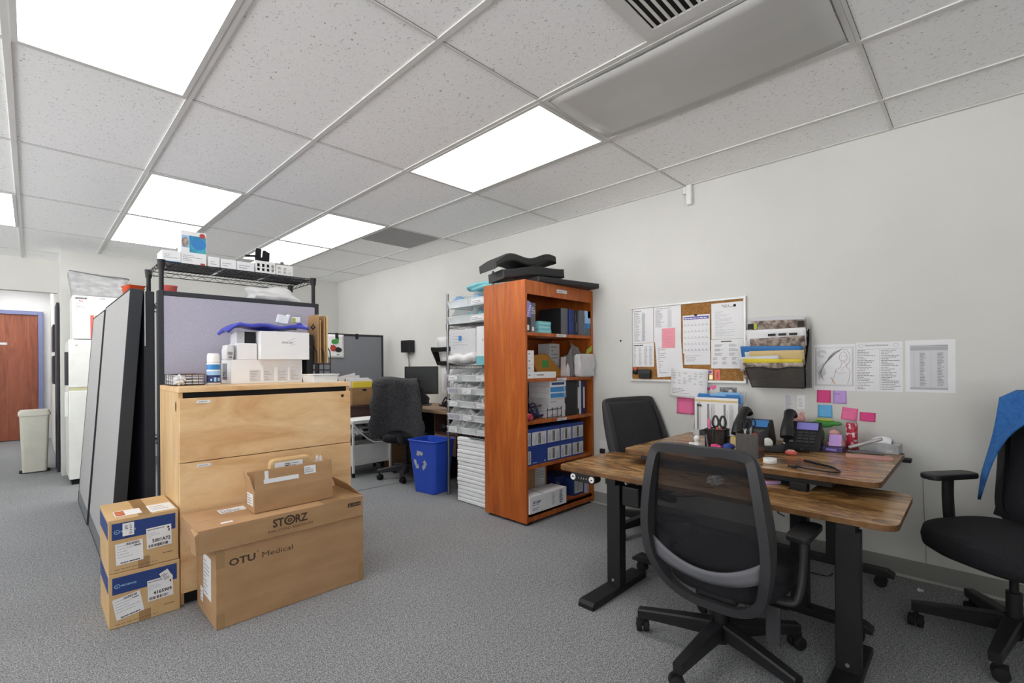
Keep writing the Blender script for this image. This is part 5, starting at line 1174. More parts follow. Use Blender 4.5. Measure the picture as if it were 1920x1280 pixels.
# long carton lying on it, its end flap up
t = thing('cardboard_box', 'long shallow brown carton lettered STORZ lying across the big carton', 'box', (0.512, 2.492, 0.364))
w, d, h = 0.784, 0.345, 0.108
b = MB(); b.box(0, w, 0, d, 0, h, 0, 0.002); b.rect((0, 0, h), X_, Y_, 0.03, d * 0.42, w * 0.4, 0.003, 1, 0.0006); b.rect((0, 0, h), X_, Y_, w * 0.72, 0.0, w * 0.26, d, 1, 0.0006); b.rect((0, 0, h), X_, Y_, w * 0.8, d * 0.45, w * 0.18, 0.03, 2, 0.001); b.rect((0, 0, h), X_, Y_, w * 0.86, 0.0, 0.03, d, 2, 0.0012)
b.build('body', ['card', 'cardd', 'tape'], t)
p = MB(); o = (0.31, 0, 0.048)
p.write('ST', o, X_, Z_, 0, 0, 0.04, 0, 0.0008, width=0.052, bold=0.03); p.write('RZ', o, X_, Z_, 0.108, 0, 0.04, 0, 0.0008, width=0.06, bold=0.03)
for r0, r1 in ((0.016, 0.024), (0.004, 0.010)):
    for k in range(24):
        a0, a1 = 2 * PI * k / 24, 2 * PI * (k + 1) / 24; p.add([(o[0] + 0.08 + r * 1.15 * math.cos(a), -0.0008, o[2] + 0.0195 + r * math.sin(a)) for r, a in ((r0, a0), (r1, a0), (r1, a1), (r0, a1))], [(0, 1, 2, 3)])
p.write('KARL STORZ - ENDOSKOPE', (0.29, 0, 0.024), X_, Z_, 0, 0, 0.012, 0, 0.0008, width=0.215)
p.build('lettering', ['inkbr', 'card'], t); p = MB(); p.rect((w - 0.09, 0, 0.06), X_, Z_, 0, 0, 0.075, 0.022, 0, 0.0008); p.write('E 1010', (w - 0.082, 0, 0.065), X_, Z_, 0, 0, 0.011, 1, 0.0014, width=0.06)
p.build('code_label', ['inkbr', 'card'], t)
p = MB(); p.rect((0.14, 0.05, h), X_, Y_, 0, 0.16, 0.12, 0.08, 0, 0.0008); p.lines((0.14, 0.05, h), X_, Y_, 0.006, 0.165, 0.1, 0.06, 3, 1, 4, (0.4, 0.95), 0.4, 0.0012); p.rect((0.10, 0.02, h), X_, Y_, 0, 0.02, 0.05, 0.022, 0, 0.0008); p.build('top_label', ['paper', 'ink'], t)
f = MB(); f.add([(w - 0.002, 0.004, h), (w - 0.004, d - 0.004, h), (w - 0.03, d - 0.01, h + 0.062), (w - 0.02, d * 0.45, h + 0.045), (w + 0.0005, 0.004, h), (w - 0.0015, d - 0.004, h), (w - 0.0265, d - 0.01, h + 0.063), (w - 0.0165, d * 0.45, h + 0.046)],
               [(0, 1, 2, 3), (7, 6, 5, 4), (0, 4, 5, 1), (1, 5, 6, 2), (2, 6, 7, 3), (3, 7, 4, 0)]); f.build('flap', 'cardd', t)
f = MB(); f.add([(0.0, 0.0, 0), (-0.006, 0, -0.002), (-0.006, d * 0.35, -0.015), (0.0, d * 0.35, 0.0), (0.0, 0.0, h - 0.01), (-0.012, 0.0, h - 0.02), (-0.008, d * 0.3, h - 0.012), (0.0, d * 0.3, h - 0.01)], [(0, 1, 2, 3), (4, 7, 6, 5), (0, 4, 5, 1), (1, 5, 6, 2), (2, 6, 7, 3)]); f.build('end_flap', 'card', t)

# open carton on top
t = thing('cardboard_box', 'small open brown carton with its flaps up, topmost of the floor boxes', 'box', (0.765, 2.575, 0.4755))
w, d, h, e = 0.395, 0.13, 0.108, 0.004
b = MB(); b.box(0, w, 0, d, 0, e); b.box(0, w, 0, e, e, h); b.box(0, w, d - e, d, e, h); b.box(0, e, e, d - e, e, h); b.box(w - e, w, e, d - e, e, h); b.build('body', 'card', t)
def flap(pts, out, name='flap'):
    b = MB(); n = Vector(out) * 0.003; a = [Vector(p) for p in pts]; q = [p + n for p in a]; k = len(a)
    b.add([tuple(p) for p in a + q], [tuple(range(k)), tuple(reversed(range(k, 2 * k)))] + [(i, k + i, k + (i + 1) % k, (i + 1) % k) for i in range(k)]); return b.build(name, 'card', t)
ff = flap([(0.002, 0.0, h), (w - 0.002, 0.0, h), (w - 0.006, 0.012, h + 0.10), (0.004, 0.012, h + 0.098)], (0, 1, 0.1))
flap([(0.002, d, h), (w - 0.002, d, h), (w - 0.01, d + 0.02, h + 0.07), (0.01, d + 0.02, h + 0.07)], (0, -1, 0.1))
flap([(0.0, 0.004, h), (0.0, d - 0.004, h), (-0.012, d + 0.01, h + 0.085), (-0.005, 0.06, h + 0.06)], (1, 0, 0.1))
flap([(w, 0.004, h), (w, d - 0.004, h), (w + 0.012, d - 0.004, h + 0.09), (w + 0.006, 0.03, h + 0.1)], (-1, 0, 0.1))
q = MB(); o = (0.0, 0.0, h); v = Vector((0, 0.119, 1)).normalized()
q.rect(o, X_, v, 0.045, 0.03, 0.17, 0.022, 0, 0.001); q.rect(o, X_, v, 0.05, 0.052, 0.018, 0.04, 0, 0.001); q.rect(o, X_, v, 0.245, 0.045, 0.06, 0.042, 0, 0.001); q.lines(o, X_, v, 0.25, 0.05, 0.05, 0.03, 3, 1, 4, (0.4, 0.95), 0.5, 0.0014); q.build('flap_label', ['paper', 'inkg'], ff)
q = MB(); q.rect((0, d, 0), MY, Z_, 0.02, 0.03, 0.09, 0.06, 0, 0.0006); q.lines((0, d, 0), MY, Z_, 0.025, 0.035, 0.07, 0.05, 4, 1, 4, (0.4, 0.95), 0.4, 0.001); q.build('side_label', ['paper', 'inkg'], t)
t2 = thing('padded_package', 'small brown package with a white shipping label inside the open carton', 'package', (0.85, 2.605, 0.4805))
b = MB(); b.prism([(x + 0.105, y + 0.121) for x, y in rrect(-0.105, 0.11, -0.12, 0.121, 0.03)], 0.0, 0.05, 'y', 0, bev=0.01); b.build('body', 'cardl', t2)
q = MB(); oo = (0.02, -0.0005, 0.13); q.rect(oo, X_, Z_, 0, 0, 0.14, 0.095, 0, 0.0008); q.lines(oo, X_, Z_, 0.052, 0.01, 0.025, 0.08, 8, 1, 5, (0.6, 0.95), 0.4, 0.0012); q.lines(oo, X_, Z_, 0.085, 0.02, 0.045, 0.07, 6, 2, 5, (0.4, 0.95), 0.35, 0.0012); q.write('UM', oo, X_, Z_, 0.052, 0.07, 0.014, 1, 0.0012); q.build('shipping_label', ['paper', 'ink', 'inkg'], t2)
crumple('bubble_wrap', 'clear bubble wrap poking out of the open carton', 'wrap', (1.108, 2.64, 0.4805), (0.026, 0.03, 0.105), 'poly', 4, 0.2, 8)
# ---------------------------------------------------------------- paper and boards on the right wall
WX = XW + 0.0002
def sheet_on_wall(label, y1, z0, y0, z1, m, ink=None, cat='paper', name='paper_sheet', x=None, tilt=0.0, mats=(), group=None, curl=0.0):
    """paper hung on the wall; y1 is its far edge, marks are drawn with u running to the near edge"""
    w, h = y1 - y0, z1 - z0; x = WX if x is None else x
    b = MB()
    if curl: b.sheet(lambda u, v: (-0.0001 - curl * (1 - v) ** 2, -w * u, h * v), 4, 10, 0.0006)
    else: b.box(-0.0008, 0, -w, 0, 0, h)
    if ink: ink(b, w, h)
    o = b.build(name, [m] + list(mats), None, (x, y1, z0), (tilt, 0, 0))
    return tag(o, label, cat, group)
O = (-0.0008, 0, 0); S_ = 0.0005
# bulletin board: the frame, cork
t = thing('bulletin_board', 'white framed cork bulletin board covered with pinned papers', 'board', (WX, 2.035, 1.062))
bw, bh = 0.895, 0.598
b = MB(); f = 0.017
b.box(-0.018, 0, -bw, 0, 0, f, 0, 0.002); b.box(-0.018, 0, -bw, 0, bh - f, bh, 0, 0.002); b.box(-0.018, 0, -f, 0, f, bh - f, 0, 0.002); b.box(-0.018, 0, -bw, -bw + f, f, bh - f, 0, 0.002); b.build('frame', 'alu', t)
b = MB(); b.box(-0.008, -0.001, -bw + f, -f, f, bh - f); b.build('cork_panel', 'cork', t)
bx = WX - 0.0086
def tbl(cols, rows, m=1, seed=0, top=0.06, s=0.4):
    def f(b, w, h):
        for k, (a, c) in enumerate(cols): b.lines(O, MY, Z_, a * w, h * 0.05, c * w, h * (0.9 - top), rows, m, seed + k, (0.5, 0.98), s)
        b.lines(O, MY, Z_, w * 0.05, h * (0.96 - top), w * 0.5, 0.012, 1, 2, seed, (0.7, 0.9), 0.6)
    return f
sheet_on_wall('white paper with two columns of small print, upper outer corner of the board', 2.016, 1.366, 1.832, 1.642, 'paper', lambda b, w, h: (tbl(((0.06, 0.34), (0.46, 0.16)), 26, 1, 3)(b, w, h), b.rect(O, MY, Z_, w * 0.45, h * 0.05, w * 0.16, h * 0.8, 3, 0.0003)), mats=('inkg', 'inkg', 'paperg'), x=bx)
sheet_on_wall('white paper with a short column of print, beside the pink note on the board', 1.828, 1.368, 1.606, 1.642, 'paper', lambda b, w, h: (b.lines(O, MY, Z_, w * 0.06, h * 0.42, w * 0.34, h * 0.5, 16, 1, 5, (0.5, 0.98), 0.4), b.rect(O, MY, Z_, w * 0.52, h * 0.4, w * 0.14, h * 0.5, 3, 0.0003), b.lines(O, MY, Z_, w * 0.1, h * 0.93, w * 0.7, 0.01, 1, 2, 5)), mats=('inkg', 'inkg', 'paperg'), x=bx)
sheet_on_wall('white paper with four printed columns, above the small black pouches', 2.016, 1.178, 1.829, 1.364, 'paper', tbl(((0.04, 0.14), (0.29, 0.14), (0.55, 0.14), (0.78, 0.16)), 16, 1, 20, 0.08), mats=('inkg', 'ink'), x=bx)
sheet_on_wall('tilted white paper with notes down one side, under the pink note', 1.80, 1.095, 1.587, 1.37, 'paper', lambda b, w, h: b.lines(O, MY, Z_, w * 0.08, h * 0.1, w * 0.36, h * 0.75, 14, 1, 9, (0.1, 0.9), 0.3), mats=('inkg',), x=bx - 0.0012, tilt=rad(-4))
sheet_on_wall('pink ruled note hanging over two white papers on the board', 1.760, 1.321, 1.653, 1.472, 'pink', lambda b, w, h: b.lines(O, MY, Z_, w * 0.1, h * 0.25, w * 0.75, h * 0.68, 9, 1, 4, (0.6, 0.95), 0.2), mats=('inkpink',), x=bx - 0.003, cat='note', name='note_paper')
def cal(b, w, h):
    b.rect(O, MY, Z_, w * 0.03, h * 0.885, w * 0.94, h * 0.075, 1); b.lines(O, MY, Z_, w * 0.06, h * 0.89, w * 0.88, h * 0.06, 1, 3, 3, (0.95, 0.99), 0.4, 0.0008)
    for r in range(5):
        for c in range(7): b.rect(O, MY, Z_, w * (0.05 + c * 0.133), h * (0.06 + r * 0.165), w * 0.09, 0.0035, 2); b.rect(O, MY, Z_, w * (0.05 + c * 0.133), h * (0.09 + r * 0.165), w * 0.05, 0.004, 2 if r else 1)
t = sheet_on_wall('month calendar with a violet heading strip hung in the middle of the cork', 1.590, 1.277, 1.388, 1.557, 'paper', cal, mats=('inkp', 'inkb', 'paper'), x=bx - 0.004, name='wall_calendar', cat='calendar')
b = MB(); b.box(-0.006, -0.0012, -0.11, -0.09, 0.272, 0.286, 0, 0.001); b.build('clip', 'ink', t)
sheet_on_wall('white half sheet showing below the calendar', 1.582, 1.192, 1.388, 1.29, 'paper', lambda b, w, h: b.lines(O, MY, Z_, w * 0.05, h * 0.25, w * 0.75, h * 0.5, 4, 1, 6, (0.3, 0.9), 0.25), mats=('inkg',), x=bx)
def letterhead(b, w, h):
    b.lines(O, MY, Z_, w * 0.12, h * 0.08, w * 0.8, h * 0.7, 22, 1, 8, (0.15, 0.95), 0.28); b.write('MUSIC &', O, MY, Z_, w * 0.34, h * 0.9, 0.012, 2, 0.0008, width=0.05); b.write('RHYTHM', O, MY, Z_, w * 0.4, h * 0.86, 0.009, 2, 0.0008, width=0.06)
    b.add([(-0.0016, -w * 0.74 + 0.01 * math.cos(k * PI / 8), h * 0.905 + 0.01 * math.sin(k * PI / 8)) for k in range(16)], [tuple(range(16))], 2)
sheet_on_wall('white letter with a dark letterhead emblem, upper inner corner of the board', 1.378, 1.372, 1.159, 1.627, 'paper', letterhead, mats=('inkb', 'ink'), x=bx)
def sched(b, w, h):
    b.rect(O, MY, Z_, w * 0.32, h * 0.91, w * 0.33, 0.006, 2)
    for r in range(5):
        for c in range(2 if r < 3 else 3): b.lines(O, MY, Z_, w * ((0.12 + c * 0.45) if r < 3 else (0.06 + c * 0.3)), h * (0.74 - r * 0.15), w * (0.3 if r < 3 else 0.2), 0.02, 3, 1, r * 3 + c, (0.5, 0.95), 0.5)
sheet_on_wall('white schedule with a bold heading below the letter', 1.381, 1.165, 1.160, 1.37, 'paper', sched, mats=('inkg', 'ink'), x=bx - 0.0012)
sheet_on_wall('coral sticky strip with handwriting at the foot of the cork', 1.357, 1.083, 1.320, 1.156, 'coral', lambda b, w, h: b.write('b6n', O, Z_, (0, 1, 0), h * 0.15, w * -0.7, 0.016, 1, width=h * 0.6), mats=('ink',), x=bx, cat='note', name='sticky_note')
sheet_on_wall('tiny pale pink card on the cork beside the coral strip', 1.401, 1.122, 1.370, 1.156, 'plush', lambda b, w, h: b.rect(O, MY, Z_, w * 0.2, h * 0.2, w * 0.5, h * 0.5, 1), mats=('inkp',), x=bx, cat='card', name='small_card')
sheet_on_wall('tiny gold card on the cork under the pale pink card', 1.398, 1.086, 1.371, 1.117, 'brass', None, x=bx, cat='card', name='small_card')
for k, (y, z_) in enumerate(((1.29, 1.12), (1.22, 1.125), (1.2, 1.098))):
    b = MB(); b.tube([(0, 0.012 * math.cos(a), 0.012 * math.sin(a)) for a in [i * PI / 8 for i in range(13)]], 0.0012, 5)
    tag(b.build('wire_hook', 'brass', None, (bx - 0.002, y, z_)), 'brass wire hook stuck in the cork, ' + ('beside the coral strip', 'under the schedule', 'by the corner of the frame')[k], 'hook')
t = thing('black_pouch', 'black pouch with a flap hung at the foot of the board', 'pouch', (bx - 0.001, 1.95, 1.085))
b = MB(); b.box(-0.03, 0, -0.1, 0, 0, 0.07, 0, 0.008); b.build('body', 'black', t)
b = MB(); b.prism([(-0.102, 0.04), (0.002, 0.04), (0.002, 0.073), (-0.102, 0.073), ], -0.034, -0.0305, 'x'); b.box(-0.037, -0.0342, -0.055, -0.045, 0.05, 0.06); b.build('flap', 'char', t)
t = thing('keyring_pouch', 'small black zip pouch with a red tag at the corner of the board', 'pouch', (bx - 0.001, 2.01, 1.115))
b = MB(); b.blob((-0.014, -0.022, 0.025), (0.013, 0.025, 0.025), 2); b.build('body', 'black', t)
b = MB(); b.box(-0.028, -0.022, -0.04, -0.02, 0.035, 0.06, 0, 0.002); b.build('red_tag', 'orange', t)
# sheet held at the edge of the board, notes below
def roster(b, w, h):
    o = (-0.0045, 0, 0)
    for r in range(6):
        for c in range(6):
            if (r + c) % 4 != 3: b.lines(o, MY, Z_, w * (0.06 + c * 0.145), h * (0.8 - r * 0.085), w * 0.11, 0.012, 2, 1, r * 6 + c, (0.4, 0.95), 0.4)
    b.lines((-0.012, 0, 0), MY, Z_, w * 0.06, h * 0.12, w * 0.55, h * 0.2, 4, 1, 7, (0.4, 0.9), 0.3, 0.001)
sheet_on_wall('curling white roster hanging over the lower edge of the board', 1.69, 0.955, 1.408, 1.172, 'paper', roster, mats=('inkg',), x=WX - 0.0195, tilt=rad(3), curl=0.014)
sheet_on_wall('bright pink sheet with scribbles taped below the curling roster', 1.648, 0.826, 1.512, 0.962, 'rose', lambda b, w, h: b.lines(O, MY, Z_, w * 0.1, h * 0.2, w * 0.75, h * 0.7, 6, 1, 3, (0.4, 0.9), 0.16), mats=('inkr',), tilt=rad(1), curl=0.006, cat='note', name='note_paper')
def heart(b, c, s, mi): b.add([(-0.001, c[0] - s * 16 * math.sin(a) ** 3 / 16, c[1] + s * (13 * math.cos(a) - 5 * math.cos(2 * a) - 2 * math.cos(3 * a) - math.cos(4 * a)) / 16) for a in [2 * PI * i / 24 for i in range(24)]], [tuple(reversed(range(24)))], mi)
t = thing('heart_stickers', 'cut-out magenta paper hearts stuck on the wall under the board', 'stickers', (WX - 0.0008, 1.37, 1.03))
for k, (y, z_, s, m) in enumerate(((0.0, 0.0, 0.022, 'rose'), (0.035, -0.012, 0.016, 'hot'), (0.06, -0.045, 0.014, 'hot'))):
    b = MB(); heart(b, (y, z_), s, 0); b.build('heart', m, t)
def portrait(b, w, h):
    o = Vector((-0.0013, -w * 0.62, h * 0.55)); b.add([tuple(o + Vector((0, 0.014 * math.cos(a), 0.017 * math.sin(a)))) for a in [2 * PI * i / 20 for i in range(20)]], [tuple(range(20))], 1)
    b.rect(O, MY, Z_, w * 0.42, 0, w * 0.4, h * 0.3, 2, 0.0004)
sheet_on_wall('small black and white photo of a face on the wall', 1.325, 0.965, 1.207, 1.032, 'photo', portrait, mats=('paperg', 'ink'), cat='photo', name='photo_print')
# notices further along
def colouring(b, w, h):
    o = O
    def ln(P, mi=1, r=0.0008): b.tube([(-0.0016, -w * u, h * v) for u, v in P], r, 4, mi)
    ln([(0.04, 0.1), (0.95, 0.1), (0.95, 0.94), (0.04, 0.94), (0.04, 0.1)]); ln([(0.06, 0.12), (0.93, 0.12), (0.93, 0.92), (0.06, 0.92), (0.06, 0.12)])
    for k in range(9): ln([(0.70 - 0.02 * k, 0.9 - 0.012 * k), (0.5 - 0.025 * k, 0.84 - 0.03 * k), (0.36 - 0.03 * k, 0.66 - 0.035 * k), (0.22 - 0.012 * k, 0.56 - 0.04 * k), (0.3 - 0.02 * k, 0.36 - 0.015 * k)])
    for k in range(7): ln([(0.62 + 0.03 * k * math.cos(2.6) - 0.012 * k, 0.86 - 0.018 * k), (0.45 - 0.03 * k, 0.8 - 0.04 * k), (0.3 - 0.03 * k, 0.62 - 0.045 * k), (0.12 + 0.02 * k, 0.5 - 0.045 * k), (0.08 + 0.03 * k, 0.40 - 0.03 * k)])
    ln([(0.72 + 0.09 * math.cos(a), 0.72 + 0.115 * math.sin(a)) for a in [2 * PI * i / 16 for i in range(17)]])
    ln([(0.60, 0.82), (0.68, 0.9), (0.80, 0.88), (0.88, 0.78), (0.86, 0.62), (0.8, 0.55)]); ln([(0.68, 0.6), (0.66, 0.5), (0.55, 0.46), (0.5, 0.3), (0.44, 0.16)]); ln([(0.78, 0.6), (0.8, 0.5), (0.88, 0.44), (0.86, 0.28), (0.82, 0.14)])
    ln([(0.66, 0.66), (0.72, 0.645), (0.77, 0.665)], 2); ln([(0.52, 0.42), (0.62, 0.36), (0.78, 0.4)], 2); ln([(0.42, 0.28), (0.52, 0.14)], 3, 0.002); ln([(0.82, 0.56), (0.72, 0.5), (0.66, 0.42)], 3)
    for a in (0.685, 0.75): ln([(a - 0.018, 0.74), (a, 0.75), (a + 0.018, 0.74)], 2)
    for k in range(3): ln([(0.2 + (0.05 + 0.03 * k) * math.cos(a), 0.8 + (0.04 + 0.022 * k) * math.sin(a)) for a in [2 * PI * i / 14 for i in range(13)]])
sheet_on_wall('colouring page of a long haired girl, first of the wall sheets after the magazine holder', 0.742, 1.032, 0.528, 1.312, 'paper', colouring, mats=('inkg', 'inkpink', 'tangerine'), name='colouring_page')
def extl(b, w, h):
    b.write('Important Extensions', O, MY, Z_, w * 0.2, h * 0.92, 0.012, 2, width=w * 0.5); b.rect(O, MY, Z_, w * 0.52, h * 0.02, 0.0012, h * 0.84, 1); b.rect(O, MY, Z_, w * 0.02, h * 0.86, w * 0.96, 0.001, 1)
    for a in (0.02, 0.55): b.lines(O, MY, Z_, w * a, h * 0.03, w * 0.44, h * 0.82, 24, 1, int(a * 50), (0.3, 0.95), 0.4)
    for a in (0.1, 0.86): b.tube([(-0.0014, -w * a - 0.012 * math.cos(i * PI / 7), h * 0.935 + 0.009 * math.sin(i * PI / 7)) for i in range(14)], 0.0006, 4, 1, closed=True)
sheet_on_wall('two column typed list of extensions, between the colouring page and the greyish chart', 0.523, 1.033, 0.308, 1.318, 'paper', extl, mats=('inkg', 'ink'))
def chart(b, w, h):
    b.rect(O, MY, Z_, w * 0.1, h * 0.05, w * 0.76, h * 0.86, 1, 0.0003); b.rect(O, MY, Z_, w * 0.1, h * 0.80, w * 0.76, h * 0.07, 2, 0.0006); b.rect(O, MY, Z_, w * 0.1, h * 0.88, w * 0.76, 0.003, 3, 0.0006); b.rect(O, MY, Z_, w * 0.1, h * 0.05, w * 0.76, 0.012, 2, 0.0006)
    for a in (0.30, 0.65): b.lines(O, MY, Z_, w * a, h * 0.12, w * 0.14, h * 0.64, 22, 3, int(a * 40), (0.5, 0.95), 0.5, 0.0008)
    for a in (0.18, 0.52): b.rect(O, MY, Z_, w * a, h * 0.1, 0.0008, h * 0.7, 3, 0.0006)
sheet_on_wall('white page with a greyish printed chart, last of the three wall sheets', 0.297, 1.036, 0.09, 1.322, 'paper', chart, mats=('paperg', 'inkb', 'inkg'))
sheet_on_wall('small grey printed slip below the magazine holder', 0.908, 0.892, 0.862, 1.005, 'paperg', lambda b, w, h: b.lines(O, MY, Z_, 0.004, 0.008, w - 0.008, h - 0.02, 14, 1, 3, (0.5, 0.95), 0.4), mats=('inkg',), name='paper_slip')
sheet_on_wall('small white printed slip next to the grey slip on the wall', 0.836, 0.907, 0.792, 0.995, 'paper', lambda b, w, h: b.lines(O, MY, Z_, 0.006, 0.012, w - 0.012, h - 0.03, 8, 1, 5, (0.5, 0.95), 0.3), mats=('inkg',), name='paper_slip')
def sc(n, seed): return lambda b, w, h: b.lines(O, MY, Z_, w * 0.08, h * 0.4, w * 0.8, h * 0.5, n, 1, seed, (0.4, 0.95), 0.16)
for lab, y1, z0, y0, z1, m, n, tl in (('hot pink blank sticky note under the colouring page', 0.727, 0.956, 0.652, 1.032, 'hot', 0, 0), ('lilac sticky note beside the hot pink blank one', 0.642, 0.953, 0.572, 1.03, 'lilac', 2, -1),
                           ('sky blue sticky note under the hot pink blank one', 0.722, 0.864, 0.645, 0.94, 'sky', 4, -1), ('rose sticky note tilted above the drink can', 0.602, 0.862, 0.522, 0.935, 'rose', 3, 6), ('hot pink sticky strip by the drink can top', 0.51, 0.858, 0.434, 0.91, 'hot', 0, 2)):
    sheet_on_wall(lab, y1, z0, y0, z1, m, sc(n, 7) if n else None, mats=('inkp',) if n else (), tilt=rad(tl), curl=0.006, cat='note', name='sticky_note', group=None)
for k, P in enumerate((((0.13, 0.30), (0.131, 0.12)),)):
    pass
# magazine holder
t = thing('magazine_holder', 'dark smoky wall holder stuffed with magazines and folders', 'magazine holder', (WX, 1.105, 1.045))
b = MB(); b.box(-0.006, 0, -0.34, -0.03, 0, 0.37, 0, 0.001); b.build('back_plate', 'black', t)
P_ = [(-0.003, 0.0), (-0.10, 0.0), (-0.145, 0.135), (-0.148, 0.135), (-0.104, -0.003), (-0.003, -0.003)]
b = MB()
b.add([(-0.105, -0.335, 0), (-0.105, -0.03, 0), (-0.15, -0.005, 0.125), (-0.15, -0.345, 0.125), (-0.102, -0.335, 0), (-0.102, -0.03, 0), (-0.147, -0.005, 0.125), (-0.147, -0.345, 0.125)], [(0, 1, 2, 3), (7, 6, 5, 4), (0, 3, 7, 4), (1, 5, 6, 2), (2, 6, 7, 3)])
b.add([(-0.006, -0.335, 0), (-0.006, -0.03, 0), (-0.105, -0.03, 0), (-0.105, -0.335, 0)], [(0, 1, 2, 3)])
b.add([(-0.006, -0.352, 0), (-0.105, -0.345, 0), (-0.15, -0.352, 0.125), (-0.006, -0.352, 0.40)], [(0, 1, 2, 3)])
b.build('pocket', 'tint', t)
b = MB(); b.tube(curve_pts([(-0.15, -0.005, 0.125), (-0.152, -0.1, 0.13), (-0.152, -0.18, 0.115), (-0.152, -0.26, 0.13), (-0.15, -0.345, 0.125)], 5), 0.004, 6); b.tube([(-0.15, -0.005, 0.125), (-0.105, -0.03, 0), (-0.105, -0.335, 0), (-0.15, -0.345, 0.125)], 0.0035, 6); b.build('rim', 'black', t)
MAG = [('magazines', 'wmag', 0.10, 0.158, -0.118, 0.0, 2, 'patterned leaflets in the front pocket of the wall holder'), ('folder', 'yolk', 0.145, 0.182, -0.108, 0.02, 1, 'yellow folder edge sticking out of the front pocket'), ('folder', 'paperg', 0.155, 0.20, -0.104, 0.09, 1, 'pale folder leaning out beside the yellow folder edge'),
       ('folder', 'manila', 0.195, 0.235, -0.094, 0.0, 2, 'manila folders in the second pocket of the wall holder'), ('folder', 'bluefold', 0.23, 0.265, -0.078, 0.03, 1, 'blue folder lying across the manila ones'),
       ('magazines', 'wmag', 0.26, 0.32, -0.072, 0.0, 2, 'magazines with printed covers in the middle pocket'), ('folder', 'paper', 0.315, 0.375, -0.058, 0.0, 2, 'white brochure with three dark squares in the holder'),
       ('magazines', 'wmag', 0.375, 0.43, -0.046, 0.0, 2, 'magazine with a black and yellow cover near the top of the holder'), ('magazines', 'paperg', 0.425, 0.46, -0.034, 0.0, 2, 'curling grey newsletter on top of the wall holder')]
for k, (nm, m, z0, z1, x, dy, n, lab) in enumerate(MAG):
    t2 = thing('magazine' if nm == 'magazines' else 'folder', lab, 'magazine' if nm == 'magazines' else 'folder', (WX, 1.105, 1.045))
    for i in range(n):
        b = MB()
        y0 = -0.325 + 0.006 * ((k * 3 + i) % 3) - (0.01 if dy == 0 else 0); y1_ = 0.015 - 0.03 * ((k + i) % 2) + (0.03 if nm == 'folder' and dy else 0) - (0.13 if dy > 0.05 else 0) * 0
        if dy > 0.05: y0 = -0.2
        ty = 0.03 * math.sin(k * 2.1)
        b.sheet(lambda u, v: (x + 0.012 - 0.03 * v + i * 0.006 + 0.004 * math.sin(5 * u + k), y0 + (y1_ - y0) * u, z0 - 0.05 + (z1 - z0 + 0.05) * v + ty * (u - 0.5) * 0.3 - i * 0.006 - (0.02 * (1 - u) ** 2 if k == 8 else 0)), 10, 5, 0.003)
        b.build('cover', m if i == 0 else ('paperg' if i % 2 else m), t2)
    q = MB()
    if k == 6:
        for i in range(3): q.box(x - 0.019, x - 0.0175, -0.29 + i * 0.062, -0.245 + i * 0.062, z1 - 0.045, z1 - 0.03)
        q.build('dark_square', 'ink', t2)
    if k == 7:
        q.box(x - 0.020, x - 0.0185, -0.03, 0.008, z0 + 0.005, z1 - 0.012); q.box(x - 0.020, x - 0.0185, -0.325, -0.29, z0 + 0.005, z1 - 0.012); q.build('black_print', 'ink', t2)
        q = MB(); q.box(x - 0.020, x - 0.0185, -0.05, -0.032, z0 + 0.005, z1 - 0.012); q.build('yellow_print', 'lime', t2)
b = MB(); b.box(-0.002, 0.0, -0.085, 0, 0, 0.19)
for k in range(3): pass
# ---------------------------------------------------------------- things on the two desks
ZT = ZB + 0.0006; ZL = ZA + 0.001
KB = set(bpy.data.objects)
# clear file holder of folders
t = thing('file_holder', 'clear upright file holder with blue and white folders against the wall', 'file holder', (3.13, 1.25, ZT))
b = MB(); L = 0.155
b.box(0, 0.13, -L, L, 0, 0.003); b.box(0, 0.003, -L, L, 0.003, 0.045)
for x in (0.043, 0.086, 0.127): b.box(x, x + 0.003, -L, L, 0.003, 0.28 if x > 0.1 else 0.23)
for y in (-L, L - 0.003): b.prism([(0, 0.003), (0.13, 0.003), (0.13, 0.29), (0.11, 0.29), (0.0, 0.05)], y, y + 0.003, 'y')
b.build('body', 'clear', t)
def hang(label, x, h, m, tab, m2=None, ink=False, w=0.29):
    t2 = thing('file_folder', label, 'folder', (3.13 + x, 1.25, ZT + 0.004), 0, 'folders in the clear holder')
    b = MB(); b.box(0, 0.004, -w / 2, w / 2, 0, h - 0.012)
    for y0, y1 in tab: b.box(0, 0.004, y0, y1, h - 0.012, h)
    b.build('cover', m, t2)
    if ink:
        b = MB(); o = (-0.0005, w / 2, 0)
        for k, a in enumerate((0.05, 0.3, 0.38, 0.68, 0.8)): b.rect(o, MY, Z_, w * a, 0.03, 0.014 if k in (0, 1, 3) else 0.03, h * 0.72, 1 if k in (0, 1, 3) else 2, 0.0004); b.lines(o, Z_, (0, 1, 0), 0.03, -w * a - 0.03, h * 0.7, 0.028, 3, 1, k, (0.6, 0.95), 0.2, 0.0008)
        b.rect(o, MY, Z_, 0, h - 0.03, w, 0.014, 3, 0.0004); b.build('printed_strips', ['inkg', 'paperg', 'yolk'], t2) if False else b.build('printed_strips', ['paper', 'inkg', 'paperg', 'manila'], t2)
hang('white folder with printed strips and a clip, front of the clear holder', 0.012, 0.262, 'paper', ((-0.145, 0.145),), ink=True)
hang('royal blue folder with stepped tabs in the middle of the clear holder', 0.055, 0.283, 'bluefold', ((-0.14, -0.05), (0.06, 0.14)))
hang('pale blue folder at the back of the clear holder', 0.098, 0.296, 'palebluefold', ((-0.13, 0.02),))
t = thing('binder_clip', 'black binder clip on the white folder in the clear holder', 'clip', (3.1355, 1.36, ZT + 0.205))
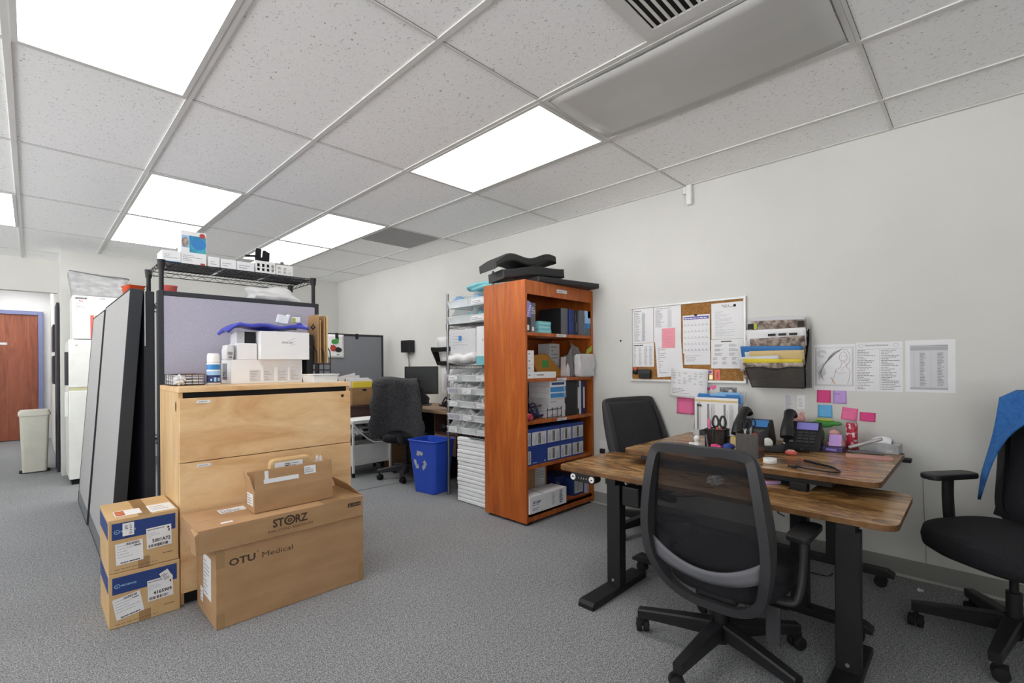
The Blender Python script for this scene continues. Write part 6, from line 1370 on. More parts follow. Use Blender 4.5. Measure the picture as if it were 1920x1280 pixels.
b = MB(); b.prism([(-0.004, 0), (0.004, 0), (0.001, 0.012), (-0.001, 0.012)], -0.014, 0.014, 'y'); b.build('body', 'black', t)
b = MB(); b.tube([(-0.001, -0.008, 0.012), (-0.003, -0.004, 0.032), (-0.003, 0.004, 0.032), (-0.001, 0.008, 0.012)], 0.001, 5); b.build('handle', 'steel', t)
def pen(label, base, top, m, capm, r=0.0045, name='pen'):
    t = thing(name, label, 'pen', base, 0, 'pens in the desk cups'); d = Vector(top) - Vector(base)
    b = MB(); b.tube([(0, 0, 0), tuple(d * 0.62)], r, 10); b.build('barrel', m, t)
    b = MB(); b.tube([tuple(d * 0.622), tuple(d * 0.95), tuple(d)], [r * 1.12, r * 1.1, r * 0.6], 10); b.build('cap', capm, t)
def scissors(label, base, h, lean_y, hm='char', s=1.0):
    t = thing('scissors', label, 'scissors', base, rad(-75)); 
    for k in (-1, 1):
        b = MB(); b.tube(curve_pts([(k * 0.004, 0, 0), (k * 0.002, 0, h * 0.45), (k * 0.008, 0, h * 0.55)], 4), 0.006 * s, 6, ry=0.0012, up=(1, 0, 0)); b.build('blade', 'steel', t)
        b = MB(); c = (k * 0.020 * s, 0, h * 0.55 + 0.032 * s); b.tube([(c[0] + 0.016 * s * math.cos(a) * (1 - 0.25 * math.sin(a)), 0, c[2] + 0.032 * s * math.sin(a)) for a in [2 * PI * i / 18 for i in range(18)]], 0.0065 * s, 8, closed=True); b.build('handle', hm, t)
# black mesh organiser
px, py = 2.745, 1.085
t = thing('pen_organizer', 'black mesh pen organizer with side pockets, full of pens', 'organizer', (px, py, ZT))
b = MB(); b.box(-0.045, 0.045, -0.055, 0.055, 0, 0.003)
for x in (-0.045, 0.0415): b.box(x, x + 0.0035, -0.055, 0.055, 0.003, 0.11)
for y in (-0.055, 0.0515): b.box(-0.0415, 0.0415, y, y + 0.0035, 0.003, 0.11)
b.build('body', 'meshcup', t)
b = MB(); b.tube([(-0.045, -0.055, 0.112), (0.045, -0.055, 0.112), (0.045, 0.055, 0.112), (-0.045, 0.055, 0.112)], 0.0035, 6, closed=True); b.build('rim', 'black', t)
b = MB()
b.box(-0.03, 0.03, 0.0555, 0.095, 0.07, 0.073); b.box(-0.03, 0.03, 0.092, 0.095, 0.073, 0.10); b.box(-0.03, -0.027, 0.0555, 0.092, 0.073, 0.10); b.box(0.027, 0.03, 0.0555, 0.092, 0.073, 0.10); b.build('side_pocket', 'black', t)
b = MB(); b.tube([(0.0, -0.056, 0.07), (0.0, -0.10, 0.075)], 0.006, 6); b.build('arm', 'black', t)
pen('pink highlighter standing tallest in the mesh organizer', (px - 0.02, py + 0.03, ZT + 0.004), (px - 0.026, py + 0.035, ZT + 0.175), 'hot', 'rose', 0.007)
pen('blue pen behind the pink highlighter', (px - 0.005, py + 0.045, ZT + 0.004), (px - 0.012, py + 0.044, ZT + 0.145), 'blue2', 'bluefold')
pen('olive green marker in the mesh organizer', (px - 0.025, py + 0.01, ZT + 0.004), (px - 0.025, py + 0.008, ZT + 0.118), 'lime', 'green', 0.007)
pen('orange marker beside the red one in the mesh organizer', (px - 0.025, py - 0.012, ZT + 0.004), (px - 0.03, py - 0.014, ZT + 0.128), 'tangerine', 'orange', 0.007)
pen('red marker in the mesh organizer', (px - 0.022, py - 0.03, ZT + 0.004), (px - 0.026, py - 0.032, ZT + 0.122), 'inkr', 'inkr', 0.007)
pen('black pen at the far side of the mesh organizer', (px + 0.015, py - 0.044, ZT + 0.004), (px + 0.012, py - 0.044, ZT + 0.13), 'black', 'char')
scissors('large black handled scissors standing in the mesh organizer', (px + 0.02, py - 0.004, ZT + 0.004), 0.215, 0)
t = thing('grey_pen', 'slim grey pen leaning outside the mesh organizer', 'pen', (px - 0.062, py + 0.028, ZT))
b = MB(); b.tube([(0, 0, 0.005), (0.003, 0.012, 0.085)], 0.0045, 8); b.build('barrel', 'greypl', t)
# smoky organiser
qx, qy = 2.56, 0.845
t = thing('smoke_organizer', 'smoky transparent organizer on an amber base beside the tape roll', 'organizer', (qx, qy, ZT))
b = MB(); b.box(-0.05, 0.05, -0.055, 0.055, 0, 0.008, 0, 0.002); b.build('base', 'tangerine', t)
b = MB(); h = 0.145
for x in (-0.05, 0.047): b.box(x, x + 0.003, -0.055, 0.055, 0.0085, h - (0.012 if x < 0 else 0))
for y in (-0.055, 0.052): b.box(-0.047, 0.047, y, y + 0.003, 0.0085, h)
b.build('walls', 'tint', t)
pen('dark red marker tube in the smoky organizer', (qx - 0.02, qy - 0.032, ZT + 0.009), (qx - 0.02, qy - 0.032, ZT + 0.138), 'redv', 'maroon', 0.017)
pen('grey green pen leaning inside the smoky organizer', (qx - 0.03, qy + 0.04, ZT + 0.012), (qx - 0.015, qy + 0.012, ZT + 0.11), 'greypl', 'char')
scissors('black scissors with round handles in the smoky organizer', (qx + 0.0, qy + 0.024, ZT + 0.009), 0.265, 0, 'black', 0.62)
scissors('second pair of black scissors behind the first in the smoky organizer', (qx + 0.03, qy + 0.006, ZT + 0.009), 0.285, 0, 'black', 0.62)
# little things along the chair edge
t = thing('white_figurine', 'little white peg figurine standing by the organizer', 'figurine', (2.655, 1.165, ZT))
b = MB(); b.lathe([(0.019, 0), (0.02, 0.004), (0.015, 0.03), (0.011, 0.042), (0.014, 0.046), (0.0185, 0.056), (0.0185, 0.064), (0.012, 0.074), (0.004, 0.078)], seg=24); b.build('body', 'whitep', t)
t = thing('white_bottle', 'small white capped bottle lying behind the peg figurine', 'bottle', (2.705, 1.235, ZT + 0.012)); b = MB(); b.cyl((0, 0.0, 0), (0.02, -0.05, 0), 0.012); b.build('body', 'whitep', t); b = MB(); b.cyl((0.0201, -0.0502, 0), (0.026, -0.065, 0), 0.009); b.build('cap', 'paperg', t)
b = MB(); b.box(-0.012, 0.012, -0.03, 0.03, 0, 0.016, 0, 0.004); tag(b.build('blue_eraser', 'blueb', None, (2.62, 1.235, ZT)), 'small blue block lying by the white peg figurine', 'eraser')
crumple('pink_charm', 'little magenta charm lying before the organizer', 'charm', (2.635, 1.045, ZT), (0.022, 0.026, 0.02), 'hot', 3, 0.3, 5)
t = thing('blue_lid_jar', 'small dark jar with a domed blue lid before the organizer', 'jar', (2.625, 0.975, ZT))
b = MB(); b.lathe([(0.024, 0), (0.027, 0.004), (0.027, 0.028), (0.024, 0.032)], seg=24); b.build('body', 'binderblk', t)
b = MB(); b.rect((-0.0272, 0.012, 0.004), MY, Z_, 0, 0, 0.024, 0.022, 0, 0.001); b.build('label', 'manila', t)
b = MB(); b.lathe([(0.033, 0.0325), (0.034, 0.038), (0.028, 0.048), (0.014, 0.055), (0.003, 0.057)], seg=24); b.build('lid', 'blueb', t)
t = thing('sticky_pad', 'pale yellow sticky pad standing between the two organizers', 'note pad', (2.73, 0.965, ZT)); b = MB(); b.box(-0.008, 0.008, -0.038, 0.038, 0, 0.075); b.build('pad', 'manila', t); b = MB(); b.box(-0.0085, 0.0085, -0.038, 0.038, 0.0752, 0.079); b.build('top_sheet', 'yolk', t)
t = thing('small_planter', 'small dark green pot of clips beside the smoky organizer', 'pot', (2.715, 0.865, ZT))
b = MB(); b.lathe([(0.03, 0), (0.033, 0.003), (0.036, 0.045), (0.034, 0.047), (0.031, 0.012)], seg=24); b.build('pot', 'binderblk', t)
rng = random.Random(8)
for k in range(6): b = MB(); b.tube([(rng.uniform(-.02, .02), rng.uniform(-.02, .02), 0.02), (rng.uniform(-.026, .026), rng.uniform(-.026, .026), rng.uniform(0.05, 0.075))], 0.004, 6); b.build('clip', 'greypl' if k % 2 else 'green', t)
# phones
def desk_phone(label, x, y, rz, lcd_m, hs):
    """seen from its keypad side; local -x is the front edge, handset along the +y side"""
    t = thing('desk_phone', label, 'telephone', (x, y, ZT), rz, None)
    b = MB(); b.prism([(-0.11, 0.0), (0.12, 0.0), (0.12, 0.03), (0.06, 0.125), (0.045, 0.13), (-0.11, 0.03)], -0.10, 0.065, 'y', 0, bev=0.005); b.build('body', 'black', t)
    sl = Vector((0.155, 0, 0.10)).normalized(); nn = Vector((-sl.z, 0, sl.x)); o = Vector((-0.11, 0, 0.031))
    q = MB(); q.T = Matrix()
    def plate(b, a, y0, w, h, th, mi=0):
        p = o + sl * a + nn * 0.0006; vs = []
        for k in (0, th):
            for (da, dy) in ((0, 0), (h, 0), (h, w), (0, w)): vs.append(tuple(p + sl * da + Vector((0, y0 + dy, 0)) + nn * k))
        b.add(vs, [(0, 1, 2, 3), (7, 6, 5, 4), (0, 4, 5, 1), (1, 5, 6, 2), (2, 6, 7, 3), (3, 7, 4, 0)], mi)
    plate(q, 0.115, -0.085, 0.095, 0.055, 0.004); q.build('screen', lcd_m, t)
    for r in range(4):
        for c in range(3): k = MB(); plate(k, 0.012 + r * 0.023, -0.075 + c * 0.029, 0.021, 0.015, 0.005); k.build('key', 'char', t)
    q = MB()
    for r in range(4): plate(q, 0.014 + r * 0.023, 0.018, 0.018, 0.011, 0.004)
    q.build('side_keys', 'greypl', t)
    b = MB()
    if hs == 'cradle':
        P = [(-0.10, 0.045, 0.062), (-0.07, 0.048, 0.10), (-0.02, 0.05, 0.13), (0.04, 0.05, 0.16), (0.085, 0.05, 0.17), (0.115, 0.05, 0.15)]
        b.tube(curve_pts(P, 5), [0.024 + 0.010 * abs(i / 25 * 2 - 1) for i in range(26)], 12, ry=0.02, up=(0, 1, 0))
    b.build('handset', 'black', t)
    b = MB(); P = [(-0.09 + 0.0, 0.05, 0.05)]
    P = [(-0.1 + 0.06 * math.sin(k * 0.05) + 0.005 * math.cos(k * 1.4), -0.02 - 0.0016 * k + 0.005 * math.sin(k * 1.4), 0.012) for k in range(60)]
    return t
t1 = desk_phone('black desk phone with a violet display beside the plush toys', 3.07, 0.745, rad(8), 'lcd', 'cradle'); t1.scale = (1.06, 1.12, 1.15)
t0 = desk_phone('black desk phone with its handset up, behind the smoky organizer', 3.005, 0.985, rad(4), 'bluefold', 'cradle'); t0.scale = (1.1, 1.1, 1.18)
b = MB(); b.tube([(0.0 + 0.012 * math.cos(k * 1.3), -0.0018 * k, 0.012 + 0.008 * math.sin(k * 1.3)) for k in range(56)], 0.0035, 6)
tag(b.build('coiled_cord', 'black', None, (2.905, 0.755, ZT), (0, 0, rad(14))), 'coiled black phone cord lying before the violet display phone', 'cord')
# tape dispenser
t = thing('tape_dispenser', 'black tape dispenser with a white roll before the phones', 'tape dispenser', (2.825, 0.835, ZT), rad(-65))
b = MB(); b.prism([(-0.075, 0), (0.085, 0), (0.09, 0.015), (0.075, 0.05), (0.06, 0.04), (0.02, 0.032), (-0.03, 0.034), (-0.06, 0.045), (-0.08, 0.04)], -0.03, 0.03, 'y', 0, bev=0.005); b.build('body', 'black', t)
b = MB(); b.lathe([(0.012, -0.009), (0.026, -0.009), (0.026, 0.009), (0.012, 0.009)], (0, 0, 0), 24, 0, Matrix.Translation((-0.005, 0, 0.05)) @ Matrix.Rotation(PI / 2, 4, 'X')); b.build('tape_roll', 'whitep', t)
b = MB(); b.box(0.07, 0.078, -0.02, 0.02, 0.051, 0.056); b.build('cutter', 'steel', t)
# toys, can, stapler, tissue box
t = thing('plush_pig', 'round pink plush sitting behind the violet display phone', 'plush toy', (3.245, 0.79, ZT))
b = MB(); b.blob((0, 0, 0.065), (0.04, 0.045, 0.065), 3); b.blob((0.0, 0, 0.15), (0.034, 0.036, 0.034), 3); b.build('body', 'plush', t)
for s_ in (-1, 1): b = MB(); b.blob((-0.005, s_ * 0.022, 0.186), (0.008, 0.012, 0.012), 2); b.build('ear', 'plush', t)
t = thing('plush_crocodile', 'green plush crocodile lying behind the purple carton', 'plush toy', (3.25, 0.685, ZT))
b = MB(); b.blob((0.0, 0.01, 0.06), (0.035, 0.04, 0.06), 3); b.blob((0.0, -0.02, 0.128), (0.03, 0.06, 0.022), 3); b.blob((0, -0.075, 0.135), (0.018, 0.045, 0.014), 3); b.build('body', 'green', t)
b = MB(); b.blob((0, -0.03, 0.153), (0.018, 0.05, 0.008), 2); b.build('belly', 'lime', t)
t = thing('plush_bunny', 'pink plush slumped between the purple carton and the drink can', 'plush toy', (3.21, 0.59, ZT))
b = MB(); b.blob((0, 0, 0.032), (0.04, 0.042, 0.032), 3); b.blob((-0.005, 0.01, 0.078), (0.026, 0.03, 0.026), 3); b.build('body', 'plush', t)
for s_ in (-1, 1): b = MB(); b.blob((-0.03, s_ * 0.035, 0.02), (0.02, 0.014, 0.016), 2); b.build('arm', 'plush', t)
carton('purple_carton', 'slim purple carton lying before the pink plush', 'carton', 3.04, 3.13, 0.532, 0.63, ZT, ZT + 0.024, 'purpleb', lambda b, w, d, h: b.rect((0, d, 0), MY, Z_, 0.02, 0.006, 0.05, 0.012, 1), ['lcd'])
b = MB(); b.box(-0.045, 0.045, -0.03, 0.03, 0, 0.004, 0, 0.001); o = b.build('lilac_pad', 'lilac', None, (3.10, 0.575, ZT + 0.056), (0, rad(-38), rad(6)))
tag(o, 'lilac notepad propped at a slant beside the phone keypad', 'note pad')
t = thing('drink_can', 'slim red and silver drink can standing near the wall', 'can', (3.19, 0.513, ZT))
b = MB(); b.lathe([(0.02, 0), (0.0275, 0.006), (0.0285, 0.012), (0.0285, 0.142), (0.0275, 0.147), (0.023, 0.155)], seg=32); b.build('body', 'redc', t)
b = MB(); b.lathe([(0.0235, 0.1552), (0.0245, 0.157), (0.0235, 0.159), (0.021, 0.157)], seg=32); b.build('lid', 'steel', t)
t = thing('stapler', 'silver and black stapler lying open beside the drink can', 'stapler', (3.112, 0.44, ZT), rad(-80))
b = MB(); b.prism([(-0.08, 0), (0.08, 0), (0.08, 0.008), (0.0, 0.014), (-0.08, 0.01)], -0.018, 0.018, 'y', 0, bev=0.003); b.build('base', 'greypl', t)
b = MB(); b.T = Matrix.Translation((-0.075, 0, 0.016)) @ Matrix.Rotation(rad(-22), 4, 'Y'); b.box(0, 0.165, -0.012, 0.012, 0, 0.018, 0, 0.006); b.build('arm', 'steel', t)
t = thing('tissue_box', 'flat silver tissue box at the end of the higher desk', 'tissue box', (3.215, 0.375, ZT), rad(-4))
b = MB(); b.box(-0.055, 0.055, -0.075, 0.1, 0, 0.05, 0, 0.002); b.write('soft', (-0.055, 0.1, 0), MY, Z_, 0.125, 0.012, 0.012, 1, 0.001); b.build('box', ['silver', 'paper'], t)
b = MB(); b.sheet(lambda u, v: (-0.03 + 0.06 * u + 0.01 * math.sin(5 * v), -0.04 + 0.09 * v, 0.051 + 0.035 * math.sin(PI * u) * (0.5 + 0.5 * math.sin(2.6 * v + 0.4))), 10, 10, 0.001); b.build('tissue', 'paper', t)
b = MB(); b.prism([(x, y) for x, y in rrect(-0.055, 0.055, -0.10, 0.10, 0.012)], 0, 0.003, 'z'); tag(b.build('desk_pad', 'salmon', None, (2.995, 0.41, ZT), (0, 0, rad(10))), 'dusty pink pad lying flat at the wall end of the higher desk', 'pad')
b = MB(); b.blob((0, 0, 0.012), (0.02, 0.03, 0.014), 3); b.blob((0, 0.0, 0.022), (0.012, 0.022, 0.007), 2, 1); tag(b.build('pink_eraser', ['redp', 'plush'], None, (2.785, 0.715, ZT + 0.002)), 'pink eraser lying between the tape roll and the phone cord', 'eraser')
b = MB(); b.lathe([(0.019, 0), (0.03, 0), (0.031, 0.001), (0.031, 0.023), (0.03, 0.024), (0.019, 0.024), (0.019, 0.001)], seg=32); tag(b.build('tape_roll', 'whitep', None, (2.505, 0.735, ZT)), 'white roll of tape standing alone on the higher desk', 'tape roll')
t = thing('charging_cable', 'dark looped cable with an orange end near the desk edge', 'cable', (2.46, 0.55, ZT))
b = MB(); b.tube(curve_pts([(0.19, 0.07, 0.004), (0.16, 0.03, 0.004), (0.10, -0.06, 0.004), (0.045, -0.105, 0.004), (0.0, -0.09, 0.004), (0.0, 0.0, 0.004), (-0.005, 0.05, 0.008)], 8), 0.0028, 6); b.tube(curve_pts([(0.185, 0.075, 0.010), (0.15, 0.02, 0.010), (0.09, -0.07, 0.010), (0.02, -0.098, 0.010)], 8), 0.0028, 6); b.build('lead', 'blackr', t)
b = MB(); b.tube([(0.19, 0.07, 0.005), (0.215, 0.085, 0.006)], 0.005, 8); b.build('plug', 'orange', t)
b = MB(); b.tube([(-0.005 + 0.014 * math.sin(k * 0.9), 0.05 + 0.006 * k * 0.4 + 0.012 * math.cos(k * 0.9), 0.008 + 0.004 * math.sin(k * 2.1)) for k in range(16)], 0.0035, 6); b.build('knot', 'blackr', t)
for o in [o for o in bpy.data.objects if o not in KB and o.parent is None]: o.location.x *= 1.025; o.location.y *= 1.025
t = thing('sticky_pad', 'aqua notepad half hidden under the edge of the higher desk', 'note pad', (2.60, 0.665, ZL), rad(6)); b = MB(); b.box(-0.04, 0.04, -0.065, 0.065, 0, 0.004); b.build('pad', 'aqua', t); b = MB(); b.box(-0.041, 0.041, -0.066, 0.066, 0.0042, 0.006); b.build('top_sheet', 'teal', t)
t = thing('sticky_pad', 'lilac sticky pad lying on the lower desk', 'note pad', (2.525, 0.735, ZL), rad(6)) if False else thing('sticky_pad', 'lilac sticky pad lying on the lower desk', 'note pad', (2.50, 0.745, ZL), rad(-38)); b = MB(); b.box(-0.036, 0.036, -0.046, 0.046, 0, 0.012); b.build('pad', 'lilac', t); b = MB(); b.box(-0.036, 0.036, -0.046, 0.046, 0.0122, 0.0135); b.build('top_sheet', 'plush', t)
crumple('clear_wrapper', 'crumpled clear wrapper on the lower desk behind the mesh chair', 'wrapper', (2.25, 0.90, ZL), (0.03, 0.035, 0.022), 'poly', 4, 0.3, 8)
# ---------------------------------------------------------------- the back desks
ZD = 0.742
t = panel('partition_screen', 'slate grey partition screen in a black frame behind the back desk', 1.75, 1.60, 0.055, (1.55, 5.78, 0.0045), (0, 0, 0), 'slate', radius=0.03)
for x, lab in ((2.655, 'black clip holding the drawing on the slate grey screen'), (2.92, 'empty black clip on the top edge of the slate grey screen')):
    c = thing('binder_clip', lab, 'clip', (x, 5.7515, 1.56)); b = MB(); b.box(-0.02, 0.02, -0.006, -0.0005, -0.02, 0.05, 0, 0.003); b.build('body', 'black', c); b = MB(); b.tube([(-0.008, -0.004, 0.05), (-0.008, 0.0, 0.075), (0.008, 0.0, 0.075), (0.008, -0.004, 0.05)], 0.002, 5); b.build('handle', 'steel', c)
b = MB(); b.sheet(lambda u, v: (0.2 * u, -0.0004 - 0.012 * (1 - v) ** 2 * (0.4 + 0.6 * u), 0.29 * v), 6, 8, 0.0008)
rng = random.Random(3)
def spot(cx, cz, rx, rz_, mi, n=14):
    y = -0.0132 + 0.0115 * (cz / 0.29)
    b.add([(cx + rx * math.cos(a) * (0.8 + 0.3 * rng.random()), y, cz + rz_ * math.sin(a) * (0.8 + 0.3 * rng.random())) for a in [2 * PI * i / n for i in range(n)]], [tuple(range(n))], mi)
spot(0.09, 0.20, 0.05, 0.035, 1); spot(0.12, 0.235, 0.02, 0.03, 1); spot(0.06, 0.12, 0.04, 0.045, 2); spot(0.13, 0.1, 0.045, 0.035, 3); spot(0.12, 0.04, 0.02, 0.006, 1)
tag(b.build('flower_drawing', ['paper', 'green', 'inkr', 'ink'], None, (2.545, 5.7526, 1.30)), 'drawing of a red and green flower clipped on the slate grey screen', 'drawing')
# dark desk in front of the screen
t = thing('dark_desk', 'dark walnut desk behind the white trolley, in front of the slate screen', 'desk', (2.18, 5.17, 0.0045))
b = MB(); b.box(0, 0.82, 0, 0.55, 0.715, ZD - 0.0045, 0, 0.003); b.build('top', 'brownd', t)
b = MB(); b.box(0.02, 0.80, 0.02, 0.04, 0.55, 0.7145); b.build('apron', 'brownd', t)
for x in (0.02, 0.78):
    b = MB(); b.box(x, x + 0.03, 0.03, 0.53, 0.0, 0.03); b.box(x, x + 0.03, 0.03, 0.06, 0.03, 0.7145); b.box(x, x + 0.03, 0.5, 0.53, 0.03, 0.7145); b.build('leg', 'black', t)
b = MB(); b.tube([(0.79, 0.05, 0.05), (1.0, 0.1, 0.55)], 0.01, 8) if False else b.tube([(0.05, 0.51, 0.05), (0.78, 0.51, 0.6)], 0.01, 8); b.build('brace', 'black', t)
zt = ZD + 0.0006
# file box of folders
t = thing('file_box', 'cardboard file box packed with white folders and a yellow one', 'file box', (2.60, 5.24, zt))
b = MB(); w, d, h, e = 0.31, 0.26, 0.2, 0.006
b.box(0, w, 0, d, 0, e); b.box(0, w, 0, e, e, h); b.box(0, w, d - e, d, e, h); b.box(0, e, e, d - e, e, h); b.box(w - e, w, e, d - e, e, h); b.build('box', 'cardd', t)
b = MB(); b.prism([(w * 0.5 + 0.03 * math.cos(a), h - 0.03 + 0.014 * math.sin(a)) for a in [2 * PI * i / 14 for i in range(14)]], -0.0006, -0.0001, 'y'); b.build('hand_hole', 'dark', t)
for k, (y, hh, m, dx, lab) in enumerate(((0.012, 0.262, 'yolk', 0.0, 'yellow folder at the front of the file box'), (0.05, 0.275, 'manila', 0.01, 'manila folder behind the yellow one in the file box'), (0.09, 0.29, 'paper', -0.01, 'white folder in the middle of the file box'), (0.13, 0.30, 'paperg', 0.0, 'greyish folder behind the white one in the file box'), (0.17, 0.31, 'paper', -0.02, 'tall white folder near the back of the file box'), (0.21, 0.30, 'kraft', 0.0, 'kraft folder last in the file box'))):
    b = MB(); b.box(0.012 + max(dx, 0), w - 0.012, y, y + 0.012, e + 0.001, hh, 0, 0.002); tag(b.build('file_folder', m, None, (2.60, 5.24, zt)), lab, 'folder', 'folders in the file box')
t = thing('paper_tray', 'white papers fanned out behind the file box folders', 'papers', (2.62, 5.53, zt + 0.06))
for k in range(3): b = MB(); b.T = Matrix.Rotation(rad(-12 + 10 * k), 4, 'Y'); b.box(0.02 * k, 0.22 + 0.02 * k, 0.02 * k, 0.02 * k + 0.003, 0.0 + 0.05 * (k == 0), 0.27); b.build('sheet', 'paper', t)
t = thing('white_bin_box', 'white plastic box at the end of the dark desk', 'box', (2.93, 5.3, zt)); b = MB(); b.box(0, 0.065, 0, 0.3, 0, 0.12, 0, 0.006); b.build('body', 'whitep', t); b = MB(); b.box(-0.003, 0.068, -0.003, 0.303, 0.1205, 0.13, 0, 0.003); b.build('lid', 'whitep', t)
# white trolley
t = thing('utility_trolley', 'white metal trolley with a deep lower tray before the dark desk', 'trolley', (2.38, 4.82, 0.0045))
w, d = 0.465, 0.33
b = MB(); b.box(0, w, 0, d, 0.565, 0.605, 0, 0.006); b.build('top_tray', 'whitep', t)
b = MB(); b.box(0, w, 0, 0.012, 0.12, 0.335, 0, 0.003); b.box(0, w, d - 0.012, d, 0.12, 0.335, 0, 0.003); b.box(0, 0.012, 0.012, d - 0.012, 0.12, 0.335); b.box(w - 0.012, w, 0.012, d - 0.012, 0.12, 0.335); b.box(0.012, w - 0.012, 0.012, d - 0.012, 0.12, 0.13); b.build('lower_tray', 'whitep', t)
for x, y in ((0.012, -0.012), (w - 0.012, -0.012), (0.012, d + 0.012), (w - 0.012, d + 0.012)):
    b = MB(); b.box(x - 0.011, x + 0.011, y - 0.011, y + 0.011, 0.045, 0.60, 0, 0.003); l = b.build('leg', 'whitep', t)
    b = MB(); b.cyl((x - 0.01, y, 0.022), (x + 0.01, y, 0.022), 0.022); b.box(x - 0.006, x + 0.006, y - 0.006, y + 0.006, 0.022, 0.0445); b.build('caster', 'blackr', l)
b = MB(); b.tube(curve_pts([(0.03, -0.004, 0.56), (0.1, -0.006, 0.47), (0.24, -0.008, 0.36), (0.33, -0.006, 0.345), (0.44, -0.004, 0.34)]), 0.007, 6); b.build('cable', 'whitep', t)
b = MB(); b.box(0.30, 0.32, 0.15, 0.17, 0.335, 0.565); b.build('upright', 'whitep', t)
b = MB(); b.box(0.02, w - 0.02, 0.02, d - 0.02, 0.425, 0.437); b.build('middle_shelf', 'greypl', t)
t2 = thing('wipes_pack', 'pack of white wipes with dark lettering on the trolley shelf', 'pack', (2.44, 4.9, 0.4425)); b = MB(); b.box(0, 0.2, 0, 0.15, 0, 0.075, 0, 0.02); b.rect((0.02, 0, 0), X_, Z_, 0.08, 0.03, 0.08, 0.03, 1, 0.001); b.build('body', ['polyw', 'ink'], t2)
crumple('white_bag', 'crumpled white bag beside the pack of wipes on the trolley', 'bag', (2.49, 4.86, 0.4425), (0.045, 0.022, 0.028), 'polyw', 3, 0.2, 7)
crumple('blue_pack', 'bright blue film pack at the end of the trolley shelf', 'pack', (2.76, 4.95, 0.4425), (0.05, 0.08, 0.05), 'blue2', 6, 0.15, 6)
# desk along the right wall with the monitor
t = thing('corner_desk', 'brown laminate desk along the right wall carrying the monitor', 'desk', (2.84, 3.60, 0.0045))
b = MB(); b.box(0, 0.56, 0.02, 1.55, ZD - 0.034, ZD - 0.0045, 0, 0.003); b.build('top', 'deskwood', t)
b = MB(); b.box(0.05, 0.56, 0.04, 0.07, 0, ZD - 0.0345); b.build('end_panel', 'brownd', t)
b = MB(); b.box(0.05, 0.56, 1.50, 1.53, 0, ZD - 0.0345); b.build('end_panel', 'brownd', t)
b = MB(); b.box(0.535, 0.56, 0.07, 1.5, 0.25, ZD - 0.0345); b.build('back_panel', 'dark', t)
b = MB(); b.box(0.05, 0.53, 0.07, 0.42, 0.50, 0.515); b.box(0.05, 0.53, 0.42, 0.44, 0, ZD - 0.0345); b.build('pedestal', 'brownd', t)
b = MB(); b.box(0.04, 0.0495, 0.075, 0.415, 0.30, 0.495); b.build('drawer', 'deskwood', t)
t = thing('label_printer', 'small grey device on the open shelf under the corner desk', 'device', (2.92, 3.70, 0.5205)); b = MB(); b.prism([(0, 0), (0.2, 0), (0.2, 0.05), (0.02, 0.09), (0, 0.05)], 0, 0.16, 'y', 0, bev=0.006); b.build('body', 'silver', t); b = MB(); b.box(-0.002, -0.0003, 0.02, 0.14, 0.01, 0.03); b.build('slot', 'dark', t)
t = thing('black_speaker', 'small round black device beside the grey one under the desk', 'device', (2.96, 3.955, 0.5205)); b = MB(); b.lathe([(0.03, 0), (0.045, 0.03), (0.04, 0.07), (0.015, 0.085)]); b.build('body', 'black', t)
# monitor, turned to the chair
t = thing('computer_monitor', 'dark computer monitor on the corner desk beside the jacketed chair', 'monitor', (3.12, 4.60, zt), rad(-42))
b = MB(); b.box(-0.19, 0.19, -0.012, 0.018, 0.125, 0.445, 0, 0.004); b.build('housing', 'black', t)
b = MB(); b.box(-0.180, 0.180, -0.0135, -0.0122, 0.15, 0.435); b.build('screen', 'screen', t)
b = MB(); b.box(-0.035, 0.035, 0.0185, 0.04, 0.012, 0.3, 0, 0.004); b.build('stand', 'char', t)
b = MB(); b.prism(rrect(-0.11, 0.11, -0.08, 0.1, 0.03), 0, 0.0115, 'z', 0, bev=0.003); b.build('base', 'char', t)
t = thing('cable_heap', 'heap of black cables on the corner desk by the rack', 'cables', (2.98, 3.86, zt))
rng = random.Random(6)
for k in range(7):
    P = [(rng.uniform(-0.10, 0.12), rng.uniform(-0.14, 0.16), 0.012 + rng.uniform(0, 0.03 + 0.015 * k)) for _ in range(6)]
    b = MB(); b.tube(curve_pts(P, 6), 0.008, 6); b.build('cable', 'blackr', t)
b = MB(); b.tube(curve_pts([(0.05, -0.05, 0.02), (0.1, -0.1, 0.1), (0.15, -0.16, 0.2), (0.2, -0.2, 0.22)], 6), 0.012, 6); b.build('cable', 'blackr', t)
